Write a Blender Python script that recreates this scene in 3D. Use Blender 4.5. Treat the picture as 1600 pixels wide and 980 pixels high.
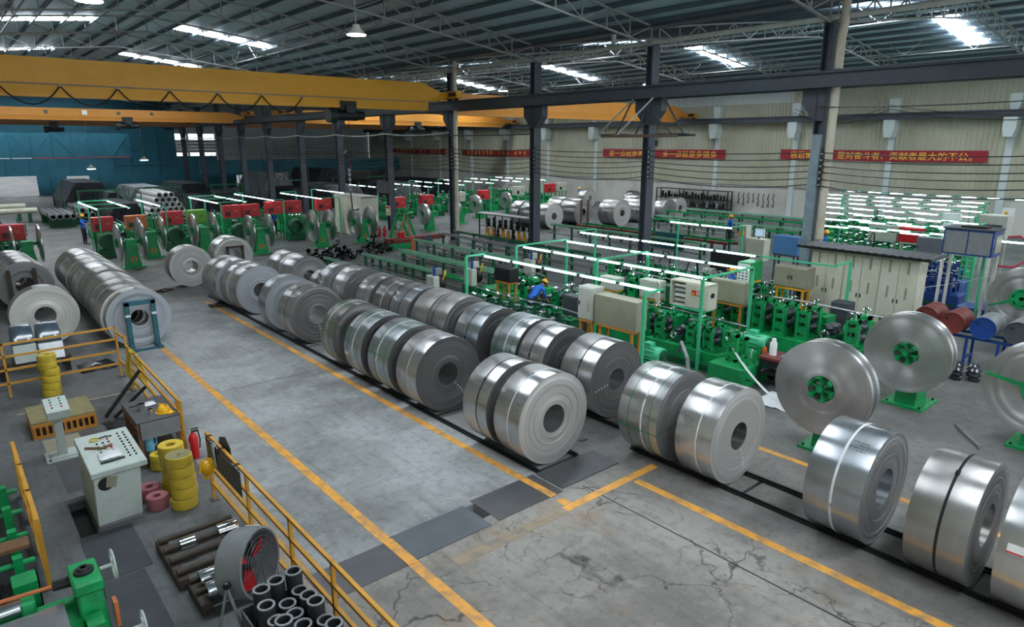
import bpy, bmesh, math, random
from mathutils import Vector, Matrix
PI = math.pi
R = random.Random(7)
scene = bpy.context.scene
for o in list(bpy.data.objects): bpy.data.objects.remove(o, do_unlink=True)
COL = scene.collection

# ---------------- camera ----------------
cam_d = bpy.data.cameras.new('camera'); cam = bpy.data.objects.new('camera', cam_d); COL.objects.link(cam)
cam.location = (0, 0, 5.8)
cam.rotation_euler = (math.radians(90-14.347), 0, math.radians(-40.567))
cam_d.sensor_width = 36.0; cam_d.lens = 23.4; cam_d.clip_end = 400
scene.camera = cam

# ---------------- world (overcast daylight by the end doorway and the unseen near end, left open for fill) ----------------
W = bpy.data.worlds.new('overcast_sky'); scene.world = W; W.use_nodes = True
wn = W.node_tree.nodes; wl = W.node_tree.links
wbg = wn['Background']; wbg.inputs['Color'].default_value = (0.86, 0.94, 1.0, 1); wbg.inputs['Strength'].default_value = 1.55

# ---------------- view ----------------
vs = scene.view_settings
vs.view_transform = 'Standard'; vs.look = 'None'; vs.gamma = 1.0; vs.use_curve_mapping = False
vs.exposure = 0.0
SKYLIGHT = 38.0
TUBE = 9.0
LAMP = 30.0

# ---------------- materials ----------------
MATS = {}
def hexc(c):
    return tuple(((v/255)/12.92 if v/255 <= .04045 else ((v/255+.055)/1.055)**2.4) for v in c) + (1,)
def mat(name, rgb, rough=.5, metal=0., var=.12, scale=6., bump=0., spec=.5, dirt=None, dscale=1.5, damt=.5, rnd=0.):
    """procedural surface: colour varied by noise, optional dirt colour, optional fine bump"""
    m = bpy.data.materials.new(name); m.use_nodes = True; MATS[name] = m
    nt = m.node_tree; n = nt.nodes; l = nt.links; b = n['Principled BSDF']
    b.inputs['Roughness'].default_value = rough; b.inputs['Metallic'].default_value = metal
    b.inputs['Specular IOR Level'].default_value = spec
    tc = n.new('ShaderNodeTexCoord'); nz = n.new('ShaderNodeTexNoise'); nz.inputs['Scale'].default_value = scale
    nz.inputs['Detail'].default_value = 5; l.new(tc.outputs['Object'], nz.inputs['Vector'])
    c = hexc(rgb)
    hs = n.new('ShaderNodeHueSaturation'); hs.inputs['Color'].default_value = c
    mr = n.new('ShaderNodeMapRange'); mr.inputs['From Min'].default_value = .25; mr.inputs['From Max'].default_value = .75
    mr.inputs['To Min'].default_value = 1-var; mr.inputs['To Max'].default_value = 1+var
    l.new(nz.outputs['Fac'], mr.inputs['Value'])
    val = mr.outputs['Result']
    if rnd:
        oi = n.new('ShaderNodeObjectInfo'); r2 = n.new('ShaderNodeMapRange')
        r2.inputs['To Min'].default_value = 1-rnd; r2.inputs['To Max'].default_value = 1+rnd
        l.new(oi.outputs['Random'], r2.inputs['Value'])
        mu = n.new('ShaderNodeMath'); mu.operation = 'MULTIPLY'; l.new(val, mu.inputs[0]); l.new(r2.outputs['Result'], mu.inputs[1]); val = mu.outputs[0]
    l.new(val, hs.inputs['Value'])
    out = hs.outputs['Color']
    if dirt:
        n2 = n.new('ShaderNodeTexNoise'); n2.inputs['Scale'].default_value = dscale; n2.inputs['Detail'].default_value = 8; n2.inputs['Roughness'].default_value = .65
        l.new(tc.outputs['Object'], n2.inputs['Vector'])
        m2 = n.new('ShaderNodeMapRange'); m2.inputs['From Min'].default_value = .45; m2.inputs['From Max'].default_value = .7; m2.inputs['To Max'].default_value = damt
        l.new(n2.outputs['Fac'], m2.inputs['Value'])
        mx = n.new('ShaderNodeMix'); mx.data_type = 'RGBA'; l.new(m2.outputs['Result'], mx.inputs[0]); l.new(out, mx.inputs[6]); mx.inputs[7].default_value = hexc(dirt)
        out = mx.outputs[2]
    l.new(out, b.inputs['Base Color'])
    if bump:
        bp = n.new('ShaderNodeBump'); bp.inputs['Strength'].default_value = bump; bp.inputs['Distance'].default_value = .01
        l.new(nz.outputs['Fac'], bp.inputs['Height']); l.new(bp.outputs['Normal'], b.inputs['Normal'])
    return m
def emit(name, rgb, strength):
    m = bpy.data.materials.new(name); m.use_nodes = True; MATS[name] = m
    b = m.node_tree.nodes['Principled BSDF']; c = hexc(rgb)
    b.inputs['Base Color'].default_value = (.8, .8, .8, 1); b.inputs['Emission Color'].default_value = c; b.inputs['Emission Strength'].default_value = strength
    return m

mat('painted_yellow', (208, 150, 46), .55, dirt=(120, 100, 70), dscale=3, damt=.45, var=.1)
mat('crane_yellow', (236, 168, 30), .45, var=.05, scale=2)
mat('crane_brown', (150, 100, 58), .55, var=.1, scale=2)
mat('hoist_dark', (32, 46, 44), .5, var=.2)
mat('pale_green', (126, 184, 152), .5, var=.1, scale=4, dirt=(90, 120, 104), dscale=3, damt=.5)
mat('crane_orange', (200, 134, 52), .5, var=.06, scale=2)
mat('steel_dark', (66, 74, 84), .55, .0, var=.15, scale=3, dirt=(72, 58, 48), dscale=1.2, damt=.5)
mat('steel_truss', (150, 152, 150), .55, .2, var=.2, scale=4)
mat('purlin', (84, 98, 108), .6, var=.12, scale=2)
mat('pipe_white', (205, 205, 200), .45, var=.08, dirt=(150, 140, 125), dscale=1, damt=.5)
mat('pipe_cream', (205, 196, 176), .5, var=.08, dirt=(150, 135, 115), dscale=1, damt=.5)
mat('green', (16, 152, 84), .42, var=.16, scale=5, dirt=(20, 60, 44), dscale=4, damt=.45, rnd=.12)
mat('green_light', (70, 190, 140), .45, var=.1, scale=5, rnd=.08)
mat('green_dark', (14, 92, 58), .5, var=.2, scale=6, dirt=(20, 36, 30), dscale=3, damt=.6)
mat('blue', (24, 66, 140), .45, var=.14, dirt=(20, 36, 60), dscale=3, damt=.4)
mat('blue_wall', (46, 114, 134), .6, var=.15, scale=.35, dirt=(28, 74, 94), dscale=.25, damt=.7)
mat('blue_wall_dark', (46, 114, 134), .6, var=.15, scale=.3, dirt=(28, 74, 94), dscale=.3, damt=.7)
mat('teal_stand', (38, 98, 110), .5, var=.12, dirt=(40, 50, 50), dscale=4, damt=.5)
mat('red_cab', (200, 46, 54), .4, var=.1, rnd=.12)
mat('red', (196, 24, 34), .35, var=.1)
mat('rust_red', (118, 48, 42), .55, var=.2, dirt=(80, 40, 34), dscale=3)
mat('rust_brown', (96, 76, 66), .6, var=.2, dirt=(64, 56, 54), dscale=3)
mat('duct_blue', (132, 148, 158), .5, var=.12, dirt=(96, 104, 110), dscale=2, damt=.5)
mat('blue_light', (84, 134, 186), .45, var=.08)
mat('lime', (110, 176, 60), .45, var=.1)
mat('cab_grey', (190, 192, 182), .45, var=.05, scale=2, dirt=(150, 148, 132), dscale=1.5, damt=.35)
mat('cab_olive', (150, 148, 128), .45, var=.08, scale=2, dirt=(120, 112, 92), dscale=1.5, damt=.5)
mat('cab_cream', (206, 206, 188), .5, var=.05, scale=1, dirt=(165, 155, 125), dscale=1.2, damt=.5)
mat('console_grey', (188, 198, 192), .5, var=.05, scale=3, dirt=(120, 128, 120), dscale=3, damt=.4)
mat('dark_grey', (70, 74, 78), .55, var=.15)
mat('mid_grey', (128, 132, 134), .5, var=.12)
mat('black', (24, 25, 27), .5, var=.2)
mat('black_gloss', (16, 18, 22), .25, var=.2)
mat('rubber', (32, 34, 38), .6, var=.15)
mat('roll_steel', (92, 94, 100), .28, .85, var=.25, scale=8, rnd=.25)
mat('chrome', (225, 228, 230), .12, 1., var=.04)
mat('bright_steel', (200, 202, 206), .25, .95, var=.1)
mat('tube_steel', (150, 152, 154), .4, .6, var=.15, rnd=.15)
mat('tube_dark', (56, 58, 64), .45, .5, var=.2, rnd=.2)
mat('tube_white', (206, 208, 206), .5, var=.06)
mat('white', (232, 234, 232), .5, var=.04)
mat('wall_white', (196, 196, 188), .8, var=.06, scale=.6, dirt=(150, 146, 136), dscale=.4, damt=.6)
mat('cladding', (178, 178, 158), .55, var=.05, scale=.5, dirt=(150, 146, 122), dscale=.35, damt=.6)
mat('cladding_pale', (196, 206, 206), .55, var=.05, scale=.5)
mat('banner_red', (150, 32, 46), .65, var=.08, scale=1.5)
mat('banner_gold', (246, 206, 84), .6, var=.05)
mat('tape_yellow', (206, 178, 52), .5, var=.1, scale=10, dirt=(120, 104, 48), dscale=5, damt=.5)
mat('tape_pink', (156, 92, 98), .55, var=.12, scale=8, dirt=(90, 66, 68), dscale=4, damt=.5)
mat('tape_top', (140, 132, 92), .6, var=.15, scale=9, dirt=(100, 92, 66), dscale=4, damt=.5)
mat('helmet', (236, 178, 20), .3, var=.05)
mat('wood', (112, 78, 52), .6, var=.25, scale=9, bump=.2)
mat('wood_dark', (66, 56, 48), .65, var=.25, scale=9, bump=.2)
mat('plate_steel', (88, 90, 94), .5, .35, var=.18, scale=2, dirt=(100, 84, 70), dscale=1.1, damt=.5)
mat('mat_dark', (52, 56, 62), .6, var=.12, scale=4, dirt=(90, 92, 92), dscale=1.2, damt=.3)
mat('plastic_film', (70, 84, 96), .15, var=.25, scale=5)
mat('film_white', (216, 220, 222), .3, var=.1, scale=4)
mat('skin', (205, 150, 120), .5, var=.05)
mat('shirt_blue', (22, 96, 190), .7, var=.1)
mat('trousers', (34, 38, 52), .75, var=.1)
mat('hair', (20, 18, 18), .6)
mat('bottle_blue', (118, 196, 226), .3, var=.05)
mat('strap_green', (30, 130, 70), .4, var=.08)
mat('strap_white', (226, 228, 230), .35, var=.04)
mat('strap_black', (26, 27, 30), .4, var=.1)
mat('marker', (40, 44, 52), .6)
mat('chalk', (240, 240, 240), .6)
mat('orange', (226, 96, 40), .5, var=.1)
mat('red_hose', (200, 60, 80), .4)
mat('copper_orange', (196, 110, 60), .5, var=.2)
emit('tube_light', (225, 246, 255), TUBE)
emit('lamp_light', (235, 246, 255), LAMP)
emit('skylight', (240, 248, 255), SKYLIGHT)
emit('lcd', (120, 170, 220), .8)

def coil_mats():
    for name, base, rough, tint in (('coil_side', .52, .295, (1, 1, 1)), ('coil_side_blue', .48, .295, (.94, 1, 1.06)), ('coil_side_dull', .44, .36, (1.02, 1, .96)), ('coil_side_dark', .36, .31, (1, .98, .95)), ('coil_side_bright', .66, .295, (1, 1, 1)), ('disc_face', .62, .36, (1, 1, 1)),
                                    ('coil_face_dark', .18, .42, (1, .98, .97)), ('coil_face_light', .52, .5, (1, .99, .95)), ('coil_face_mid', .30, .45, (1, 1, 1)), ('coil_face_bluish', .46, .45, (.92, .98, 1.05)), ('coil_face_white', .70, .55, (1, 1, .92))):
        m = bpy.data.materials.new(name); m.use_nodes = True; MATS[name] = m
        nt = m.node_tree; n = nt.nodes; l = nt.links; b = n['Principled BSDF']
        face = 'face' in name
        b.inputs['Metallic'].default_value = .55 if face else .92
        if name == 'disc_face':
            b.inputs['Metallic'].default_value = .95; b.inputs['Anisotropic'].default_value = .8; b.inputs['Anisotropic Rotation'].default_value = .25
            tg = n.new('ShaderNodeTangent'); tg.direction_type = 'RADIAL'; tg.axis = 'X'; l.new(tg.outputs['Tangent'], b.inputs['Tangent'])
        if 'side' in name:
            # rolled strip: fine grain runs round the coil, so highlights spread along the axis
            b.inputs['Anisotropic'].default_value = .8; b.inputs['Anisotropic Rotation'].default_value = .25
            tg = n.new('ShaderNodeTangent'); tg.direction_type = 'RADIAL'; tg.axis = 'Y'; l.new(tg.outputs['Tangent'], b.inputs['Tangent'])
        tc = n.new('ShaderNodeTexCoord')
        nz = n.new('ShaderNodeTexNoise'); nz.inputs['Detail'].default_value = 4
        if face:
            # fine concentric windings: noise of the radius
            sx = n.new('ShaderNodeSeparateXYZ'); l.new(tc.outputs['Object'], sx.inputs[0])
            vl = n.new('ShaderNodeVectorMath'); vl.operation = 'LENGTH'
            cx_ = n.new('ShaderNodeCombineXYZ')
            if name == 'disc_face': l.new(sx.outputs['Y'], cx_.inputs['X'])
            else: l.new(sx.outputs['X'], cx_.inputs['X'])
            l.new(sx.outputs['Z'], cx_.inputs['Y']); l.new(cx_.outputs[0], vl.inputs[0])
            oi = n.new('ShaderNodeObjectInfo')
            c2 = n.new('ShaderNodeCombineXYZ'); l.new(vl.outputs['Value'], c2.inputs['X'])
            mm = n.new('ShaderNodeMath'); mm.operation = 'MULTIPLY'; mm.inputs[1].default_value = 9; l.new(oi.outputs['Random'], mm.inputs[0]); l.new(mm.outputs[0], c2.inputs['Y'])
            l.new(c2.outputs[0], nz.inputs['Vector']); nz.inputs['Scale'].default_value = 26
        else:
            mp = n.new('ShaderNodeMapping'); mp.inputs['Scale'].default_value = (1.2, 5, 1.2); l.new(tc.outputs['Object'], mp.inputs[0]); l.new(mp.outputs[0], nz.inputs['Vector']); nz.inputs['Scale'].default_value = 1.3
        mr = n.new('ShaderNodeMapRange'); mr.inputs['From Min'].default_value = .3; mr.inputs['From Max'].default_value = .7
        v = (.05 if name == 'disc_face' else .14) if face else .07
        mr.inputs['To Min'].default_value = base*(1-v); mr.inputs['To Max'].default_value = base*(1+v)
        l.new(nz.outputs['Fac'], mr.inputs['Value'])
        cm = n.new('ShaderNodeMix'); cm.data_type = 'RGBA'; cm.blend_type = 'MULTIPLY'; cm.inputs[0].default_value = 1
        l.new(mr.outputs['Result'], cm.inputs[6]); cm.inputs[7].default_value = tint + (1,)
        l.new(cm.outputs[2], b.inputs['Base Color'])
        rr = n.new('ShaderNodeMapRange'); rr.inputs['To Min'].default_value = rough*.95; rr.inputs['To Max'].default_value = rough*1.08; l.new(nz.outputs['Fac'], rr.inputs['Value']); l.new(rr.outputs['Result'], b.inputs['Roughness'])
        if face:
            bp = n.new('ShaderNodeBump'); bp.inputs['Strength'].default_value = .25; bp.inputs['Distance'].default_value = .006; l.new(nz.outputs['Fac'], bp.inputs['Height']); l.new(bp.outputs['Normal'], b.inputs['Normal'])
coil_mats()

def floor_mat():
    m = bpy.data.materials.new('concrete_floor'); m.use_nodes = True; MATS['concrete'] = m
    nt = m.node_tree; n = nt.nodes; l = nt.links; b = n['Principled BSDF']; b.inputs['Specular IOR Level'].default_value = .28
    tc = n.new('ShaderNodeTexCoord'); P = tc.outputs['Object']
    def noise(sc, det=6, rough=.6, vec=P):
        z = n.new('ShaderNodeTexNoise'); z.inputs['Scale'].default_value = sc; z.inputs['Detail'].default_value = det; z.inputs['Roughness'].default_value = rough; l.new(vec, z.inputs['Vector']); return z.outputs['Fac']
    def rng(v, a, b_, c, d):
        z = n.new('ShaderNodeMapRange'); z.inputs['From Min'].default_value = a; z.inputs['From Max'].default_value = b_; z.inputs['To Min'].default_value = c; z.inputs['To Max'].default_value = d; l.new(v, z.inputs['Value']); return z.outputs['Result']
    def mix(f, a, b_, bl='MIX'):
        z = n.new('ShaderNodeMix'); z.data_type = 'RGBA'; z.blend_type = bl
        if isinstance(f, float): z.inputs[0].default_value = f
        else: l.new(f, z.inputs[0])
        for s, v in ((6, a), (7, b_)):
            if isinstance(v, tuple): z.inputs[s].default_value = v
            else: l.new(v, z.inputs[s])
        return z.outputs[2]
    def mathn(op, a, b_):
        z = n.new('ShaderNodeMath'); z.operation = op
        for i, v in enumerate((a, b_)):
            if isinstance(v, (int, float)): z.inputs[i].default_value = v
            else: l.new(v, z.inputs[i])
        return z.outputs[0]
    sp = n.new('ShaderNodeSeparateXYZ'); l.new(P, sp.inputs[0]); X, Y = sp.outputs['X'], sp.outputs['Y']
    # concrete zones: pale travelled aisle, browner slab in front, oily machine floors with shade painted in
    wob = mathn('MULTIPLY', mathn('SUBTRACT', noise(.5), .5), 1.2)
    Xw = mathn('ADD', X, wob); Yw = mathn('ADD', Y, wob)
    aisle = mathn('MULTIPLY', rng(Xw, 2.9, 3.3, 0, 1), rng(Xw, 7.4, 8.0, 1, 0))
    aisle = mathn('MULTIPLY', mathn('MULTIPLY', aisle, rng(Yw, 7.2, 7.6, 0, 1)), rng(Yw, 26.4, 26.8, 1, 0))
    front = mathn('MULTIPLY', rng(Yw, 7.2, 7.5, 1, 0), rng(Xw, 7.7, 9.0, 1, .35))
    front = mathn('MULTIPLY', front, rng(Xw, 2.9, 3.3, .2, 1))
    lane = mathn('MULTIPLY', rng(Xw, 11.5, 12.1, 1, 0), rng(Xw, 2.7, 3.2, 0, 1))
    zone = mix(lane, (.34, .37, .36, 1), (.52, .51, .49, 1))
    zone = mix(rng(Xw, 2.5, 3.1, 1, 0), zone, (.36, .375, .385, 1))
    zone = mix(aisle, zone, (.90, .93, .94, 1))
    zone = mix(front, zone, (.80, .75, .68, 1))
    c = hexc((168, 168, 168))
    c = mix(rng(noise(.35, 7), .42, .62, 0, .6), c, hexc((92, 92, 91)))
    c = mix(mathn('MULTIPLY', rng(noise(1.7, 8, .7), .52, .74, 0, .45), mathn('MAXIMUM', mathn('MAXIMUM', aisle, front), .3)), c, hexc((200, 202, 198)))
    c = mix(rng(noise(6, 8, .75), .5, .72, 0, .6), c, hexc((80, 82, 84)))
    c = mix(mathn('MULTIPLY', rng(noise(.8, 5), .55, .7, 0, .5), front), c, hexc((150, 118, 86)))
    mp = n.new('ShaderNodeMapping'); mp.inputs['Scale'].default_value = (3.5, .28, 1); l.new(P, mp.inputs[0])
    c = mix(rng(noise(1.6, 6, .65, mp.outputs[0]), .52, .72, 0, .4), c, hexc((88, 90, 92)))
    # cracks
    def cracks(scale, width, seed):
        mpp = n.new('ShaderNodeMapping'); mpp.inputs['Location'].default_value = (seed, seed*2, 0); l.new(P, mpp.inputs[0])
        nn = n.new('ShaderNodeTexNoise'); nn.inputs['Scale'].default_value = 1.6; nn.inputs['Detail'].default_value = 6; l.new(mpp.outputs[0], nn.inputs['Vector'])
        va = n.new('ShaderNodeVectorMath'); va.operation = 'MULTIPLY_ADD'; l.new(nn.outputs['Color'], va.inputs[0]); va.inputs[1].default_value = (1.1, 1.1, 0); l.new(mpp.outputs[0], va.inputs[2])
        fl = n.new('ShaderNodeVectorMath'); fl.operation = 'MULTIPLY'; fl.inputs[1].default_value = (1, 1, 0); l.new(va.outputs[0], fl.inputs[0])
        vo = n.new('ShaderNodeTexVoronoi'); vo.feature = 'DISTANCE_TO_EDGE'; vo.inputs['Scale'].default_value = scale; l.new(fl.outputs[0], vo.inputs['Vector'])
        return rng(vo.outputs['Distance'], 0, width, 1, 0)
    cr = mathn('MAXIMUM', mathn('MULTIPLY', cracks(.55, .010, 3), rng(noise(.45, 2), .44, .52, 0, 1)), mathn('MULTIPLY', cracks(1.3, .014, 8), rng(noise(.6, 2), .54, .6, 0, .8)))
    crf = mathn('MULTIPLY', cr, mathn('MAXIMUM', mathn('MULTIPLY', front, .9), .25))
    c = mix(crf, c, hexc((56, 56, 56)))
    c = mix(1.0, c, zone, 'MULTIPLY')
    l.new(c, b.inputs['Base Color'])
    l.new(rng(noise(1.2, 5), .3, .7, .44, .66), b.inputs['Roughness'])
    bp = n.new('ShaderNodeBump'); bp.inputs['Strength'].default_value = .15; bp.inputs['Distance'].default_value = .02; l.new(noise(9, 6), bp.inputs['Height']); l.new(bp.outputs['Normal'], b.inputs['Normal'])
floor_mat()

def roof_mat():
    m = mat('roof_sheet', (196, 216, 228), .4, .1, var=.08, scale=.8, dirt=(176, 192, 200), dscale=.6, damt=.5)
    nt = m.node_tree; n = nt.nodes; l = nt.links; b = n['Principled BSDF']
    tc = n.new('ShaderNodeTexCoord'); wv = n.new('ShaderNodeTexWave'); wv.bands_direction = 'Y'; wv.inputs['Scale'].default_value = 1.6; l.new(tc.outputs['Object'], wv.inputs['Vector'])
    bp = n.new('ShaderNodeBump'); bp.inputs['Strength'].default_value = .4; bp.inputs['Distance'].default_value = .03; l.new(wv.outputs['Fac'], bp.inputs['Height']); l.new(bp.outputs['Normal'], b.inputs['Normal'])
roof_mat()
def checker_mat():
    m = mat('checker_plate', (104, 108, 114), .42, .45, var=.15, scale=2.5, dirt=(84, 86, 90), dscale=1.4, damt=.5)
    nt = m.node_tree; n = nt.nodes; l = nt.links; b = n['Principled BSDF']
    tc = n.new('ShaderNodeTexCoord'); mp = n.new('ShaderNodeMapping'); mp.inputs['Rotation'].default_value = (0, 0, PI/4); mp.inputs['Scale'].default_value = (22, 22, 22); l.new(tc.outputs['Object'], mp.inputs[0])
    ck = n.new('ShaderNodeTexChecker'); ck.inputs['Scale'].default_value = 1; l.new(mp.outputs[0], ck.inputs['Vector'])
    bp = n.new('ShaderNodeBump'); bp.inputs['Strength'].default_value = .5; bp.inputs['Distance'].default_value = .006; l.new(ck.outputs['Fac'], bp.inputs['Height']); l.new(bp.outputs['Normal'], b.inputs['Normal'])
checker_mat()
def paint_mat(name, rgb, wear):
    m = mat(name, rgb, .55, var=.08, scale=3, dirt=(110, 108, 104), dscale=4, damt=wear)
paint_mat('line_paint', (226, 160, 62), .75)
paint_mat('line_faded', (152, 134, 110), 1.0)

# ---------------- mesh helpers ----------------
class MB:
    def __init__(s): s.v = []; s.f = []
    def add(s, vs, fs):
        k = len(s.v); s.v += [tuple(p) for p in vs]; s.f += [tuple(i+k for i in f) for f in fs]; return s
    def bb(s, x0, x1, y0, y1, z0, z1):
        return s.add([(x0, y0, z0), (x1, y0, z0), (x1, y1, z0), (x0, y1, z0), (x0, y0, z1), (x1, y0, z1), (x1, y1, z1), (x0, y1, z1)],
                     [(0, 3, 2, 1), (4, 5, 6, 7), (0, 1, 5, 4), (1, 2, 6, 5), (2, 3, 7, 6), (3, 0, 4, 7)])
    def box(s, c, d, M=None):
        x, y, z = d[0]/2, d[1]/2, d[2]/2
        vs = [Vector((a*x, b*y, e*z)) for e in (-1, 1) for a, b in ((-1, -1), (1, -1), (1, 1), (-1, 1))]
        if M is not None: vs = [M @ p for p in vs]
        c = Vector(c)
        return s.add([p+c for p in vs], [(0, 3, 2, 1), (4, 5, 6, 7), (0, 1, 5, 4), (1, 2, 6, 5), (2, 3, 7, 6), (3, 0, 4, 7)])
    def bar(s, a, b, w, h=None, up=(0, 0, 1)):
        a, b = Vector(a), Vector(b); h = h or w; d = (b-a); L = d.length
        if L < 1e-6: return s
        d /= L; u = Vector(up)
        if abs(d.dot(u)) > .98: u = Vector((1, 0, 0))
        x = d.cross(u).normalized()*w/2; y = x.cross(d).normalized()*h/2
        vs = [p+q for p in (a, b) for q in (-x-y, x-y, x+y, -x+y)]
        return s.add(vs, [(0, 1, 2, 3), (7, 6, 5, 4), (0, 4, 5, 1), (1, 5, 6, 2), (2, 6, 7, 3), (3, 7, 4, 0)])
    def cyl(s, a, b, r0, r1=None, n=12, caps=True):
        a, b = Vector(a), Vector(b); r1 = r0 if r1 is None else r1; d = (b-a).normalized()
        u = Vector((0, 0, 1)) if abs(d.z) < .9 else Vector((1, 0, 0)); x = d.cross(u).normalized(); y = d.cross(x)
        vs = []
        for p, r in ((a, r0), (b, r1)):
            for i in range(n):
                t = 2*PI*i/n; vs.append(p+(x*math.cos(t)+y*math.sin(t))*r)
        fs = [(i, i+n, (i+1) % n+n, (i+1) % n) for i in range(n)]
        if caps: fs += [tuple(range(n)), tuple(range(2*n-1, n-1, -1))]
        return s.add(vs, fs)
    def tube(s, pts, r, n=6, closed=False):
        P = [Vector(p) for p in pts]; m = len(P); vs = []; fs = []; prev = None
        for i, p in enumerate(P):
            d = (P[(i+1) % m]-P[i-1]) if closed else (P[min(i+1, m-1)]-P[max(i-1, 0)])
            d.normalize()
            if prev is None:
                u = Vector((0, 0, 1)) if abs(d.z) < .9 else Vector((1, 0, 0)); x = d.cross(u).normalized()
            else:
                x = (prev-d*prev.dot(d)).normalized()
            prev = x; y = d.cross(x)
            for k in range(n):
                t = 2*PI*k/n; vs.append(p+(x*math.cos(t)+y*math.sin(t))*r)
        q = m if closed else m-1
        for i in range(q):
            for k in range(n):
                fs.append((i*n+k, i*n+(k+1) % n, ((i+1) % m)*n+(k+1) % n, ((i+1) % m)*n+k))
        if not closed: fs += [tuple(range(n-1, -1, -1)), tuple(range((m-1)*n, m*n))]
        return s.add(vs, fs)
    def torus(s, c, Rr, r, axis='z', n=20, m=6):
        c = Vector(c); pts = []
        for i in range(n):
            t = 2*PI*i/n; a, b = Rr*math.cos(t), Rr*math.sin(t)
            pts.append(c+Vector({'z': (a, b, 0), 'x': (0, a, b), 'y': (a, 0, b)}[axis]))
        return s.tube(pts, r, m, True)
    def lathe(s, prof, axis='z', n=32, c=(0, 0, 0), closed=False):
        """prof: (radius, height) list; closed joins last to first"""
        c = Vector(c); m = len(prof); vs = []; fs = []
        for i in range(n):
            t = 2*PI*i/n; cs, sn = math.cos(t), math.sin(t)
            for r, h in prof:
                vs.append(c+Vector({'z': (r*cs, r*sn, h), 'x': (h, r*cs, r*sn), 'y': (r*cs, h, r*sn)}[axis]))
        for i in range(n):
            for k in range(m if closed else m-1):
                a, b = k, (k+1) % m; j = (i+1) % n
                fs.append((i*m+a, j*m+a, j*m+b, i*m+b))
        return s.add(vs, fs)
    def prism(s, poly, axis, a, b):
        """extrude 2-D polygon along axis from a to b"""
        n = len(poly); f = {'x': lambda p, h: (h, p[0], p[1]), 'y': lambda p, h: (p[0], h, p[1]), 'z': lambda p, h: (p[0], p[1], h)}[axis]
        vs = [f(p, a) for p in poly]+[f(p, b) for p in poly]
        return s.add(vs, [tuple(range(n)), tuple(range(2*n-1, n-1, -1))]+[(i, i+n, (i+1) % n+n, (i+1) % n) for i in range(n)])
    def mesh(s, name, material, bevel=0., smooth=35):
        me = bpy.data.meshes.new(name); me.from_pydata(s.v, [], s.f)
        bm = bmesh.new(); bm.from_mesh(me)
        bmesh.ops.recalc_face_normals(bm, faces=bm.faces[:])
        if bevel:
            es = [e for e in bm.edges if len(e.link_faces) == 2 and e.calc_face_angle(0) > .6]
            bmesh.ops.bevel(bm, geom=es, offset=bevel, segments=1, affect='EDGES', clamp_overlap=True)
        bm.to_mesh(me); bm.free()
        if smooth:
            me.polygons.foreach_set('use_smooth', [True]*len(me.polygons)); me.set_sharp_from_angle(angle=math.radians(smooth))
        me.materials.append(MATS[material] if isinstance(material, str) else material)
        return me
    def obj(s, name, material, parent=None, loc=(0, 0, 0), rot=(0, 0, 0), bevel=0., smooth=35):
        return link(name, s.mesh(name, material, bevel, smooth), parent, loc, rot)
def link(name, me, parent=None, loc=(0, 0, 0), rot=(0, 0, 0)):
    o = bpy.data.objects.new(name, me); COL.objects.link(o); o.location = loc; o.rotation_euler = rot
    if parent is not None: o.parent = parent
    return o
def thing(name, label, cat, loc=(0, 0, 0), rz=0., group=None):
    o = bpy.data.objects.new(name, None); COL.objects.link(o); o.empty_display_size = .2
    o.location = loc; o.rotation_euler = (0, 0, rz)
    return tag(o, label, cat, group)
def tag(o, label, cat, group=None):
    o['label'] = label; o['category'] = cat
    if group: o['group'] = group
    return o
def struct(o, label=None):
    o['kind'] = 'structure'
    if label: o['label'] = label
    return o
def copy_tree(o, parent=None):
    c = o.copy(); COL.objects.link(c); c.parent = parent
    for ch in list(o.children): copy_tree(ch, c)
    return c
def dup(o, loc, rz=None, label=None, group=None):
    c = copy_tree(o); c.location = loc
    if rz is not None: c.rotation_euler = (0, 0, rz)
    if label: c['label'] = label
    if group: c['group'] = group
    return c
ORD = ['first', 'second', 'third', 'fourth', 'fifth', 'sixth', 'seventh', 'eighth', 'ninth', 'tenth', 'eleventh', 'twelfth', 'thirteenth', 'fourteenth', 'fifteenth']
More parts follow.
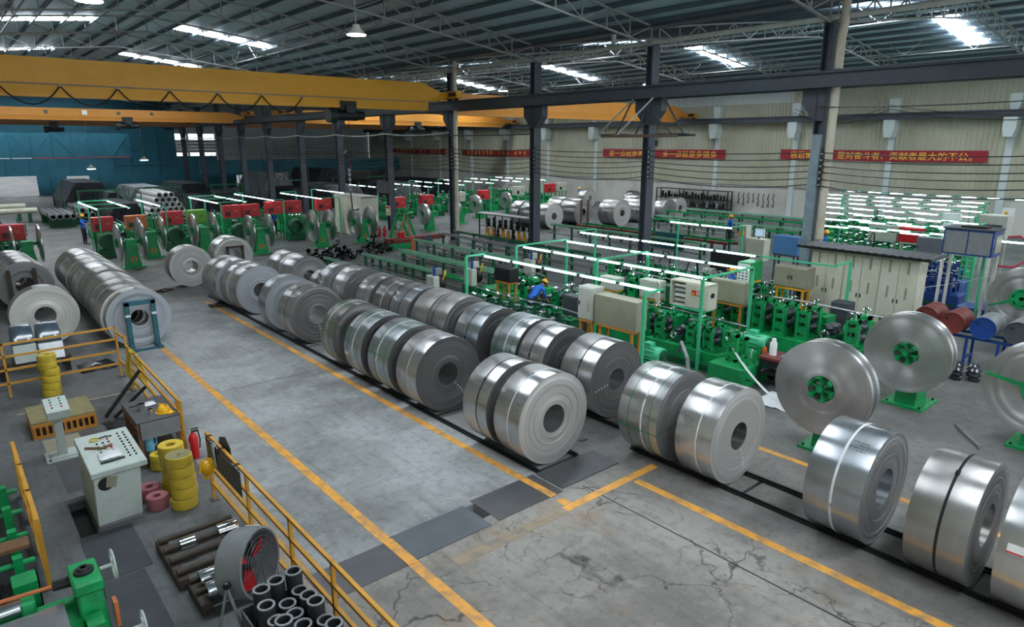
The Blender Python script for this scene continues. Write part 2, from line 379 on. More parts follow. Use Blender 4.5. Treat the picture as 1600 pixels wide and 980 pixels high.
# ================= SETTING =================
BAYW = 28.0; XC1, XC2 = 9.74, 37.88; COLX = 23.74; WALLX = 52.0
COLY = [11.24, 18.65, 25.9, 33.07, 40.5, 47.7, 54.6, 61.8, 68.5, 75.1, 81.7, 88.4]
def zroof(dx):
    d = 13.8-abs(dx); return 10.5+.145*d-.0016*d*d
YN, YF = -12.0, 94.6
def floor_mesh():
    # slab with two real openings: the sump beside the console and the gap in the cross trench
    xs = [-16, .84, 1.08, 5.8, 5.97, 60]; ys = [YN-8, 7.5, 7.95, 11.02, 12.3, 150]; holes = {(1, 3), (3, 1)}; m = MB()
    for i in range(5):
        for j in range(5):
            x0, x1, y0, y1 = xs[i], xs[i+1], ys[j], ys[j+1]
            if (i, j) in holes:
                m.add([(x0, y0, 0), (x1, y0, 0), (x1, y1, 0), (x0, y1, 0), (x0, y0, -.28), (x1, y0, -.28), (x1, y1, -.28), (x0, y1, -.28)], [(4, 5, 6, 7), (0, 4, 5, 1), (1, 5, 6, 2), (2, 6, 7, 3), (3, 7, 4, 0)])
            else: m.add([(x0, y0, 0), (x1, y0, 0), (x1, y1, 0), (x0, y1, 0)], [(0, 1, 2, 3)])
    me = bpy.data.meshes.new('floor'); me.from_pydata(m.v, [], m.f)
    bm = bmesh.new(); bm.from_mesh(me); bmesh.ops.remove_doubles(bm, verts=bm.verts[:], dist=1e-5); bmesh.ops.recalc_face_normals(bm, faces=bm.faces[:])
    if max(bm.faces, key=lambda f: f.calc_area()).normal.z < 0: bmesh.ops.reverse_faces(bm, faces=bm.faces[:])
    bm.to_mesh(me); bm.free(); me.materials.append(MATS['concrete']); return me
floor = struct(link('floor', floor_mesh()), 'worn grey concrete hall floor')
MB().bb(.842, 1.078, 11.022, 12.298, -.278, -.14).obj('sump_oil', 'black_gloss', floor, smooth=0)
def paint(x0, x1, y0, y1, m='line_paint'):
    return MB().bb(x0, x1, y0, y1, -.002, .004).obj('painted_line', m, floor, smooth=0)
paint(4.25, 4.41, 1.0, 22.0); paint(7.07, 7.22, 7.85, 26.2); paint(7.07, 7.22, 6.93, 7.12)
paint(7.0, 9.35, 6.76, 6.92); paint(4.8, 6.95, 6.74, 6.94, 'line_faded'); paint(8.56, 8.72, -3, 6.7); paint(11.44, 11.58, .5, 8.2)
paint(2.92, 3.16, 7.5, 12.6, 'line_faded'); paint(4.5, 6.6, 26.6, 26.75, 'line_faded'); paint(9, 22, 34.9, 35.05, 'line_faded'); paint(.6, 2.9, 17.4, 17.5, 'line_faded')
for a in ((7.78, 7.805, -4, 7.2), (4.6, 23, 33.9, 33.92), (-3, 7.7, 2.0, 2.02), (4.6, 7.0, 16.0, 16.012)):
    MB().bb(*a, -.002, .002).obj('floor_joint', 'black', floor, smooth=0)
# steel cover plates over the cross trench
for k, (x0, x1, y0, y1, z, m, lb) in enumerate(((3.02, 4.36, 7.22, 7.92, .006, 'plate_steel', 'dark flat steel cover plate crossed by the orange aisle line'), (4.40, 5.80, 7.26, 8.0, .012, 'checker_plate', 'diamond-tread steel cover plate set in the aisle'),
                                                (5.97, 7.38, 7.28, 8.05, .012, 'plate_steel', 'brownish steel cover plate touching the orange line corner'), (7.44, 8.92, 7.34, 8.02, .016, 'plate_steel', 'grey steel cover plate in front of the light-faced coil'))):
    tag(MB().bb(x0, x1, y0, y1, .0, z).obj('cover_plate', m, smooth=0), lb, 'steel plate', 'trench cover plates')
MB().bb(4.25, 4.41, 7.2, 7.95, .006, .0145).obj('painted_line', 'line_paint', floor, smooth=0)
MB().bb(7.07, 7.22, 7.25, 8.06, .01, .0145).obj('painted_line', 'line_paint', floor, smooth=0)
tag(MB().bb(9.05, 9.22, 8.42, 8.52, 0, .02).obj('steel_offcut', 'plate_steel'), 'small flat steel offcut on the floor between the coil rows', 'offcut')
# coil saddle rails (steel angles fixed to the floor)
def rail(x, y0, y1, parent):
    MB().bb(x-.05, x+.05, y0, y1, 0, .035).obj('rail', 'black', parent); MB().bb(x-.012, x+.012, y0, y1, .035, .07).obj('rail_flange', 'black', parent)
for nm, xc, h, y0, y1, lb in (('coil_rack', 8.02, .5, 8.05, 27, 'low black steel floor rack under the coil row beside the aisle'), ('coil_rack', 10.55, .42, 8.3, 27, 'low black steel floor rack under the coil row by the mills'), ('coil_rack', 9.95, .37, -1.5, 7.6, 'low black steel floor rack under the five near coils')):
    t = thing(nm, lb, 'floor rack', (xc, y0, 0), group='coil floor racks')
    rail(-h, 0, y1-y0, t); rail(h, 0, y1-y0, t)
    y = .03
    while y < y1-y0:
        MB().bb(-h, h, y-.03, y+.03, 0, .003).obj('crossbar', 'black', t); y += 3.35
# ---- roof ----
def bay(xc, name):
    offs = [.55+1.35*i for i in range(10)]+[13.75]
    P = [(-o, zroof(o)+.22) for o in reversed(offs)]+[(0, zroof(0)+.24)]+[(o, zroof(o)+.22) for o in offs]
    P[0] = (-14.1, zroof(13.9)+.2); P[-1] = (14.1, zroof(13.9)+.2)
    m = MB(); up = [(x, z+.06) for x, z in P]
    m.prism(P+up[::-1], 'y', YN, YF)
    # rebuild as quads: an n-gon end is fine
    c = struct(m.obj('ceiling', 'roof_sheet', None, (xc, 0, 0)), 'blue-grey corrugated metal roof of the %s bay' % name)
    me = MB().bb(-.035, .035, YN+.1, YF-.1, 0, .19).mesh('purlin', 'purlin')
    for o in offs:
        for sg in (-1, 1): link('purlin', me, c, (sg*o, 0, zroof(o)+.02))
    # skylight strips
    for sg in (-1, 1):
        for i in range(1, 6):
            a, b = offs[i]+.06, offs[i+1]-.06
            pm = MB(); za, zb = zroof(a)+.17, zroof(b)+.17
            vs = [(sg*a, -.55, za), (sg*b, -.55, zb), (sg*b, .55, zb), (sg*a, .55, za)]
            pm.add(vs+[(x, y, z+.02) for x, y, z in vs], [(0, 1, 2, 3), (7, 6, 5, 4), (0, 4, 5, 1), (1, 5, 6, 2), (2, 6, 7, 3), (3, 7, 4, 0)])
            pmesh = pm.mesh('skylight_panel', 'skylight', smooth=0)
            near = xc == XC1
            for y in ((-1.2, 13.6, 43.2, 57.8, 87.0) if near else (-1.2, 13.6, 28.6, 43.2, 57.8)):
                if near and sg > 0 and i == 5 and y > 40: continue          # those strips are four sheets long
                out = y < 0 or (near and y < 40) or (near and sg < 0 and i > 3)
                link('skylight_panel_offscreen' if out else 'skylight_panel', pmesh, c, (0, y, 0))
    # trusses
    t = bpy.data.objects.new('roof_truss', None); COL.objects.link(t); struct(t, 'light steel roof truss of the %s bay' % name)
    N = 20; xs = [-13.8+27.6*i/N for i in range(N+1)]
    top = MB(); bot = MB()
    for i in range(N):
        a, b = xs[i], xs[i+1]
        top.bar((a, 0, zroof(a)-.03), (b, 0, zroof(b)-.03), .09, .07); bot.bar((a, 0, zroof(a)-.78), (b, 0, zroof(b)-.78), .09, .07)
    top.obj('top_chord', 'steel_truss', t, smooth=0); bot.obj('bottom_chord', 'steel_truss', t, smooth=0)
    for i in range(N+1):
        x = xs[i]
        MB().bar((x, 0, zroof(x)-.76), (x, 0, zroof(x)-.05), .045).obj('web_member', 'steel_truss', t, smooth=0)
        if i < N:
            x2 = xs[i+1]
            (MB().bar((x, 0, zroof(x)-.05), (x2, 0, zroof(x2)-.76), .04) if (i % 2 == 0) else MB().bar((x, 0, zroof(x)-.76), (x2, 0, zroof(x2)-.05), .04)).obj('web_member', 'steel_truss', t, smooth=0)
    t.location = (xc, COLY[0]-7, 0)
    for y in COLY: dup(t, (xc, y, 0))
    # longitudinal ties with V bracing
    for dx in (-6.2, 6.2):
        b = bpy.data.objects.new('roof_bracing', None); COL.objects.link(b); struct(b, 'thin longitudinal V-braced tie under the %s roof' % name); b.location = (xc+dx, 0, 0)
        zt, zb = zroof(dx)-.05, zroof(dx)-.75
        MB().bar((0, COLY[0]-7, zb), (0, COLY[-1], zb), .05).obj('tie', 'steel_truss', b, smooth=0)
        for i, y in enumerate([COLY[0]-7]+COLY[:-1]):
            m = MB()
            for q in (1.75, 5.25):
                m.bar((0, y+q, zb), (0, y+q-.9, zt), .035); m.bar((0, y+q, zb), (0, y+q+.9, zt), .035)
            m.obj('brace', 'steel_truss', b, smooth=0)
bay(XC1, 'near'); bay(XC2, 'far')
# ---- columns and runways ----
def column_proto():
    t = bpy.data.objects.new('column', None); COL.objects.link(t); struct(t, 'dark steel H-section column carrying the crane runway')
    m = MB(); m.bb(-.24, .24, -.16, -.135, 0, 9.72); m.bb(-.24, .24, .135, .16, 0, 9.72); m.bb(-.012, .012, -.14, .14, 0, 9.72); m.obj('shaft', 'steel_dark', t, smooth=0)
    MB().prism([(-.68, 7.62), (.68, 7.62), (.68, 7.12), (.2, 6.55), (-.2, 6.55), (-.68, 7.12)], 'x', -.2, .2).obj('bracket', 'steel_dark', t, smooth=0)
    MB().bb(-.3, .3, -.25, .25, 0, .03).obj('base_plate', 'steel_dark', t, smooth=0)
    return t
c0 = column_proto(); c0.location = (COLX, COLY[0], 0)
cols = [c0]+[dup(c0, (COLX, y, 0)) for y in COLY[1:]]
half = MB().prism([(-.165, 7.62), (.68, 7.62), (.68, 7.12), (.2, 6.55), (-.165, 6.55)], 'x', -.2, .2).mesh('bracket', 'steel_dark', smooth=0)
for k in (0, 3):
    for ch in cols[k].children:
        if ch.name.startswith('bracket'): ch.data = half
def ibeam(name, x, z0, z1, w, lb, y0=YN, y1=YF):
    m = MB(); m.bb(-w/2, w/2, y0, y1, z0, z0+.03); m.bb(-w/2, w/2, y0, y1, z1-.03, z1); m.bb(-.06, .06, y0, y1, z0, z1)
    o = struct(m.obj(name, 'steel_dark', None, (x, 0, 0), smooth=0), lb)
    MB().bb(-.03, .03, y0, y1, z1, z1+.06).obj('crane_rail', 'steel_dark', o, smooth=0)
    return o
ibeam('runway_beam', COLX-.42, 7.62, 8.1, .34, 'long dark steel crane runway beam along the near side of the columns')
ibeam('runway_beam', COLX+.42, 7.62, 8.06, .34, 'dark steel crane runway beam along the far side of the columns')
ibeam('runway_beam', WALLX-.75, 7.38, 7.78, .34, 'dark steel crane runway beam along the clad side wall')
# gutter pipe, downpipes
struct(MB().cyl((COLX-.05, YN, 9.86), (COLX-.05, YF, 9.86), .1, n=14).obj('trim_1', 'pipe_white'), 'long white rainwater pipe along the column tops')
struct(MB().bb(COLX-.35, COLX+.35, YN, YF, 10.42, 10.5).obj('trim_2', 'steel_dark', smooth=0), 'dark valley gutter between the two roofs')
for y, r, m in ((COLY[0]-.41, .14, 'pipe_cream'), (COLY[3]-.39, .12, 'pipe_cream')):
    d = tag(MB().tube([(COLX-.1, y, 0), (COLX-.1, y, 9.2), (COLX-.1, y-.02, 9.4), (COLX-.12, y-.05, 9.55), (COLX-.12, y-.05, 10.3)], r, 12).obj('downpipe', m),
            'thick cream downpipe on the column by the tall cream cabinets' if y < 20 else 'cream downpipe on the column beside the crane end', 'pipe', 'column downpipes')
    for z in (2.5, 5.2, 8.2): MB().torus((COLX-.1, y, z), r+.01, .02, 'z', 14, 5).obj('pipe_clamp', 'steel_truss', d)
# painted guard on first column
struct(MB().bb(COLX-.34, COLX-.24, COLY[0]-.2, COLY[0]+.12, 1.5, 6.1).obj('trim_3', 'duct_blue', smooth=0), 'pale grey cable duct on the column beside the cream cabinets')
# ---- right wall ----
wall = struct(MB().bb(WALLX, WALLX+.3, YN, YF, 0, 2.32).obj('wall_right', 'wall_white', smooth=0), 'white plastered lower side wall with corrugated cladding above')
def cladding(y0, y1, z0, z1, m, x=WALLX):
    b = MB(); per = .3; n = int((y1-y0)/per); pts = []
    for i in range(n):
        y = y0+i*per; pts += [(0, y), (0, y+.18), (-.05, y+.205), (-.05, y+.275)]
    pts.append((0, y0+n*per)); k = len(pts)
    vs = [(x+p, y, z0) for p, y in pts]+[(x+p, y, z1) for p, y in pts]
    return b.add(vs, [(i, i+1, i+1+k, i+k) for i in range(k-1)]).obj('cladding', m, wall, smooth=0)
cladding(YN, 27.0, 2.32, 10.8, 'cladding'); cladding(27.0, YF, 2.32, 8.9, 'cladding'); cladding(27.0, YF, 8.9, 10.8, 'cladding_pale')
for k in range(-3, 11):
    y = 26.45+7*k if k else 26.45
    m = MB(); m.bb(WALLX-.16, WALLX, y-.2, y+.2, 0, 6.9); m.obj('pilaster', 'cladding_pale', wall, smooth=0)
    m = MB(); m.prism([(y-.22, 6.2), (y+.22, 6.2), (y+.36, 6.75), (y+.36, 7.38), (y-.36, 7.38), (y-.36, 6.75)], 'x', WALLX-.95, WALLX-.02); m.obj('corbel', 'cladding_pale', wall, smooth=0)
    MB().prism([(y-.2, 7.8), (y+.2, 7.8), (y+.32, 8.3), (y+.32, 8.8), (y-.32, 8.8), (y-.32, 8.3)], 'x', WALLX-.5, WALLX-.02).obj('upper_corbel', 'cladding_pale', wall, smooth=0)
struct(MB().bb(WALLX-.06, WALLX-.005, YN, YF, 2.3, 2.4).obj('trim_4', 'mid_grey', smooth=0), 'flashing along the foot of the wall cladding')
wl_ = struct(MB().bb(-5.0, -4.7, YN, YF, 0, 2.32).obj('wall_left_unseen', 'wall_white', smooth=0), 'unseen white side wall added to cut daylight into the near bay')  # unseen wall, added to keep daylight off the left station
MB().bb(-4.9, -4.75, YN, YF, 2.32, 10.8).obj('cladding', 'cladding', wl_, smooth=0)
# ---- end wall ----
wb = struct(MB().bb(-16, 5.4, YF, YF+.3, 0, 12.6).obj('wall_back', 'blue_wall_dark', smooth=0), 'dark teal sheet-metal end wall of the hall')
for (x0, x1, z0, z1, m) in ((5.4, 9.2, 2.15, 12.6, 'blue_wall_dark'), (9.2, 12.1, 0, 12.6, 'blue_wall_dark'), (12.1, 14.4, 2.05, 12.6, 'blue_wall_dark'), (12.1, 14.4, 0, 1.45, 'blue_wall_dark'), (14.4, 24.4, 0, 12.6, 'blue_wall_dark'),
                            (24.4, 29.3, 0, 4.2, 'blue_wall'), (24.4, 29.3, 7.0, 12.6, 'cladding_pale'), (29.3, 52.3, 3.0, 12.6, 'cladding_pale'), (29.3, 31.6, 0, 3.0, 'blue_wall_dark'), (34.6, 52.3, 0, 3.0, 'wall_white'), (31.6, 34.6, 1.6, 3.0, 'blue_wall')):
    MB().bb(x0, x1, YF, YF+.25, z0, z1).obj('wall_panel', m, wb, smooth=0)
for x in (25.9, 27.5): MB().bb(x-.12, x+.12, YF, YF+.2, 4.2, 7.0).obj('mullion', 'cladding_pale', wb, smooth=0)
for z in (4.85, 5.25, 5.65, 6.05): MB().bb(24.4, 29.3, YF+.02, YF+.12, z-.22, z+.17).obj('louvre', 'cladding_pale', wb, smooth=0)
for x in (6.6, 8.8, 12.7, 15.4, 17.2, 19.0, 20.6, 22.2): MB().bb(x-.07, x+.07, YF-.12, YF, 2.2, 7.0).obj('wall_rib', 'blue_wall_dark', wb, smooth=0)
for z in (3.2, 5.0): MB().bb(17.2, 24.4, YF-.1, YF, z-.05, z+.05).obj('wall_rib', 'blue_wall', wb, smooth=0)
# big teal sheeted lintel truss before the end wall
g = thing('sheeted_girder', 'deep teal sheet-clad girder with diagonal ribs across the end of the near bay', 'girder', (0, 90, 0))
xs = [-4.6+1.9*i for i in range(13)]
for i in range(12): MB().bb(xs[i]+.012, xs[i+1]-.012, -.15, .35, 4.3, 6.9).obj('panel', 'blue_wall', g, smooth=0)
for i in range(13): MB().bb(xs[i]-.035, xs[i]+.035, -.2, -.15, 4.3, 6.9).obj('rib', 'blue_wall_dark', g, smooth=0)
for i in range(12):
    a, b = (4.32, 6.88) if i % 2 else (6.88, 4.32); MB().bar((xs[i], -.17, a), (xs[i+1], -.17, b), .06, .04, (0, 1, 0)).obj('diagonal', 'blue_wall_dark', g, smooth=0)
for i in range(12): MB().bb(xs[i]+.1, xs[i+1]-.1, -.2, -.1, 4.2, 4.28).obj('edge_strip', 'white' if i < 7 else 'red_cab', g, smooth=0)
# teal crane-side girder across the far bay end
g = thing('sheeted_girder', 'teal sheet-clad girder across the end of the far bay', 'girder', (0, 86, 0))
for i in range(11): MB().bb(24.6+2.5*i, 24.6+2.5*i+2.47, -.15, .35, 2.2, 3.7).obj('panel', 'blue_wall', g, smooth=0)
MB().bb(24.6, 52, -.2, .4, 3.7, 3.8).obj('top_flange', 'blue_wall_dark', g, smooth=0)
for i in range(9): MB().bb(26+3*i, 26.05+3*i, 0, .05, 3.8, 4.5).obj('rail_post', 'steel_dark', g, smooth=0)
MB().bb(26, 50.05, 0, .05, 4.45, 4.5).obj('handrail', 'steel_dark', g, smooth=0)
for i in range(5): MB().bb(24.9+6*i, 25.2+6*i, -.15, .15, 0, 2.2).obj('leg', 'steel_dark', g, smooth=0)
# ================= COILS =================
def coil_mesh(Rr, r, w, seed, amp=.004, rings=11):
    """wound strip coil, axis y, from y=0 (near face) to y=w; faces stepped in rings like uneven windings"""
    q = random.Random(seed); n = 56
    rad = [r]+sorted(q.uniform(r+.03, Rr-.03) for _ in range(rings))+[Rr]
    face = lambda sgn: [q.uniform(-amp, amp)*(1 if sgn else 1) for _ in range(rings+1)]
    fa, fb = face(0), face(1)
    near = []
    for i in range(rings+1): near += [(rad[i]+.002, fa[i]), (rad[i+1]-.002, fa[i])]
    far = []
    for i in range(rings, -1, -1): far += [(rad[i+1]-.002, w+fb[i]), (rad[i]+.002, w+fb[i])]
    return n, near, far
COILN = {}
def coil(x, y, w, Rr=.865, side='coil_side', face='coil_face_mid', straps=(), eye=None, label='', r=.26, group=None, seed=None, sticker=False, writing=False, dots=None, amp=.004, z0=0., core=None):
    seed = seed if seed is not None else int(x*100+y*1000) % 9973
    q = random.Random(seed)
    t = thing('steel_coil', label, 'steel coil', (x, y, z0), group=group)
    n, near, far = coil_mesh(Rr, r, w, seed, amp)
    c = (0, 0, Rr)
    # body: outer wrap and bore wall
    # end faces bound the outer wrap; each face a mesh of its own centred on the axis
    ob = MB().lathe([(Rr-.002, near[-1][1]), (Rr, near[-1][1]+.003), (Rr, far[0][1]-.003), (Rr-.002, far[0][1])], 'y', 64).obj('outer_wrap', side, t, c)
    MB().lathe(near, 'y', 56).obj('end_face', face, t, c)
    MB().lathe(far, 'y', 40).obj('end_face', face, t, c)
    MB().lathe([(r+.002, near[0][1]), (r, near[0][1]+.002), (r, far[-1][1]-.002), (r+.002, far[-1][1])], 'y', 40).obj('bore', core or side, t, c)
    for (fr, col, sw) in straps:
        yy = w*fr
        s = MB().lathe([(Rr, yy-sw/2), (Rr+.003, yy-sw/2), (Rr+.003, yy+sw/2), (Rr, yy+sw/2)], 'y', 64).obj('strap', col, t, c)
        a = math.radians(q.uniform(100, 200)); p = (Rr+.004)*math.cos(a), (Rr+.004)*math.sin(a)
        MB().box((p[0], yy, p[1]), (.022, sw*1.5, .07), Matrix.Rotation(-a, 3, 'Y')).obj('buckle', 'bright_steel' if col != 'strap_black' else 'strap_black', s)
    if eye:
        for a in (eye if isinstance(eye, (list, tuple)) else [eye]):
            a = math.radians(a); cs, sn = math.cos(a), math.sin(a); m = MB(); yy0, yy1 = -.008, w+.008
            P = [((Rr+.004)*cs, yy0, (Rr+.004)*sn), ((Rr+.004)*cs, yy1, (Rr+.004)*sn), ((r-.004)*cs, yy1, (r-.004)*sn), ((r-.004)*cs, yy0, (r-.004)*sn)]
            for i in range(4): m.bar(P[i], P[(i+1) % 4], .014, .004, (cs, 0, sn) if i % 2 == 0 else (0, 1, 0))
            m.obj('eye_strap', 'strap_green', t, c)
    if sticker:
        a = math.radians(sticker[0]); p = ((Rr+.004)*math.cos(a), sticker[1]*w, (Rr+.004)*math.sin(a))
        s = MB().box(p, (.003, .17, .12), Matrix.Rotation(-a, 3, 'Y')).obj('paper_label', 'white', t, c)
        pr = Vector(p)+Vector((math.cos(a)*.002, 0, math.sin(a)*.002))+Vector((-math.sin(a), 0, math.cos(a)))*.045
        MB().box(pr, (.002, .17, .02), Matrix.Rotation(-a, 3, 'Y')).obj('label_stripe', 'red', s)
    if writing:
        # three hand-written marker lines on the wrap
        m = MB()
        for ln in range(4):
            a = math.radians(writing[0]+3.4*ln); yy = writing[1]*w
            nn = q.randint(4, 7)
            for k in range(nn):
                for _ in range(2):
                    da = q.uniform(-.012, .012); a2 = a+q.uniform(-.014, .014)
                    p0 = Vector(((Rr+.003)*math.cos(a+da), yy+k*.038-.1, (Rr+.003)*math.sin(a+da))); p1 = Vector(((Rr+.003)*math.cos(a2), yy+k*.038-.1+q.uniform(-.02, .02), (Rr+.003)*math.sin(a2)))
                    m.bar(p0, p1, .007, .003, (math.cos(a), 0, math.sin(a)))
        m.obj('marker_writing', 'marker', t, c)
    if dots:
        a = math.radians(dots); nn = 5
        for k in range(nn):
            rr = r+.06+.09*k
            MB().box((rr*math.cos(a), -amp-.003, rr*math.sin(a)), (.03, .004, .03), Matrix.Rotation(.4, 3, 'Y')).obj('chalk_mark', 'chalk', t, c)
    return t
G = 'strap_green'; Wt = 'strap_white'; Bk = 'strap_black'
gA = 'coils along the orange aisle line'; gB = 'coils in the row beside the mills'; gC = 'near coils in front of the decoilers'; gL = 'pale coils stacked by the packing station'
# row A
coil(8.02, 8.17, .70, .875, 'coil_side', 'coil_face_light', [(.45, Wt, .02)], None, 'light-faced steel coil with marker writing beside the trench cover plates', .27, gA, writing=(152, .25), dots=None, amp=.007)
coil(8.02, 9.11, .72, .865, 'coil_side', 'coil_face_dark', [(.42, Bk, .03)], None, 'steel coil with one black strap tucked behind the light-faced coil', .27, gA)
coil(8.0, 11.52, .80, .85, 'coil_side', 'coil_face_dark', [(.45, Wt, .008)], None, 'dark-faced steel coil with dotted chalk line ending the green-strapped group', .26, gA, dots=-52)
coil(8.0, 12.66, .93, .86, 'coil_side_blue', 'coil_face_dark', [(.2, G, .015), (.55, Wt, .02), (.66, G, .015)], 165, 'steel coil with green and white straps, second in the green-strapped group', .26, gA)
coil(8.0, 13.93, .86, .86, 'coil_side_blue', 'coil_face_dark', [(.25, G, .015), (.5, Wt, .02), (.78, G, .015)], None, 'green-strapped steel coil with a small white paper label', .26, gA, sticker=(188, .85))
coil(8.02, 15.45, .70, .865, 'coil_side_dark', 'coil_face_dark', [(.3, G, .015), (.6, Wt, .015), (.8, G, .015)], 150, 'green-strapped steel coil standing beside a gap in the aisle row', .26, gA)
coil(8.08, 18.31, .92, .86, 'coil_side', 'coil_face_dark', [(.45, Bk, .03)], None, 'bright steel coil with dark wound face and open bore after the row gap', .28, gA, dots=-85)
coil(8.05, 20.05, .6, .88, 'coil_side_blue', 'coil_face_bluish', [], None, 'bluish-faced steel coil between two larger coils in the aisle row', .28, gA)
coil(8.1, 22.9, .7, .85, 'coil_side', 'coil_face_bluish', [], None, 'thick pale steel coil with smooth face and half-open bore in the aisle row', .25, gA)
coil(8.05, 23.75, .42, .86, 'coil_side', 'coil_face_light', [], None, 'pale coil pressed behind the smooth-faced coil in the aisle row', .25, gA)
coil(7.95, 24.5, .75, .86, 'coil_side_bright', 'coil_face_bluish', [(.4, Bk, .02)], None, 'glossy pale coil with one black strap at the far end of the aisle row', .25, gA)
coil(7.9, 25.4, .55, .86, 'coil_side_dark', 'coil_face_mid', [(.3, Wt, .02), (.7, Wt, .02)], None, 'dark twice-strapped coil closing the far end of the aisle row', .25, gA)
coil(7.62, 29.37, .74, .845, 'coil_side_dull', 'coil_face_light', [(.4, Bk, .02)], None, 'single pale-faced coil standing alone on the floor behind the aisle row', .26, gA)
coil(9.85, 30.9, .9, .86, 'coil_side', 'coil_face_light', [(.5, Wt, .02)], None, 'pale coil with a steel frame in front of its bore behind the rows', .34, gA)
# row B
coil(10.55, 8.85, .9, .85, 'coil_side', 'coil_face_dark', [(.44, Bk, .03)], None, 'steel coil with chalk dashes on its dark face beside the mill kerb', .25, gB, writing=(140, .15), dots=190)
coil(10.55, 10.32, .82, .85, 'coil_side', 'coil_face_dark', [(.55, Bk, .03)], None, 'black-strapped steel coil next to the coil with chalk dashes', .25, gB)
coil(10.55, 11.24, .9, .86, 'coil_side_blue', 'coil_face_dark', [(.2, G, .015), (.45, Wt, .025), (.8, G, .015)], 170, 'steel coil with green straps in the row beside the mills', .25, gB)
coil(10.55, 12.7, .97, .85, 'coil_side_blue', 'coil_face_dark', [(.5, Bk, .03)], None, 'bluish steel coil with one black strap in the row beside the mills', .25, gB)
coil(10.58, 14.16, .78, .88, 'coil_side_dull', 'coil_face_mid', [(.75, Bk, .015)], None, 'dull grey coil, near half of the thick grey pair', .25, gB)
coil(10.55, 14.97, .76, .88, 'coil_side_dull', 'coil_face_mid', [], None, 'dull grey coil, far half of the thick grey pair', .25, gB)
coil(10.55, 15.99, .96, .86, 'coil_side_blue', 'coil_face_dark', [(.5, Bk, .035)], None, 'black-strapped steel coil just behind the thick grey pair', .25, gB)
coil(10.55, 17.03, .94, .86, 'coil_side_dark', 'coil_face_dark', [(.5, Wt, .015)], None, 'dark steel coil with a thin white strap, second behind the grey pair', .25, gB)
coil(10.55, 18.21, .84, .86, 'coil_side', 'coil_face_dark', [(.45, Bk, .02)], None, 'shiny steel coil with a thin black strap, third behind the grey pair', .25, gB)
coil(10.55, 19.88, .82, .87, 'coil_side_bright', 'coil_face_dark', [], None, 'bright unstrapped steel coil, fourth behind the grey pair', .25, gB)
coil(10.52, 21.15, .67, .86, 'coil_side_blue', 'coil_face_mid', [(.5, Wt, .02)], None, 'bluish steel coil with a white strap, fifth behind the grey pair', .25, gB)
coil(10.5, 22.45, .55, .66, 'coil_side_dark', 'coil_face_dark', [], None, 'small dark coil half hidden between the aisle row and the mill row', .3, gB)
coil(10.5, 24.26, 1.3, .8, 'coil_side', 'coil_face_mid', [(.75, Wt, .02)], None, 'wide shiny steel coil before the black-strapped end coil of the mill row', .25, gB)
coil(10.5, 25.66, 1.0, .8, 'coil_side', 'coil_face_mid', [(.2, Bk, .03)], None, 'steel coil with black strap at the far end of the mill row', .25, gB)
# row C
coil(9.95, 6.67, .88, .865, 'coil_side', 'coil_face_mid', [(.2, G, .014), (.4, Wt, .03), (.75, G, .014)], 190, 'mirror-bright coil with two green straps crossed by a green eye strap', .25, gC)
coil(9.95, 5.55, .72, .865, 'coil_side_bright', 'coil_face_light', [(.42, Wt, .025)], None, 'very bright coil with white strap and marker writing before the first decoiler', .25, gC, writing=(152, .7), dots=-70, core='coil_side_dark')
coil(9.95, 3.17, .80, .865, 'coil_side_blue', 'coil_face_mid', [(.5, Wt, .035)], None, 'silver coil with one broad white strap and faint marker writing', .3, gC, writing=(118, .3))
coil(9.95, 1.88, .71, .865, 'coil_side_dull', 'coil_face_mid', [(.47, Bk, .035)], None, 'grey coil with one broad black buckled strap', .3, gC)
coil(9.95, .88, .70, .87, 'coil_side_bright', 'coil_face_mid', [(.45, G, .02)], None, 'mirror-bright coil with green strap and white paper label', .3, gC, sticker=(165, .75))
# left rows
y = 21.38
for i, (w, Rr, dx, sd, fc) in enumerate(((.32, .86, 0, 'coil_side_dull', 'coil_face_bluish'), (.42, .87, -.06, 'coil_side_dull', 'coil_face_white'), (.4, .84, -.1, 'coil_side_dark', 'coil_face_light'), (.7, .86, -.06, 'coil_side_dull', 'coil_face_mid'), (.6, .87, -.04, 'coil_side_dull', 'coil_face_light'),
                                         (.85, .85, 0, 'coil_side_dull', 'coil_face_light'), (.9, .87, .02, 'coil_side_dull', 'coil_face_mid'), (1.1, .86, 0, 'coil_side_bright', 'coil_face_light'), (1.0, .87, .04, 'coil_side_dull', 'coil_face_light'), (1.0, .86, 0, 'coil_side_dull', 'coil_face_light'), (.9, .87, .05, 'coil_side', 'coil_face_light'), (.9, .86, .02, 'coil_side_dull', 'coil_face_mid'))):
    coil(3.97+dx, y, w, Rr, sd, fc, [(.5, Wt, .02)] if i in (5, 8, 10) else (), None, ('pale coil right behind the teal steel stand' if i == 0 else 'grey coil in the long tight row behind the teal stand, %s from the stand' % ORD[i]), .24, gL, amp=.006)
    y += w+.06+(.1 if i % 3 == 2 else .02)
coil(1.91, 23.4, .5, .868, 'coil_side_dull', 'coil_face_white', (), None, 'cream-white faced coil standing behind the wrapped packs', .27, gL, amp=.006)
y = 29.0
for i, w in enumerate((.8, .7, .9, .8)):
    coil(1.95-.05*i, y, w, .87, 'coil_side_dull', 'coil_face_mid', (), None, 'grey coil in the row behind the cream-faced coil, %s behind it' % ORD[i], .3, gL, amp=.006); y += w+.12
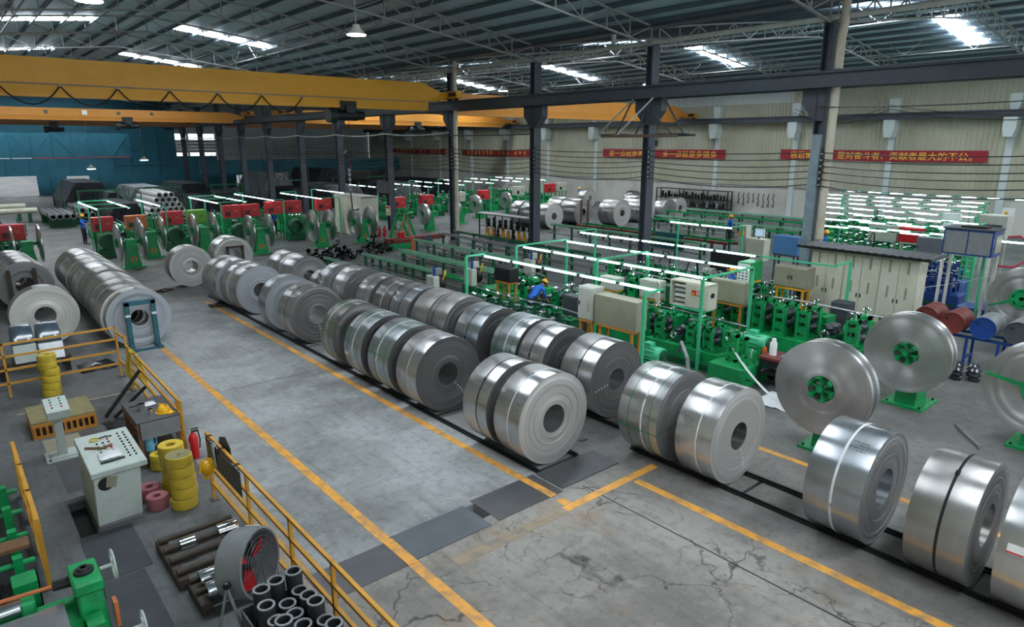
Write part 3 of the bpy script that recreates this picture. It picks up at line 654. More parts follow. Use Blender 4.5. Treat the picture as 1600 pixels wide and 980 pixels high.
# far-bay coils
gD = 'coils stored in the far bay'
for i, (x, y, w, Rr, sd, fc, lb) in enumerate(((32.46, 33.4, .9, .88, 'coil_side_dull', 'coil_face_light', 'pale coil nearest the column in the far-bay coil store'), (32.2, 34.8, 1.0, .88, 'coil_side_dark', 'coil_face_light', 'brownish coil pressed behind the pale one beside the column'), (32.2, 36.0, .9, .9, 'coil_side', 'coil_face_mid', 'shiny coil at the back of the column-side coil trio'),
                                               (37.2, 31.3, 1.5, .95, 'coil_side_dull', 'coil_face_light', 'wide dull coil with a round bore in the middle of the far-bay store'), (35.6, 33.6, 1.5, .95, 'coil_side_dark', 'coil_face_mid', 'brown-grey coil behind a pair of steel uprights'), (35.9, 35.5, 1.4, .95, 'coil_side_dark', 'coil_face_mid', 'brown-grey coil behind the one with the uprights'),
                                               (40.3, 31.5, 1.6, .92, 'coil_side', 'coil_face_light', 'shiny coil partly behind the second steel column'), (42.2, 30.9, .9, .85, 'coil_side', 'coil_face_mid', 'small grey coil left of the last far-bay coil'), (44.4, 31.5, 1.0, .85, 'coil_side_dull', 'coil_face_light', 'last coil of the far-bay store beside the black rack'),
                                               (42.5, 33.6, 1.4, .95, 'coil_side', 'coil_face_mid', 'shiny coil behind the small grey far-bay coil'), (47.6, 38.6, .7, .85, 'coil_side_dark', 'coil_face_mid', 'dark coil standing by the white wall'), (46.4, 43.0, .8, .85, 'coil_side_bright', 'coil_face_white', 'white-faced coil near the far mills by the wall'))):
    coil(x, y, w, Rr, sd, fc, [(.3, Wt, .02), (.7, Wt, .02)] if i in (3, 6) else (), None, lb, .25, gD)
# ================= OVERHEAD: CRANES, LAMPS, CABLES, BANNERS =================
def crane(y, x0, x1, zb, zt, m, label, hoist=None, hook=None, festoon=False, w=.6, zr=(8.16, 8.16)):
    t = thing('bridge_crane', label, 'crane', (0, y, 0))
    h = zt-zb; zs = zb+h*.34; e = 1.35; tp = h*.55; tx0, tx1 = x0, x1; x0 += .45; x1 -= .4
    # upper box with tapered ends
    def prof(z0, z1, yy, cut):
        a = MB()
        a.prism([(x0, z1-cut), (x0+e, z1), (x1-e, z1), (x1, z1-cut), (x1, z0+.1*h), (x1-.45*e, z0), (x0+.45*e, z0), (x0, z0+.1*h)], 'y', -yy, yy); return a
    prof(zs, zt, w/2, h*.36).obj('box_girder', m, t, smooth=0)
    MB().prism([(-w/2+.015, zs), (w/2-.015, zs), (w*.4, zb+.07*h), (-w*.4, zb+.07*h)], 'x', x0+.7*e, x1-.75*e).obj('lower_web', m, t, smooth=0)
    MB().bb(x0+.6*e, x1-.8*e, -w*.47, w*.47, zb, zb+.08*h).obj('bottom_flange', m, t, smooth=0)
    for x, zq in zip((tx0, tx1), zr):
        MB().bb(min(x, x0+.1) if x == tx0 else x1-.1, x0+.1 if x == tx0 else x, -.28, .28, zq+.12, zq+.42).obj('end_joint', m, t, smooth=0)
        k = MB().bb(x-.16, x+.22, -1.25, 1.25, zq+.1, zq+.48).obj('end_truck', m, t, smooth=0)
        for yy in (-.95, .95):
            MB().cyl((x-.04, yy, zq+.131), (x+.1, yy, zq+.131), .13, n=14).obj('wheel', 'black', k)
        MB().bb(x-.28, x-.16, -1.1, -.6, zq+.2, zq+.42).obj('drive_motor', 'black', k)
    if festoon:
        MB().cyl((x0+1, -w/2-.05, zs-.02), (x1-.4, -w/2-.05, zs-.02), .022, n=8).obj('festoon_rail', 'steel_truss', t)
        xs = [x0+2+2.0*i for i in range(int((hoist[0]-.6-x0-2)/2.0)+1)]
        for a in xs: MB().bb(a-.05, a+.05, -w/2-.09, -w/2-.02, zs-.1, zs-.02).obj('cable_trolley', 'steel_truss', t, smooth=0)
        for a, b in zip(xs, xs[1:]):
            pts = []
            for i in range(9):
                u = i/8; pts.append((a+(b-a)*u, -w/2-.06, zs-.08-.72*(1-(2*u-1)**2)))
            MB().tube(pts, .026, 5).obj('festoon_cable', 'black', t)
    if hoist:
        hx, s = hoist
        hs = thing('crane_hoist', hoist_labels.pop(0), 'hoist', (hx, y, zb), group='crane hoists')
        MB().bb(-.45*s, .45*s, -.34, .34, -.12, -.02).bb(-.45*s, .45*s, .3, .34, -.02, .34).bb(-.45*s, .45*s, -.34, -.3, -.02, .34).obj('trolley_frame', 'black', hs, smooth=0)
        for a in (-.3, .3):
            for b in (-.275, .275): MB().cyl((a*s, b-.025, .08*h+.1), (a*s, b+.025, .08*h+.1), .1, n=12).obj('trolley_wheel', 'dark_grey', hs)
        MB().cyl((-.95*s, 0, -.36), (.62*s, 0, -.36), .27*s, n=20).obj('rope_drum', 'black', hs)
        MB().cyl((-1.0*s, 0, -.38), (-.62*s, 0, -.38), .38*s, n=20).obj('gear_case', 'hoist_dark', hs)
        MB().cyl((.62*s, 0, -.36), (1.0*s, 0, -.36), .22*s, n=16).obj('hoist_motor', 'black', hs)
        MB().bb(-.2*s, .3*s, -.5, -.3, -.25, .12).obj('control_box', 'hoist_dark', hs, smooth=0)
        if hook:
            for a in (-.1, .14): MB().cyl((a, 0, -.5), (a*.9, 0, hook-zb+.25), .012, n=6).obj('wire_rope', 'black', hs)
            k = MB().cyl((0.02, -.1, hook-zb), (0.02, .1, hook-zb), .22, n=18).obj('hook_block', 'black', hs)
            MB().tube([(0, 0, hook-zb-.2), (0, 0, hook-zb-.42), (.09, 0, hook-zb-.52), (.1, 0, hook-zb-.66), (0, 0, hook-zb-.74), (-.1, 0, hook-zb-.66)], .035, 8).obj('hook', 'rust_red', k)
            ch = MB()
            for i in range(9): ch.torus((0, 0, hook-zb-.8-.13*i), .06, .016, 'x' if i % 2 else 'y', 10, 5)
            ch.obj('chain', 'bright_steel', k)
            MB().tube([(0, 0, hook-zb-1.95), (.05, 0, hook-zb-2.8), (.1, 0, hook-zb-2.95), (.45, 0, hook-zb-2.9)], .035, 6).obj('lifting_bar', 'steel_dark', k)
            m2 = MB()
            for i in range(5):
                m2.bar((-.15+.22*i, .35, hook-zb-.35), (-.15+.22*i, .35, hook-zb+.42), .012); m2.bar((-.2, .35, hook-zb-.35+.19*i), (.75, .35, hook-zb-.35+.19*i), .012)
            m2.obj('guard_grid', 'steel_dark', k, smooth=0)
    return t
hoist_labels = ['dark green rope hoist with hook and chain hanging from the big yellow crane', 'small dark hoist under the orange crane before the teal girder', 'small dark hoist on the farthest near-bay crane', 'small dark hoist under the far-bay crane behind the column']
crane(33.0, -4.0, 23.27, 7.57, 9.04, 'crane_yellow', 'bright yellow bridge crane spanning the near bay with looped festoon cable', (16.9, 1.0), 5.25, True)
t = crane(65.0, -4.0, 23.27, 7.58, 8.5, 'crane_orange', 'orange bridge crane with faint star marks spanning the near bay before the teal girder', (13.2, .9))
for k, x in enumerate((7.6, 10.2, 12.6, 15.1)):
    m = MB(); pts = []
    for i in range(10):
        a = PI/2+2*PI*i/10; r = .22 if i % 2 == 0 else .1; pts.append((x+r*math.cos(a), 8.2+r*math.sin(a)))
    if k == 1: pts = [(x-.18, 8.02), (x+.18, 8.02), (x+.18, 8.38), (x-.18, 8.38)]
    m.prism(pts, 'y', -.306, -.3); m.obj('star_mark', 'white' if k == 1 else 'dark_grey', t, smooth=0)
crane(78.0, -4.0, 23.27, 7.45, 8.15, 'crane_brown', 'dull brown-orange bridge crane farthest away in the near bay', (9.6, .8))
crane(36.5, 24.22, 51.2, 7.55, 8.9, 'crane_orange', 'orange bridge crane spanning the far bay behind the columns', None, zr=(8.13, 7.85))
crane(60.0, 24.22, 51.2, 7.55, 8.7, 'crane_orange', 'second orange bridge crane farther along the far bay', (38.5, .9), zr=(8.13, 7.85))
crane(78.2, 24.22, 51.2, 7.5, 8.5, 'crane_brown', 'brownish bridge crane at the far end of the far bay', None, zr=(8.13, 7.85))
# suspended maintenance platform round the third column
t = thing('hanging_platform', 'rusty frame platform hung on rods from the runway beam around a column', 'platform', (22.75, 18.5, 6.1))
MB().bb(-.06, .06, -2.0, 2.0, -.06, .06).obj('front_beam', 'rust_brown', t, smooth=0); MB().bb(.6, .68, -2.4, 2.4, -.02, .06).obj('back_beam', 'steel_dark', t, smooth=0)
for y in (-1.9, -.9, .9, 2.0): MB().bb(-.05, .7, y-.05, y+.05, .03, .08).obj('cross_beam', 'steel_dark', t, smooth=0)
MB().bb(0, .6, -2.2, -1.0, .08, .1).obj('deck_board', 'wood_dark', t, smooth=0); MB().bb(0, .6, 1.0, 2.3, .08, .1).obj('deck_board', 'plate_steel', t, smooth=0)
for a, b, mm in (((-.02, -2.3, .06), (.35, -1.0, 1.5), 'steel_dark'), ((.0, 1.1, .06), (.3, -.5, 1.52), 'pipe_white'), ((-.02, 2.2, .06), (.35, .6, 1.5), 'steel_truss'), ((.6, 1.7, .06), (.5, .75, 1.5), 'steel_dark'), ((.6, -1.3, .06), (.5, -.4, .9), 'steel_dark'), ((.6, .6, .06), (.5, .1, .9), 'steel_dark')):
    MB().bar(a, b, .05).obj('hanger_rod', mm, t, smooth=0)
MB().cyl((0, -1.0, -.06), (0, -1.0, -.2), .01, n=6).obj('hook_line', 'black', t); MB().cyl((0, -1.0, -.2), (0, -1.0, -.42), .06, .05, n=10).obj('pulley_block', 'black', t)
# lamps
def lamp(x, y, z, ztop, lb, s=1.):
    ztop = zroof(x-(XC1 if x < COLX else XC2))+.22
    t = thing('high_bay_lamp', lb, 'lamp', (x, y, z), group='high-bay lamps')
    MB().lathe([(.02, .34*s), (.12*s, .34*s), (.16*s, .2*s), (.3*s, .08*s), (.36*s, 0), (.34*s, 0), (.27*s, .06*s)], 'z', 24).obj('reflector', 'cab_grey', t)
    MB().lathe([(.0, -.02*s), (.33*s, -.02*s), (.33*s, .01*s), (0, .01*s)], 'z', 20).obj('diffuser', 'lamp_light', t)
    MB().cyl((0, 0, .34*s), (0, 0, ztop-z), .015, n=6).obj('hanger', 'steel_truss', t)
lamp(12.34, 22.94, 9.55, 11.9, 'round white high-bay lamp hanging above the aisle'); lamp(4.08, 22.64, 9.6, 11.9, 'round high-bay lamp at the roof edge over the packing station')
lamp(32.7, 39.2, 9.5, 12.0, 'round high-bay lamp hanging in the far bay beyond the columns'); lamp(38.9, 30.9, 9.75, 12.2, 'round high-bay lamp beside the second column in the far bay')
lamp(10.9, 70.0, 3.6, 12.0, 'small conical lamp hanging before the teal end wall'); lamp(15.2, 70.0, 4.3, 11.7, 'small conical lamp hanging before the dark end wall panel')
# roof ventilator stub
struct(MB().cyl((COLX-.3, 20.6, 9.95), (COLX-.3, 20.6, 10.35), .1, n=12).obj('trim_5', 'pipe_white'), 'white pipe stub on the gutter pipe')
# cables strung between the columns
def cable(pts_y, x, z, sag, r, m, lb, grp):
    P = []
    for a, b in zip(pts_y, pts_y[1:]):
        for i in range(8):
            u = i/8; P.append((x, a+(b-a)*u, z-sag*(1-(2*u-1)**2)))
    P.append((x, pts_y[-1], z))
    return tag(MB().tube(P, r, 5).obj('cable', m), lb, 'cable', grp)
cy = [4.0]+COLY[:8]
for k, (z, s) in enumerate(((5.5, .1), (5.28, .12), (5.05, .14), (4.85, .16), (4.62, .2), (4.4, .25))):
    cable(cy, 23.46, z, s, .017, 'black', 'black cable strung from column to column, %s from the top of the six' % ORD[k], 'cables along the columns')
cable([4.0, COLY[0]], 23.46, 7.0, .08, .016, 'black', 'single black cable leading from the pipe-clad column toward the near end', 'cables along the columns')
cable(COLY[3:], 23.455, 6.42, .14, .035, 'pipe_white', 'white cable bundle sagging along the columns under the runway', 'cables along the columns')
cable(COLY[2:5], 23.465, 6.25, .03, .03, 'black', 'dark conduit running between the columns under the white bundle', 'cables along the columns')
for k, (z, s) in enumerate(((8.35, .8), (8.1, .9))):
    cable([5, 19.5, 26.4], 51.0, z, s, .02, 'black', 'thin dark wire hanging along the clad wall above the runway' if k == 0 else 'thin dark wire hanging along the clad wall just under the other', 'wires on the side wall')
for k, y in enumerate(COLY[:4]):
    t = thing('insulator_bracket', 'cable bracket with small pale insulators on the %s column from the cream cabinets' % ORD[k], 'cable bracket', (23.44, y-.29, 4.3), group='cable brackets on the columns')
    MB().bb(-.02, .03, -.02, .02, 0, 1.35).obj('bar', 'black', t, smooth=0); MB().bb(-.02, .06, .0, .12, .6, .66).obj('arm', 'black', t, smooth=0)
    for j in range(6): MB().cyl((-.03, 0, .1+.21*j), (-.08, 0, .1+.21*j), .026, n=8).obj('insulator', 'cab_grey', t)
# banners
def banner(y0, y1, z0, z1, text, lb, tw=None, marks=None):
    t = thing('banner', lb, 'banner', (WALLX-.2, (y0+y1)/2, z0), group='red slogan banners on the side wall')
    n = 14; L = y1-y0; vs = []; fs = []
    for i in range(n+1):
        u = i/n; y = -L/2+L*u; dz = -.06*(1-(2*u-1)**2)
        vs += [(-.01, y, dz), (-.01, y, z1-z0+dz*.5), (.01, y, z1-z0+dz*.5), (.01, y, dz)]
    for i in range(n):
        a = i*4
        for k in range(4): fs.append((a+k, a+(k+1) % 4, a+4+(k+1) % 4, a+4+k))
    fs += [(0, 1, 2, 3), (n*4+3, n*4+2, n*4+1, n*4)]
    MB().add(vs, fs).obj('cloth', 'banner_red', t)
    h = (z1-z0)
    if text:
        cu = bpy.data.curves.new('lettering', 'FONT'); cu.body = text; cu.size = h*.78; cu.align_x = 'CENTER'; cu.extrude = .004
        to = bpy.data.objects.new('lettering', cu); COL.objects.link(to); bpy.context.view_layer.update()
        me = bpy.data.meshes.new_from_object(to.evaluated_get(bpy.context.evaluated_depsgraph_get())); bpy.data.objects.remove(to)
        me.materials.clear(); me.materials.append(MATS['banner_gold'])
        xs = [v.co.x for v in me.vertices]; ys = [v.co.y for v in me.vertices]
        if xs:
            wd = max(xs)-min(xs); cx = (max(xs)+min(xs))/2; cyy = (max(ys)+min(ys))/2; k = (tw or L*.88)/wd
            for v in me.vertices: v.co.x = (v.co.x-cx)*k; v.co.y -= cyy
        # text reads along -y when seen from the hall (wall normal is -x)
        o = link('lettering', me, t, (-.02, 0, h*.5-.03)); o.rotation_euler = (PI/2, 0, -PI/2)
    if marks:
        q = random.Random(int(y0)); m = MB(); nn = marks; cw = L*.86/nn
        for i in range(nn):
            if i in (nn//4, nn//2): continue
            yc = -L/2+L*.07+cw*(i+.5); s = min(cw*.8, h*.62)/2
            for _ in range(3):
                zz = h/2+q.uniform(-s, s)*.9; m.bb(-.018, -.012, yc-s*q.uniform(.6, 1), yc+s*q.uniform(.6, 1), zz-.03, zz+.03)
            for _ in range(2):
                yy = yc+q.uniform(-s, s)*.7; m.bb(-.018, -.012, yy-.03, yy+.03, h/2-s, h/2+s)
        m.obj('faded_lettering', 'banner_gold', t, smooth=0)
banner(32.5, 46.4, 4.5, 5.27, '差一点就是差很　　多一点就是多很多', 'red banner with gold slogan behind the second cable-hung column')
banner(13.5, 27.55, 4.6, 5.34, '容忍懒惰　　是对奋斗者、贡献者最大的不公。', 'long red banner with gold slogan behind the pipe-clad column')
banner(57.0, 70.2, 4.35, 5.05, None, 'red banner with faded gold lettering between two far columns', marks=15)
banner(74.0, 87.3, 4.4, 5.1, None, 'red banner farthest along the side wall with faded lettering', marks=13)
# ================= MACHINES =================
# shared piece meshes
def upright(m, x, w=.13, y=.13, z0=.54, h=.62):
    m.bb(x-w/2, x+w/2, -y, -y+.055, z0, z0+h); m.bb(x-w/2, x+w/2, y-.055, y, z0, z0+h); m.bb(x-w/2, x+w/2, -y, y, z0+h-.07, z0+h); m.bb(x-w/2, x+w/2, -y, y, z0, z0+.06)
    m.bb(x-w*.4, x+w*.4, -y+.05, y-.05, z0+.12, z0+.26); m.bb(x-w*.4, x+w*.4, -y+.05, y-.05, z0+.36, z0+.46)
    m.cyl((x, 0, z0+h), (x, 0, z0+h+.1), .02, n=6)
def mk_stand(col):
    m = MB(); upright(m, -.34); upright(m, .2); m.bb(-.42, .28, -.15, .15, .5, .545); return m.mesh('roll_stand', col, smooth=0)
STAND = {c: mk_stand(c) for c in ('green', 'blue', 'green_dark')}
hw = MB().torus((0, 0, 0), .085, .014, 'z', 12, 4)
for k in range(3): hw.bar((.085*math.cos(k*2.09), .085*math.sin(k*2.09), 0), (0, 0, -.01), .016)
HW = hw.mesh('handwheel', 'chrome')
ROLL = MB().lathe([(.03, -.21), (.1, -.21), (.13, -.14), (.1, -.05), (.085, 0), (.1, .05), (.13, .14), (.1, .21), (.03, .21)], 'x', 14).mesh('roll', 'roll_steel')
SIDER = MB().lathe([(.02, 0), (.11, .0), (.13, .05), (.08, .09), (.13, .13), (.11, .18), (.02, .18)], 'z', 12).mesh('side_roll', 'roll_steel')
def mk_gear(col):
    m = MB(); m.bb(-.2, .2, -.2, .2, 0, .44); m.bb(-.24, .24, -.23, .23, 0, .04); m.cyl((0, 0, .44), (0, 0, .5), .07, n=10); m.cyl((-.2, 0, .3), (-.26, 0, .3), .1, n=12); m.bb(-.22, .22, -.215, .215, .24, .28); return m.mesh('gearbox', col, bevel=.015)
GEAR = {c: mk_gear(c) for c in ('green', 'blue', 'green_dark')}
def mk_motor(col):
    m = MB(); m.lathe([(.01, -.26), (.12, -.26), (.15, -.24), (.15, .16), (.165, .16), (.165, .28), (.13, .3), (.01, .3)], 'x', 18, (0, 0, .2))
    for k in range(12):
        a = 2*PI*k/12; m.bar((-.22, .155*math.cos(a), .2+.155*math.sin(a)), (.15, .155*math.cos(a), .2+.155*math.sin(a)), .012, .03, (0, math.cos(a), math.sin(a)))
    m.bb(-.18, .12, -.14, .14, 0, .06); m.bb(-.12, .04, -.08, .08, .34, .42); return m.mesh('motor', col)
MOTOR = {c: mk_motor(c) for c in ('green', 'blue', 'green_light', 'green_dark')}
FANC = MB().lathe([(.01, 0), (.13, 0), (.13, .012), (.01, .012)], 'x', 16).torus((.012, 0, 0), .09, .008, 'x', 14, 4).torus((.012, 0, 0), .05, .008, 'x', 14, 4).mesh('fan_grille', 'green_dark')
SHAFT = MB().cyl((0, 0, 0), (.42, 0, 0), .022, n=8).cyl((.04, 0, 0), (.1, 0, 0), .045, n=8).cyl((.32, 0, 0), (.38, 0, 0), .045, n=8).mesh('drive_shaft', 'roll_steel')
def mill(x, y, L, label, col='green', n=None, seed=1, group=None, welder=True, zs=1., narrow=False):
    q = random.Random(seed); t = thing('tube_mill', label, 'tube mill', (x, y, 0), group=group)
    MB().bb(-.5, .45, 0, L, 0, .5).obj('base', col, t, smooth=0); MB().bb(-.56, -.5, .1, L-.1, .1, .2).obj('base_rail', 'green_dark', t, smooth=0)
    MB().bb(.55, 1.3, .3, L-.3, 0, .42).obj('drive_base', 'green_dark' if col == 'green' else col, t, smooth=0)
    n = n or int((L-.6)/.52)
    for i in range(n):
        yy = .45+.52*i
        kind = q.random()
        if kind < .78:
            s = link('roll_stand', STAND[col], t, (0, yy, 0))
            for xx in (-.34, .2): link('handwheel', HW, s, (xx, 0, 1.28+q.uniform(-.02, .03)), (0, 0, q.uniform(0, 2)))
            for zz in (.73, .95): link('roll', ROLL, s, (-.07, 0, zz))
        else:
            k = MB().bb(-.3, .2, -.18, .18, .5, .72).obj('side_roll_box', 'green_dark', t, (0, yy, 0), smooth=0)
            for xx in (-.17, .05): link('side_roll', SIDER, k, (xx, 0, .73))
            link('handwheel', HW, k, (-.42, 0, .75), (0, PI/2, 0))
        if i % 2 == 0 and yy < L-.6:
            g = link('gearbox', GEAR[col], t, (.85, yy+.1, .42)); link('drive_shaft', SHAFT, g, (-.62, 0, .31)); link('drive_shaft', SHAFT, g, (-.62, 0, .53))
        elif i % 4 == 1:
            mo = link('motor', MOTOR['green_light' if col == 'green' else col], t, (1.05, yy, .42)); link('fan_grille', FANC, mo, (.3, 0, .2))
    yy = .7
    while yy < L-.5 and not narrow:
        if q.random() < .6:
            mo = link('motor', MOTOR[q.choice(['green_light', 'green'])] if col == 'green' else MOTOR[col], t, (1.38, yy, .2)); mo.rotation_euler = (0, 0, q.choice([0, 0, PI/2])); link('fan_grille', FANC, mo, (.3, 0, .2))
            MB().bb(1.1, 1.68, yy-.22, yy+.22, 0, .2).obj('motor_mount', 'green_dark', t, smooth=0)
        elif q.random() < .6:
            MB().bb(1.28, 1.66, yy-.2, yy+.2, 0, q.uniform(.7, 1.1)).obj('pump_box', q.choice(['dark_grey', 'cab_grey', 'green', 'black']), t, bevel=.015, smooth=0)
        yy += q.uniform(.6, .9)
    MB().tube([(1.15, .2, .95), (1.15, L*.3, 1.0), (1.12, L*.6, .93), (1.15, L-.2, .97)], .025, 6).obj('coolant_pipe', 'tube_steel', t)
    for k in range(int(L/1.6)): MB().bb(1.13, 1.17, .5+1.6*k-.02, .5+1.6*k+.02, .42, .95).obj('pipe_post', 'green_dark', t, smooth=0)
    if welder:
        k = MB().bb(-.32, .3, 0, .5, 0, .62).bb(-.1, .2, .1, .4, .62, .75).obj('weld_head', 'green_dark', t, (0, L*.62, .5), smooth=0)
        MB().cyl((-.2, .25, .6), (-.2, .25, .95), .05, n=8).obj('squeeze_screw', 'chrome', k); link('handwheel', HW, k, (-.2, .25, .97))
        MB().tube([(.2, .3, .7), (.5, .3, 1.2), (.9, .35, 1.1), (1.1, .4, .5)], .03, 6).obj('coolant_hose', 'black', k)
    return t
# light frames with bare tubes
TB = MB().cyl((0, -.62, 0), (0, .62, 0), .028, n=6).mesh('tube_lamp', 'tube_light')
TC = MB().bb(-.025, .025, -.05, .05, -.02, .03).mesh('lamp_holder', 'dark_grey', smooth=0)
def light_frame(xs, y0, y1, z, label, group='fluorescent light frames over the mills', col='green_light', posts=True, px=None, ny=None, tube_range=None, gap=.17, post_x=None):
    t = thing('light_frame', label, 'light frame', (0, y0, 0), group=group); L = y1-y0
    for x in xs:
        MB().bb(x+.03, x+.08, 0, L, z, z+.05).obj('lamp_rail', col, t, smooth=0)
        a, b = tube_range or (0, L); n = ny or max(1, int((b-a)/1.36)); st = (b-a)/n
        for i in range(n):
            k = link('tube_lamp', TB, t, (x, a+st*(i+.5), z+.02)); k.scale = (1, (st-gap)/1.24, 1)
        for i in range(n+1): link('lamp_holder', TC, t, (x, a+st*i, z+.02))
    if len(xs) > 1 or px is not None:
        x0 = px if px is not None else xs[0]; x1 = xs[-1]
        px_all = list(post_x or ((x0, x1+.05) if len(xs) > 1 else (x0,)))
        for yy in ([0, L/2, L] if len(xs) > 1 else [0, L]):
            MB().bb(min([x0, x1]+px_all), max([x0, x1+.05]+px_all), yy-.025, yy+.025, z+.05, z+.1).obj('crossbar', col, t, smooth=0)
            if posts:
                for xx in px_all: MB().bb(xx-.035, xx+.035, yy-.035, yy+.035, 0, z+.05).obj('post', 'green_light', t, smooth=0)
    elif posts:
        for yy in (0, L): MB().bb(xs[0]+.03, xs[0]+.08, yy-.025, yy+.025, 0, z).obj('post', col, t, smooth=0)
    return t
def cabinet(x, y0, y1, z0, z1, d, m, label, legs='crane_orange', doors=2, sticker=False, zfoot=.5, name='control_cabinet', group=None, handle=True, vents=False, front_legs=False):
    """wall-mounted style cabinet facing -x, on leg frame"""
    t = thing(name, label, 'cabinet', (x, (y0+y1)/2, 0), group=group); w = y1-y0
    MB().bb(0, d, -w/2, w/2, z0, z1).obj('body', m, t, bevel=.01, smooth=0)
    for i in range(doors):
        a = -w/2+.02+(w-.04)*i/doors; b = -w/2+.02+(w-.04)*(i+1)/doors
        dd = MB().bb(-.02, -.001, a+.008, b-.008, z0+.03, z1-.03).obj('door', m, t, bevel=.004, smooth=0)
        if handle: MB().bb(-.035, -.021, b-.07 if i == 0 else a+.04, b-.04 if i == 0 else a+.07, (z0+z1)/2-.06, (z0+z1)/2+.06).obj('handle', 'black', dd, smooth=0)
        if vents:
            for k in range(5): MB().bb(-.026, -.019, a+.1, a+.16, z0+.25+.06*k, z0+.28+.06*k).obj('vent', 'cab_olive', dd, smooth=0)
    if sticker:
        k = MB().bb(-.025, -.0195, -w*.32, -w*.08, z1-.3, z1-.14).obj('warning_sticker', 'red', t, smooth=0)
        MB().prism([(-w*.13, z1-.27), (-w*.09, z1-.27), (-w*.11, z1-.17)], 'x', -.028, -.025).obj('warning_triangle', 'helmet', k, smooth=0)
        for j in range(2): MB().bb(-.028, -.025, -w*.3, -w*.15, z1-.2-.05*j, z1-.18-.05*j).obj('sticker_print', 'white', k, smooth=0)
    if legs:
        for yy in (-w*.38, w*.38):
            for xx in ((.06,) if front_legs else (.06, d-.06)): MB().bb(xx-.03, xx+.03, yy-.03, yy+.03, 0, z0-.05).obj('leg', legs, t, smooth=0)
        MB().bb(.0, d, -w*.45, w*.45, z0-.06, z0).obj('leg_frame', legs, t, smooth=0)
    return t
# decoilers: twin discs either side of a numbered green post, axis along x
def digits(t, s, x, y, z, h):
    cu = bpy.data.curves.new('number', 'FONT'); cu.body = s; cu.size = h; cu.align_x = 'CENTER'; cu.extrude = .003
    to = bpy.data.objects.new('number', cu); COL.objects.link(to); bpy.context.view_layer.update()
    me = bpy.data.meshes.new_from_object(to.evaluated_get(bpy.context.evaluated_depsgraph_get())); bpy.data.objects.remove(to)
    me.materials.clear(); me.materials.append(MATS['orange'])
    o = link('painted_number', me, t, (x, y, z)); o.rotation_euler = (PI/2, 0, 0); return o
def spider(m, Rr, arms=6):
    m.cyl((-.12, 0, 0), (.12, 0, 0), .06, n=12)
    for k in range(arms):
        a = 2*PI*k/arms+.3; c, s = math.cos(a), math.sin(a)
        m.bar((-.04, .04*c, .04*s), (-.04, Rr*.95*c, Rr*.95*s), .03, .02, (1, 0, 0)); m.bar((.04, .04*c, .04*s), (.04, Rr*.95*c, Rr*.95*s), .03, .02, (1, 0, 0))
        m.box((-.02, Rr*c, Rr*s), (.2, .1, .03), Matrix.Rotation(a-PI/2, 3, 'X'))
def decoiler(x, y, z, label, Rd=.9, w=.09, gap=.9, sides=(1, 1), num=None, offs=None, r=.25, arm=False, col='green', rz=0., group='decoilers'):
    t = thing('decoiler', label, 'decoiler', (x, y, 0), rz, group=group)
    m = MB(); m.prism([(-.34, .05), (.34, .05), (.2, z-.1), (-.2, z-.1)], 'y', -.22, .22); m.obj('post', col, t, smooth=0)
    MB().bb(-.5, .5, -.42, .42, 0, .05).obj('base_plate', col, t, smooth=0)
    for a in (-.42, .42):
        for b in (-.34, .34): MB().cyl((a, b, .05), (a, b, .09), .025, n=6).obj('anchor_bolt', 'black', t)
    MB().bb(-.24, .24, -.2, .2, z-.2, z+.14).obj('bearing_head', col, t, bevel=.03, smooth=0); MB().cyl((min(offs)-.1 if offs else -gap/2-.1, 0, z), (.3 if offs else gap/2+.1, 0, z), .07, n=14).obj('spindle', 'green_dark', t)
    for sg, on, oo in zip((-1, 1), sides, offs or (-gap/2, gap/2)):
        if not on: continue
        xx = oo
        q = random.Random(int(x*10+y+sg)); prof = [(r, -w/2)]; rr = r
        while rr < Rd-.06:
            r2 = min(Rd-.01, rr+q.uniform(.04, .13)); dx = q.uniform(-.0006, .0006); prof += [(rr+.001, -w/2+dx), (r2, -w/2+dx)]; rr = r2
        prof += [(Rd, -w/2+.006), (Rd, w/2-.006), (Rd-.01, w/2), (r, w/2)]
        d = MB().lathe(prof, 'x', 64, closed=True).obj('strip_coil', 'disc_face', t, (xx, 0, z))
        m = MB(); spider(m, r-.03); m.obj('mandrel', 'green', t, (xx, 0, z), smooth=0)
        if arm and sg == -1:
            m = MB()
            for k in range(3):
                a = 2*PI*k/3+arm; c, s = math.cos(a), math.sin(a); m.prism([(0, -.05), (.7*Rd/.9*1.25, -.02), (.7*Rd/.9*1.25, .02), (0, .05)], 'z', -.008, .008)
                n0 = len(m.v)-8
                for j in range(n0, len(m.v)):
                    px, py, pz = m.v[j]; m.v[j] = (-w/2-.02+pz, px*c-py*s, px*s+py*c)
            m.lathe([(.01, -w/2-.06), (.3, -w/2-.06), (.3, -w/2-.012), (.01, -w/2-.012)], 'x', 24); m.obj('retaining_arms', col, t, (xx, 0, z))
    if num: digits(t, num, 0, -.225-.003, .28, .36)
    return t
decoiler(12.62, 5.1, 1.38, 'double-disc green decoiler with bare shiny disc and open six-arm mandrel behind the bright coil', .9, .1, offs=(-.66, -.42))
decoiler(16.35, 4.97, 1.33, 'double-disc green decoiler standing between two other decoilers near the oil drums', .89, .1, offs=(-.66, -.42))
decoiler(15.75, 2.45, 1.32, 'green decoiler whose disc is held by flat green arms', .92, .1, offs=(-.62, -.42), arm=.15)
decoiler(24.5, 4.75, 1.35, 'green decoiler with a green retaining arm beside the blue mill', .9, .12, offs=(-.55, -.3), arm=1.7)
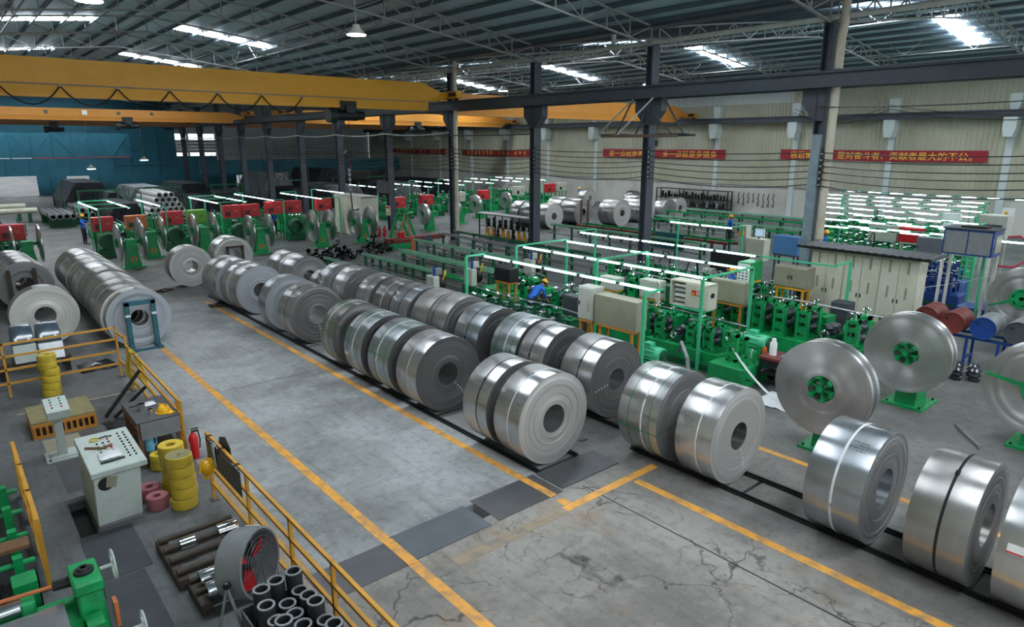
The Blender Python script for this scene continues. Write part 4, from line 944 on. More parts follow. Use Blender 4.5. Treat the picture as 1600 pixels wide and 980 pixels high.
for (x, y, n, lb) in ((6.75, 36.0, '33', 'green decoiler post numbered 33 with two thin discs'), (8.2, 38.5, '32', 'green decoiler post with an orange 32 behind post 33'), (10.9, 38.8, None, 'unnumbered green decoiler with twin discs beside the pale coil'), (13.0, 36.2, '29', 'twin-disc decoiler with orange 29 painted on its post'),
                      (16.6, 36.3, '27', 'green twin-disc stand marked 27 beside the black tooling heaps'), (19.3, 36.4, '25', 'green decoiler with narrow disc before the cream shed'), (2.9, 38.4, None, 'green decoiler beside the leftmost far mill')):
    decoiler(x, y, 1.22, lb, .88, .07, 1.05, num=n, sides=(1, 1))
for (x, y, lb) in ((29.5, 40.5, 'small pale disc decoiler before the far-bay mills'), (33.0, 42.5, 'small green decoiler by the far-bay worker'), (37.0, 43.5, 'small green decoiler with half-used disc in the far bay'), (25.5, 38.5, 'green decoiler with one wide disc beside the A-frame')):
    decoiler(x, y, 1.15, lb, .7, .22, .9, sides=(1, 0))
# near mills
gm = 'tube mills in the near bay'
mill(15.1, 8.9, 8.6, 'green tube mill right behind the coils with low front table', 'green', seed=3, group=gm)
mill(17.65, 6.2, 7.6, 'long green tube mill with tall roll stands beside the cream cabinets', 'green', seed=5, group=gm).scale = (1.25, 1.25, 1.25)
mill(20.95, 10.6, 8.0, 'green tube mill next to the duct-clad column', 'green', seed=8, group=gm)
mill(12.62, 12.6, 5.6, 'small dark green mill section beside the thick grey coil pair', 'green_dark', seed=9, group=gm, welder=False, narrow=True)
mill(15.8, 17.7, 2.0, 'short green sizing mill in front of the run-out tables', 'green', seed=11, group=gm, welder=False)
# front table of first mill
t = thing('entry_table', 'green steel entry table at the front of the first mill', 'machine table', (14.75, 8.0, 0))
MB().bb(-.7, .55, -.1, .85, 0, .5).obj('box_base', 'green', t, bevel=.01, smooth=0); m = MB(); upright(m, -.2, z0=.5, h=.7); upright(m, .25, z0=.5, h=.55); m.obj('guide_stand', 'green', t, (0, .5, 0), smooth=0)
for xx in (-.2, .25): link('handwheel', HW, t, (xx, .5, 1.3 if xx < 0 else 1.15))
for k in range(4): MB().bb(-.5+.25*k, -.44+.25*k, .02, .08, .5, .8).obj('guide_post', 'green', t, smooth=0)
MB().cyl((-.55, -.13, .25), (-.55, -.25, .25), .02, n=6).obj('tie_rod', 'black', t)
for k, (x, y, lb) in enumerate(((13.35, 10.1, 'light green electric motor lying at the mill kerb behind the coils'), (15.62, 8.52, 'light green electric motor beside the orange gas torch'))):
    t = thing('electric_motor', lb, 'motor', (x, y, 0)); o = link('motor_body', MOTOR['green_light'], t, (0, 0, .55 if k else .3)); o.scale = (1.3, 1.3, 1.3); MB().bb(-.25, .25, -.25, .25, 0, .55 if k else .3).obj('pedestal', 'green', t, smooth=0); f = link('fan_grille', FANC, o, (.3, 0, .2))
    o.rotation_euler = (0, 0, -PI/2)
tag(MB().bb(11.5, 11.86, 8.7, 11.0, 0, .42).obj('concrete_kerb', 'mid_grey', smooth=0), 'low grey concrete kerb between coils and first mill', 'kerb')
tag(MB().tube([(14.3, 9.9, .45), (13.95, 9.6, .85), (13.65, 9.2, .6), (13.5, 9.0, .05)], .05, 8).obj('hose', 'mid_grey'), 'thick grey hose arching beside the first mill', 'hose')
# near light frames
light_frame([12.6], 9.3, 16.1, 2.4, 'light row nearest the coil rows', px=11.95)
light_frame([14.75, 16.8], 9.45, 16.7, 2.4, 'double light row over the first two mills', post_x=(14.48, 16.87))
light_frame([18.95], 8.1, 18.1, 2.4, 'light row with long unlit near end by the cream cabinets', px=19.9, tube_range=(2.4, 10.0))
light_frame([24.6], 14.8, 18.0, 2.4, 'short light row just past the columns', px=25.3)
cabinet(12.7, 10.1, 11.5, 1.22, 1.99, .42, 'cab_olive', 'blank olive-grey control cabinet on orange legs above the first mill', doors=0, group='mill control cabinets')
cabinet(12.75, 11.6, 12.15, 1.2, 2.1, .42, 'cab_grey', 'narrow grey-green vented cabinet next to the blank olive cabinet', doors=1, vents=True, group='mill control cabinets')
t = cabinet(15.54, 9.95, 11.2, 1.34, 2.06, .45, 'cab_cream', 'open cream switch cabinet with red warning sticker', legs='green_light', front_legs=True, doors=0, group='mill control cabinets')
hollow = MB().bb(.26, .45, -.625, .625, 1.34, 2.06).bb(0, .26, -.625, .1, 1.34, 2.06).bb(0, .26, .58, .625, 1.34, 2.06).bb(0, .26, .1, .58, 1.34, 1.38).bb(0, .26, .1, .58, 2.02, 2.06).mesh('body', 'cab_cream', smooth=0)
for ch in t.children:
    if ch.name.startswith('body'): ch.data = hollow
MB().bb(.24, .26, .1, .58, 1.38, 2.02).obj('back_plate', 'mid_grey', t, smooth=0)
MB().bb(-.022, -.001, -.6, .08, 1.37, 2.03).obj('door', 'cab_cream', t, bevel=.004, smooth=0)
k = MB().bb(-.03, -.023, -.45, -.12, 1.72, 1.86).obj('warning_sticker', 'red', t, smooth=0); MB().prism([(-.22, 1.74), (-.14, 1.74), (-.18, 1.83)], 'x', -.034, -.03).obj('warning_triangle', 'helmet', k, smooth=0)
for j in range(3): MB().bb(-.034, -.03, -.43, -.26, 1.75+.035*j, 1.77+.035*j).obj('sticker_print', 'white', k, smooth=0)
for j in range(4): MB().bb(.12, .24, .14, .54, 1.44+.14*j, 1.51+.14*j).obj('breaker_row', 'white' if j % 2 else 'cab_grey', t, smooth=0)
MB().box((-.3, .82, 1.66), (.03, .55, .64), Matrix.Rotation(-.75, 3, 'Z')).obj('open_door', 'cab_cream', t, smooth=0); MB().cyl((.2, -.63, 1.75), (.2, -.66, 1.75), .07, n=14).obj('fan_vent', 'black', t)
cabinet(16.82, 9.6, 10.7, 1.35, 2.0, .26, 'cab_olive', 'olive cabinet just behind the open cream switch cabinet', doors=1, front_legs=True, group='mill control cabinets')
cabinet(15.54, 11.6, 12.3, 1.36, 1.9, .35, 'cab_grey', 'white-doored grey cabinet beside the open cabinet', doors=1, front_legs=True, group='mill control cabinets')
cabinet(19.86, 9.3, 10.4, 1.42, 2.08, .48, 'cab_olive', 'two-door olive cabinet on a yellow leg in front of the duct-clad column', legs='crane_yellow', group='mill control cabinets')
t = cabinet(18.215, 10.28, 10.72, 1.74, 2.32, .7, 'green', 'green instrument cabinet with white dotted front panel on yellow legs', legs='crane_yellow', front_legs=True, doors=0, group='mill control cabinets')
fp = MB().bb(-.02, 0, -.2, .2, 1.75, 2.28).obj('front_panel', 'white', t, smooth=0)
for i in range(5):
    for j in range(3): MB().bb(-.028, -.02, -.14+.12*j, -.09+.12*j, 1.8+.09*i, 1.84+.09*i).obj('dial', 'black' if (i+j) % 3 else 'green', fp, smooth=0)
cabinet(24.5, 12.0, 13.0, 1.64, 2.35, .45, 'blue_light', 'plain light blue cabinet standing beyond the duct-clad column', legs='steel_dark', doors=0, group='mill control cabinets')
cabinet(14.02, 16.5, 17.3, 1.3, 1.75, .4, 'black', 'black box cabinet behind the bending worker', doors=1, group='mill control cabinets')
cabinet(14.02, 13.4, 14.0, 0, 1.35, .4, 'dark_grey', 'dark grey box beside the dark green mill section', legs=None, doors=1, group='mill control cabinets')
cabinet(15.54, 13.2, 13.9, 1.36, 1.75, .38, 'cab_grey', 'pale grey box over the first mill', doors=1, front_legs=True, group='mill control cabinets')
cabinet(22.75, 13.2, 14.6, 1.0, 1.7, .5, 'black', 'wide black cabinet in front of the blue one', legs='steel_dark', doors=2, group='mill control cabinets')
# tall cream cabinets with dark canopy
for i in range(3):
    y0 = 6.6+1.04*i
    t = cabinet(20.85, y0, y0+1.03, 0.05, 2.6, .65, 'cab_cream', 'tall cream two-door electrical cabinet under the dark canopy, %s from the column' % ORD[2-i], legs=None, group='tall cream cabinets')
    MB().bb(0.02, .63, -.5, .5, 0, .05).obj('plinth', 'dark_grey', t, smooth=0)
    for a in (-.25, .25):
        for z in (.5, 1.4, 2.15): MB().bb(-.026, -.02, a-.03, a+.03, z, z+.35).obj('vent', 'cab_olive', t, smooth=0)
MB_c = MB(); n = 34; pts = []
for i in range(n+1): pts.append((6.2+3.95*i/n, 2.66+(.03 if i % 2 else 0)))
cp = thing('canopy', 'dark corrugated canopy sheet lying on the tall cream cabinets', 'canopy', (0, 0, 0))
m = MB(); m.add([(20.55, y, z) for y, z in pts]+[(21.8, y, z) for y, z in pts]+[(20.55, y, z+.02) for y, z in pts]+[(21.8, y, z+.02) for y, z in pts], [(i, i+1, n+2+i, n+1+i) for i in range(n)]+[(2*n+2+i, 2*n+3+i, 3*n+4+i, 3*n+3+i) for i in range(n)]+[(i, i+1, 2*n+3+i, 2*n+2+i) for i in range(n)])
m.obj('sheet', 'dark_grey', cp, smooth=0); MB().bb(20.6, 21.75, 6.3, 10.1, 2.6, 2.66).obj('frame', 'black', cp, smooth=0)
# raised blue-framed box
t = thing('chiller_box', 'large grey two-panel box with blue frame raised on white legs', 'cabinet', (24.2, 6.45, 0))
MB().bb(0, .9, -.68, .68, 2.4, 3.2).obj('body', 'blue', t, smooth=0)
for s in (-1, 1): MB().bb(-.02, 0, .02 if s > 0 else -.63, .63 if s > 0 else -.02, 2.45, 3.14).obj('panel', 'mid_grey', t, smooth=0)
MB().bb(.2, .8, -.7, -.68, 2.5, 3.05).obj('side_grille', 'cab_olive', t, smooth=0); MB().bb(-.05, .95, -.72, .72, 3.2, 3.24).obj('lid', 'dark_grey', t, smooth=0); MB().bb(.2, .7, -.4, .3, 3.24, 3.3).obj('fan_housing', 'black', t, smooth=0)
for a in (.06, .84):
    for b in (-.62, .62): MB().bb(a-.04, a+.04, b-.04, b+.04, 0, 2.4).obj('leg', 'pipe_white', t, smooth=0)
tag(MB().tube([(24.9, 5.6, 3.0), (25.0, 5.3, 3.05), (25.0, 5.0, 2.8), (25.0, 5.0, 2.4), (24.9, 5.3, 2.1), (24.8, 5.7, 2.1)], .035, 8).obj('hose', 'red_hose'), 'bright red hose looping beside the blue-framed box', 'hose')
# oil drums
for k, (x, y, m, m2, lb) in enumerate(((20.35, 5.98, 'rust_red', 'rust_red', 'rusty red drum lying at the cabinet end of the drum rack'), (20.15, 5.3, 'rust_red', 'rust_red', 'red drum with dented lid lying on the blue rack'), (20.15, 4.6, 'mid_grey', 'blue', 'drum with a bright blue lid lying on the blue rack'), (20.25, 3.9, 'mid_grey', 'dark_grey', 'grey drum with a dirty grey lid lying on the blue rack'))):
    t = thing('oil_drum', lb, 'drum', (x, y, .93), group='drums on the blue rack')
    MB().lathe([(.27, .0), (.29, .02), (.29, .28), (.3, .3), (.29, .32), (.29, .58), (.3, .6), (.29, .62), (.29, .88), (.27, .9)], 'x', 24, (-.45, 0, .3)).obj('shell', m, t)
    l = MB().lathe([(.0, -.43), (.26, -.43), (.27, -.45), (.29, -.45), (.29, -.42)], 'x', 24, (0, 0, .3)).obj('lid', m2, t); MB().lathe([(0, .43), (.27, .43)], 'x', 24, (0, 0, .3)).obj('bottom', m, t)
    MB().cyl((-.44, .12, .42), (-.46, .12, .42), .03, n=8).obj('bung', 'black', l)
t = thing('drum_rack', 'blue steel rack carrying the oil drums', 'rack', (20.2, 4.95, 0))
for x in (-.3, .3): MB().bb(x-.03, x+.03, -1.5, 1.5, .86, .93).obj('beam', 'blue', t, smooth=0)
for y in (-1.45, -.7, 0, .7, 1.4):
    for x in (-.3, .3): MB().bb(x-.03, x+.03, y-.03, y+.03, 0, .86).obj('leg', 'blue', t, smooth=0)
    MB().bb(-.3, .3, y-.03, y+.03, .3, .35).obj('tie', 'blue', t, smooth=0)
for k, (x, y) in enumerate(((19.3, 4.9), (19.1, 4.45), (19.45, 4.1), (19.2, 5.5), (18.9, 4.8), (19.5, 4.6))):
    tag(MB().lathe([(0, 0), (.12, 0), (.15, .08), (.09, .12), (.15, .17), (.09, .22), (.15, .28), (.1, .34), (0, .34)], 'z', 16).obj('roll_set', 'roll_steel', None, (x, y, 0)), 'stack of shiny forming rolls on the floor before the drums', 'forming rolls', 'forming roll stacks before the drums')
# strip running from the first decoilers into the mills
tag(MB().add([(12.1, 5.1, 2.27), (12.2, 5.1, 2.27), (14.0, 9.2, 1.1), (13.9, 9.2, 1.1), (12.1, 5.1, 2.272), (12.2, 5.1, 2.272), (14.0, 9.2, 1.102), (13.9, 9.2, 1.102)], [(0, 1, 2, 3), (7, 6, 5, 4), (0, 4, 5, 1), (1, 5, 6, 2), (2, 6, 7, 3), (3, 7, 4, 0)]).obj('steel_strip', 'bright_steel'), 'thin steel strip running from the first decoiler into the mill', 'strip') if False else None
def strip(a, b, wdt, lb, sag=.0):
    P = []; n = 8; d = Vector(b)-Vector(a); side = Vector((1, 0, 0))*wdt/2
    for i in range(n+1):
        u = i/n; p = Vector(a)+d*u; p.z -= sag*(1-(2*u-1)**2); P.append(p)
    vs = []; fs = []
    for p in P: vs += [p-side, p+side, p+side+Vector((0, 0, .004)), p-side+Vector((0, 0, .004))]
    for i in range(n):
        for k in range(4): fs.append((i*4+k, i*4+(k+1) % 4, i*4+4+(k+1) % 4, i*4+4+k))
    return tag(MB().add(vs, fs).obj('steel_strip', 'tube_white'), lb, 'steel strip', 'strips feeding the mills')
strip((12.2, 5.6, .62), (14.95, 8.95, .95), .09, 'steel strip sagging from the first decoiler into the entry table', .25)
strip((15.95, 5.5, .6), (17.45, 6.3, 1.15), .09, 'steel strip running from the second decoiler to the tall-stand mill', .1)
strip((24.2, 5.6, 1.9), (22.5, 8.6, 1.2), .1, 'steel strip stretched above the oil drums', .15)
t = tag(MB().tube([(15.58, 3.8, .05), (14.72, 3.14, .05)], .03, 10).obj('steel_bar', 'tube_steel'), 'short steel pry bar lying on the floor between the decoilers', 'bar')
# tool table with flask, cloths, bucket
t = thing('tool_cart', 'dark steel tool cart with red trim beside the first decoiler', 'cart', (15.0, 7.55, 0))
MB().bb(-.35, .35, -.3, .3, .72, .78).obj('top', 'rust_red', t, smooth=0); MB().bb(-.33, .33, -.28, .28, .35, .39).obj('shelf', 'black', t, smooth=0); MB().bb(-.34, .34, -.29, .29, .58, .72).obj('drawer_box', 'black', t, smooth=0)
for a in (-.31, .31):
    for b in (-.26, .26): MB().bb(a-.025, a+.025, b-.025, b+.025, 0, .6).obj('leg', 'black', t, smooth=0)
t = thing('thermos', 'white vacuum flask standing on the red-trimmed tool cart', 'flask', (14.95, 7.65, .78))
MB().lathe([(0, 0), (.085, 0), (.085, .3), (.05, .36), (.05, .42), (0, .42)], 'z', 18).obj('body', 'white', t); MB().tube([(.085, 0, .28), (.14, 0, .26), (.14, 0, .1), (.085, 0, .08)], .012, 6).obj('handle', 'white', t)
def cloth(name, m, loc, s, lb, seed):
    q = random.Random(seed); n = 7; vs = []
    for top in (0, 1):
        for i in range(n):
            for j in range(n):
                u, v = i/(n-1)*2-1, j/(n-1)*2-1; d = max(abs(u), abs(v)); vs.append((u*s*.5*(1+.1*q.uniform(-1, 1)), v*s*.5*(1+.1*q.uniform(-1, 1)), (.12*s*(1-d**2)+q.uniform(0, .06)*s)*(1 if top else .55)+.004*top))
    fs = []
    for k, o in ((0, 0), (1, n*n)):
        for i in range(n-1):
            for j in range(n-1):
                a = o+i*n+j; fs.append((a, a+1, a+n+1, a+n) if k else (a, a+n, a+n+1, a+1))
    per = [i*n for i in range(n)]+[(n-1)*n+j for j in range(1, n)]+[i*n+n-1 for i in range(n-2, -1, -1)]+[j for j in range(n-2, 0, -1)]
    for a, b in zip(per, per[1:]+per[:1]): fs.append((a, b, b+n*n, a+n*n))
    return tag(MB().add(vs, fs).obj(name, m, None, loc), lb, 'cloth')
cloth('rag', 'mid_grey', (15.15, 7.2, .78), .5, 'grey cloth draped over the tool cart and bucket', 2); cloth('rag', 'bottle_blue', (15.75, 7.5, .5), .4, 'light blue cloth bundle behind the first decoiler', 3); cloth('rag', 'black', (15.7, 7.96, .5), .38, 'black bag lying behind the tool cart', 4)
tag(MB().bb(15.38, 16.1, 7.2, 8.2, 0, .5).obj('work_bench', 'black', smooth=0), 'dark low bench holding the cloth bundle and bag', 'bench')
t = thing('bucket', 'yellow plastic bucket under the grey cloth', 'bucket', (15.05, 7.0, 0)); MB().lathe([(0, .01), (.14, 0), (.18, .34), (.165, .34), (.13, .03), (0, .03)], 'z', 18).obj('pail', 'helmet', t); MB().tube([(.18, 0, .32), (.1, .02, .22), (0, .19, .2), (-.1, .02, .22), (-.18, 0, .32)], .008, 5).obj('bail', 'steel_truss', t)
tag(MB().lathe([(0, 0), (.05, 0), (.05, .3), (.03, .36), (0, .36)], 'z', 12).obj('gas_torch', 'orange', None, (15.2, 8.0, .5)), 'orange gas torch canister standing on the entry table', 'canister')
cloth('plastic_film', 'film_white', (14.05, 6.9, 0), .9, 'crumpled clear plastic film on the floor by the entry table', 6)
t = thing('water_bottle', 'clear plastic water bottle on the first mill', 'bottle', (15.14, 8.3, .5)); MB().lathe([(0, 0), (.035, 0), (.035, .16), (.014, .2), (.014, .23), (0, .23)], 'z', 12).obj('body', 'film_white', t); MB().cyl((0, 0, .23), (0, 0, .25), .016, n=8).obj('cap', 'white', t)
# run-out tables
def runout(x, y0, y1, z, label, m='pale_green', wdt=.16):
    t = thing('runout_table', label, 'conveyor', (x, y0, 0), group='tube run-out tables'); L = y1-y0
    b = MB(); b.bb(-wdt/2, wdt/2, 0, L, z-.04, z); b.bb(-wdt/2, -wdt/2+.02, 0, L, z, z+.06); b.bb(wdt/2-.02, wdt/2, 0, L, z, z+.06); b.obj('trough', m, t, smooth=0)
    MB().bb(-wdt/2-.25, -wdt/2-.2, 0, L, z*.45, z*.45+.05).obj('side_rail', 'tube_steel', t, smooth=0)
    k = int(L/1.4)
    for i in range(k+1):
        yy = .2+(L-.4)*i/k; MB().bb(-.05, .05, yy-.05, yy+.05, 0, z-.04).obj('leg', 'green_dark', t, smooth=0); MB().bb(-.32, .1, yy-.03, yy+.03, z*.45-.04, z*.45).obj('bracket', 'green_dark', t, smooth=0)
        MB().cyl((-.07, yy+.3, z+.02), (.07, yy+.3, z+.02), .035, n=8).obj('roller', 'tube_steel', t)
    return t
runout(12.9, 20.3, 28.0, .8, 'pale green run-out trough closest to the coil rows'); runout(14.7, 22.0, 27.8, .8, 'pale green run-out trough, second from the coil rows'); runout(17.6, 21.5, 29.3, .55, 'low pale green run-out trough in the middle', wdt=.3); runout(18.4, 21.0, 29.2, 1.0, 'tall pale green run-out trough ending at an orange post'); runout(21.0, 22.0, 30.6, .95, 'grey run-out trough beside the columns', 'tube_steel', .3)
runout(15.7, 21.0, 29.0, .45, 'very low green run-out trough with bare tubes', 'green', .3); runout(16.6, 20.6, 27.5, .75, 'green run-out trough between the saws', 'pale_green', .16); runout(19.6, 20.5, 30.0, .5, 'low grey run-out trough beside the tall one', 'tube_steel', .3); runout(22.3, 20.0, 31.0, .9, 'dark run-out trough in front of the column row', 'green_dark', .25)
tag(MB().bb(-.06, .06, -.06, .06, 0, 1.15).obj('end_post', 'orange', None, (18.4, 29.4, 0), smooth=0), 'orange end post of the tall run-out trough', 'post')
for k, (x, y0, y1) in enumerate(((13.6, 21.2, 28.0), (13.8, 21.5, 28.2), (14.0, 21.3, 27.0), (17.1, 20.2, 28.0), (19.1, 20.5, 29.0), (20.3, 18.9, 28.4), (20.5, 18.9, 28.8), (21.7, 18.9, 29.0), (22.8, 19.0, 30.0))):
    tag(MB().cyl((x, y0, .42), (x, y1, .42), .04, n=10).obj('steel_tube', 'tube_steel'), 'long bare steel tube lying along the run-out tables', 'tube', 'loose tubes on the run-out tables')
    for yy in (y0+1, (y0+y1)/2, y1-1): MB().bb(x-.03, x+.03, yy-.03, yy+.03, 0, .38).obj('tube_rest', 'green_dark', floor, smooth=0)
# flying saws
for k, (x, y, lb) in enumerate(((13.4, 19.9, 'cut-off saw with a round dark guard at the nearest run-out trough'), (15.3, 20.15, 'cut-off saw with yellow lever beside the second run-out trough'), (18.4, 20.2, 'cut-off saw by the yellow levers at the tall trough'))):
    t = thing('cutoff_saw', lb, 'saw', (x, y, 0), group='cut-off saws')
    MB().bb(-.3, .3, -.35, .35, 0, .5).obj('base', 'green_dark', t, smooth=0); MB().bb(-.28, -.02, -.25, .25, .5, 1.15).obj('column', 'cab_grey', t, bevel=.02, smooth=0)
    MB().cyl((.0, .0, .85), (.22, 0, .85), .3, n=20).obj('blade_guard', 'black', t); MB().bb(-.1, .2, -.12, .12, 1.15, 1.4).obj('motor_housing', 'cab_grey' if k else 'mid_grey', t, bevel=.03, smooth=0)
    MB().tube([(.1, -.2, .9), (.15, -.35, 1.2), (.2, -.3, 1.35)], .03, 6).obj('lever', 'crane_yellow', t); MB().cyl((-.15, -.1, 1.15), (-.15, -.1, 1.5), .05, n=10).obj('cylinder', 'blue', t)
# black tooling heaps
for k, (x, y, n, lb) in enumerate(((13.4, 30.6, 26, 'heap of oily black roll tooling at the end of the nearest run-out trough'), (15.4, 31.9, 26, 'larger heap of oily black roll tooling in the middle of the floor'), (17.85, 32.5, 20, 'separate heap of glossy black tooling near the transfer car'))):
    q = random.Random(k+30); m = MB()
    for i in range(n*4):
        a, rr = q.uniform(0, 2*PI), q.random()**.6; px, py = rr*1.05*math.cos(a), rr*.75*math.sin(a); zz = (1-rr)*.95*q.random()+.06
        d = Vector((q.uniform(-1, 1), q.uniform(-1, 1), q.uniform(-.3, .8))).normalized()*q.uniform(.06, .12); r = q.uniform(.06, .13)
        m.cyl(Vector((px, py, zz+.06))-d*.6, Vector((px, py, zz+.06))+d*.6, r, r*.7, n=8)
    o = tag(m.obj('tooling_heap', 'black_gloss', None, (x, y, 0)), lb, 'tooling heap', 'black tooling heaps'); o['kind'] = 'stuff'
# transfer car
t = thing('transfer_car', 'rusty transfer car on a green base in the cross aisle', 'transfer car', (21.0, 33.2, 0))
MB().bb(-1.9, -.7, -.7, .5, .0, .3).obj('base', 'green', t, bevel=.02, smooth=0); MB().bb(-2.0, 1.9, -.3, .2, .3, .55).obj('deck', 'rust_red', t, smooth=0); MB().bb(-1.8, -.6, -.6, .4, .3, .5).obj('deck_plate', 'rust_red', t, smooth=0); MB().cyl((.6, -.45, .3), (.6, -.3, .3), .3, n=18).obj('wheel', 'dark_grey', t); MB().bb(-1.1, -.8, -.1, .2, .55, .85).obj('seat_box', 'red', t, smooth=0)
MB().bb(1.0, 1.6, -.2, .15, 0, .3).obj('support', 'cab_grey', t, smooth=0)
# A-frame coil cradle
t = thing('a_frame_stand', 'green triangular A-frame stand with orange braces beside the column', 'stand', (22.2, 36.6, 0))
for y in (-.45, .45): MB().prism([(-.75, 0), (-.6, 0), (.02, 1.35), (.6, 0), (.75, 0), (.1, 1.55), (-.1, 1.55)], 'y', y-.05, y+.05).obj('side_frame', 'green', t, smooth=0)
for x in (-.6, .6): MB().bb(x-.05, x+.05, -.6, .6, 0, .1).obj('foot', 'green', t, smooth=0)
MB().bar((-.6, -.5, .1), (-.1, -.5, 1.5), .06).obj('brace', 'copper_orange', t, smooth=0); MB().bar((.2, -.5, .1), (.05, -.5, 1.4), .06).obj('brace', 'copper_orange', t, smooth=0); MB().cyl((0, -.5, 1.4), (0, .7, 1.4), .06, n=10).obj('axle', 'green_dark', t)
# tooling rack under the columns
t = thing('tooling_rack', 'black two-tier rack behind the run-out tables', 'rack', (25.9, 30.7, 0))
for z in (.25, .85): MB().bb(-.3, .3, -2.4, 2.4, z-.03, z).obj('shelf', 'black', t, smooth=0)
MB().bb(-.35, .35, -2.6, 2.6, 1.55, 1.62).obj('top', 'tube_steel', t, smooth=0)
for y in (-2.35, -.8, .8, 2.35):
    for x in (-.28, .28): MB().bb(x-.03, x+.03, y-.03, y+.03, 0, 1.55).obj('post', 'black', t, smooth=0)
for z, nn, mm in ((.85, 16, 'black_gloss'), (.25, 18, 'crane_yellow')):
    for i in range(nn):
        h = R.uniform(.38, .55); tag(MB().cyl((0, 0, 0), (0, 0, h*.45), .115, n=10).cyl((0, 0, h*.45), (0, 0, h*.7), .06, n=8).cyl((0, 0, h*.7), (0, 0, h), .1, n=10).obj('roll_tool', mm if i % 3 or mm == 'black_gloss' else 'black', None, (25.8+(.22 if i % 2 else 0), 28.55+4.35*i/nn, z)), 'black roll tool standing on the upper shelf of the black rack' if z > .5 else ('%s roll tool standing on the lower shelf of the black rack' % ('yellow' if i % 3 else 'black')), 'roll tool', 'tools on the black rack upper shelf' if z > .5 else 'tools on the black rack lower shelf')
# cream shed by the far mills
t = thing('cream_shed', 'windowless cream sheet-metal booth beside the far mills', 'booth', (20.9, 40.2, 0)); 
for i in range(6): MB().bb(-.6, -.55, -1.85+.615*i, -1.85+.615*i+.6, 0, 2.5).obj('wall_sheet', 'cab_cream', t, smooth=0)
for i in range(2): MB().bb(-.6+.6*i, -.6+.6*i+.59, -1.9, -1.85, 0, 2.45).obj('wall_sheet', 'cab_cream', t, smooth=0)
MB().bb(-.62, .62, -1.92, 1.86, 2.5, 2.54).obj('roof', 'cab_grey', t, smooth=0); MB().bb(.55, .6, -1.85, 1.85, 0, 2.5).obj('back_wall', 'cab_cream', t, smooth=0); MB().bb(-.55, .55, 1.8, 1.85, 0, 2.5).obj('side_wall', 'cab_cream', t, smooth=0)
def extinguisher(x, y, lb, s=1., group=None):
    t = thing('fire_extinguisher', lb, 'extinguisher', (x, y, 0), group=group)
    MB().lathe([(0, 0), (.075*s, 0), (.08*s, .02*s), (.08*s, .38*s), (.05*s, .45*s), (.025*s, .47*s), (.025*s, .5*s), (0, .5*s)], 'z', 16).obj('cylinder', 'red', t)
    MB().bb(-.02*s, .1*s, -.015*s, .015*s, .5*s, .52*s).bb(-.02*s, .1*s, -.015*s, .015*s, .545*s, .56*s).obj('handle', 'black', t, smooth=0); MB().tube([(.02*s, 0, .5*s), (.1*s, .03, .48*s), (.12*s, .03, .3*s), (.1*s, .02, .15*s)], .012*s, 6).obj('hose', 'black', t); MB().bb(-.083*s, -.078*s, -.04*s, .04*s, .18*s, .3*s).obj('label_plate', 'white', t, smooth=0)
for k in range(3): extinguisher(20.9+.32*k, 37.95-.1*k, 'red fire extinguisher in the row of three before the cream booth', 1.25, 'three extinguishers by the booth')
# electric box and notice on the fifth column
t = thing('switch_box', 'dark electric switch box mounted on a column over the far mills', 'switch box', (23.3, COLY[4], 2.5)); MB().bb(-.15, .15, -.75, .75, 0, .75).obj('box', 'dark_grey', t, bevel=.02, smooth=0); MB().bb(-.17, -.15, -.73, -.01, .03, .72).obj('door', 'dark_grey', t, smooth=0); MB().bb(-.17, -.15, .01, .73, .03, .72).obj('door', 'dark_grey', t, smooth=0); MB().bb(-.2, .1, -.8, .8, .75, .79).obj('cover', 'dark_grey', t, smooth=0)
t = thing('notice_board', 'small cream notice with red header on the same column', 'notice', (23.47, COLY[4], 1.0)); MB().bb(-.02, .02, -.28, .28, 0, .65).obj('board', 'cab_cream', t, smooth=0); MB().bb(-.024, -.02, -.26, .26, .47, .62).obj('header', 'red', t, smooth=0); MB().bb(-.024, -.02, -.2, .2, .12, .2).obj('print', 'crane_yellow', t, smooth=0)
# far mills of the near bay, red welder cabinets, light frames
gf = 'tube mills beyond the cross aisle'
for k, (x, y, L, lb) in enumerate(((1.6, 41.0, 8.4, 'leftmost far green mill beside the left aisle'), (7.6, 41.75, 8.5, 'far green mill where the worker in blue stands'), (10.6, 41.75, 8.5, 'far green mill, second past the left aisle'), (14.3, 41.75, 8.5, 'far green mill, third past the left aisle'), (17.7, 41.75, 8.5, 'far green mill beside the cream booth'))):
    mill(x, y, L, lb, 'green' if k else 'green_dark', seed=20+k, group=gf)
for k, (x, y, lb) in enumerate(((6.5, 39.9, 'round dark entry drum beside the worker reaching out'), (9.8, 40.1, 'round dark entry drum before the lime cabinet'), (13.2, 39.8, 'round dark entry drum behind post 29'), (16.6, 39.8, 'round dark entry drum behind stand 27'), (1.6, 39.4, 'round dark entry drum at the leftmost far mill'))):
    t = thing('entry_drum', lb, 'entry drum', (x, y, 0), group='entry drums of the far mills')
    MB().bb(-.5, .5, -.1, .5, 0, .45).obj('stand', 'green_dark', t, smooth=0); MB().lathe([(.3, -.2), (.42, -.2), (.45, -.15), (.45, .3), (.3, .3)], 'y', 24, (0, 0, .85)).obj('drum_rim', 'green_dark', t); MB().lathe([(.0, .05), (.32, .05), (.32, -.18)], 'y', 20, (0, 0, .85)).obj('drum_inside', 'green_dark', t)
    for a in (-.55, .55): MB().bar((a, .1, 0), (a*.6, .1, .9), .07).obj('strut', 'green', t, smooth=0)
    MB().tube([(.4, .1, .6), (.7, .0, 1.0), (1.0, .2, .7), (1.2, .6, .9)], .025, 6).obj('strip_loop', 'bright_steel', t)
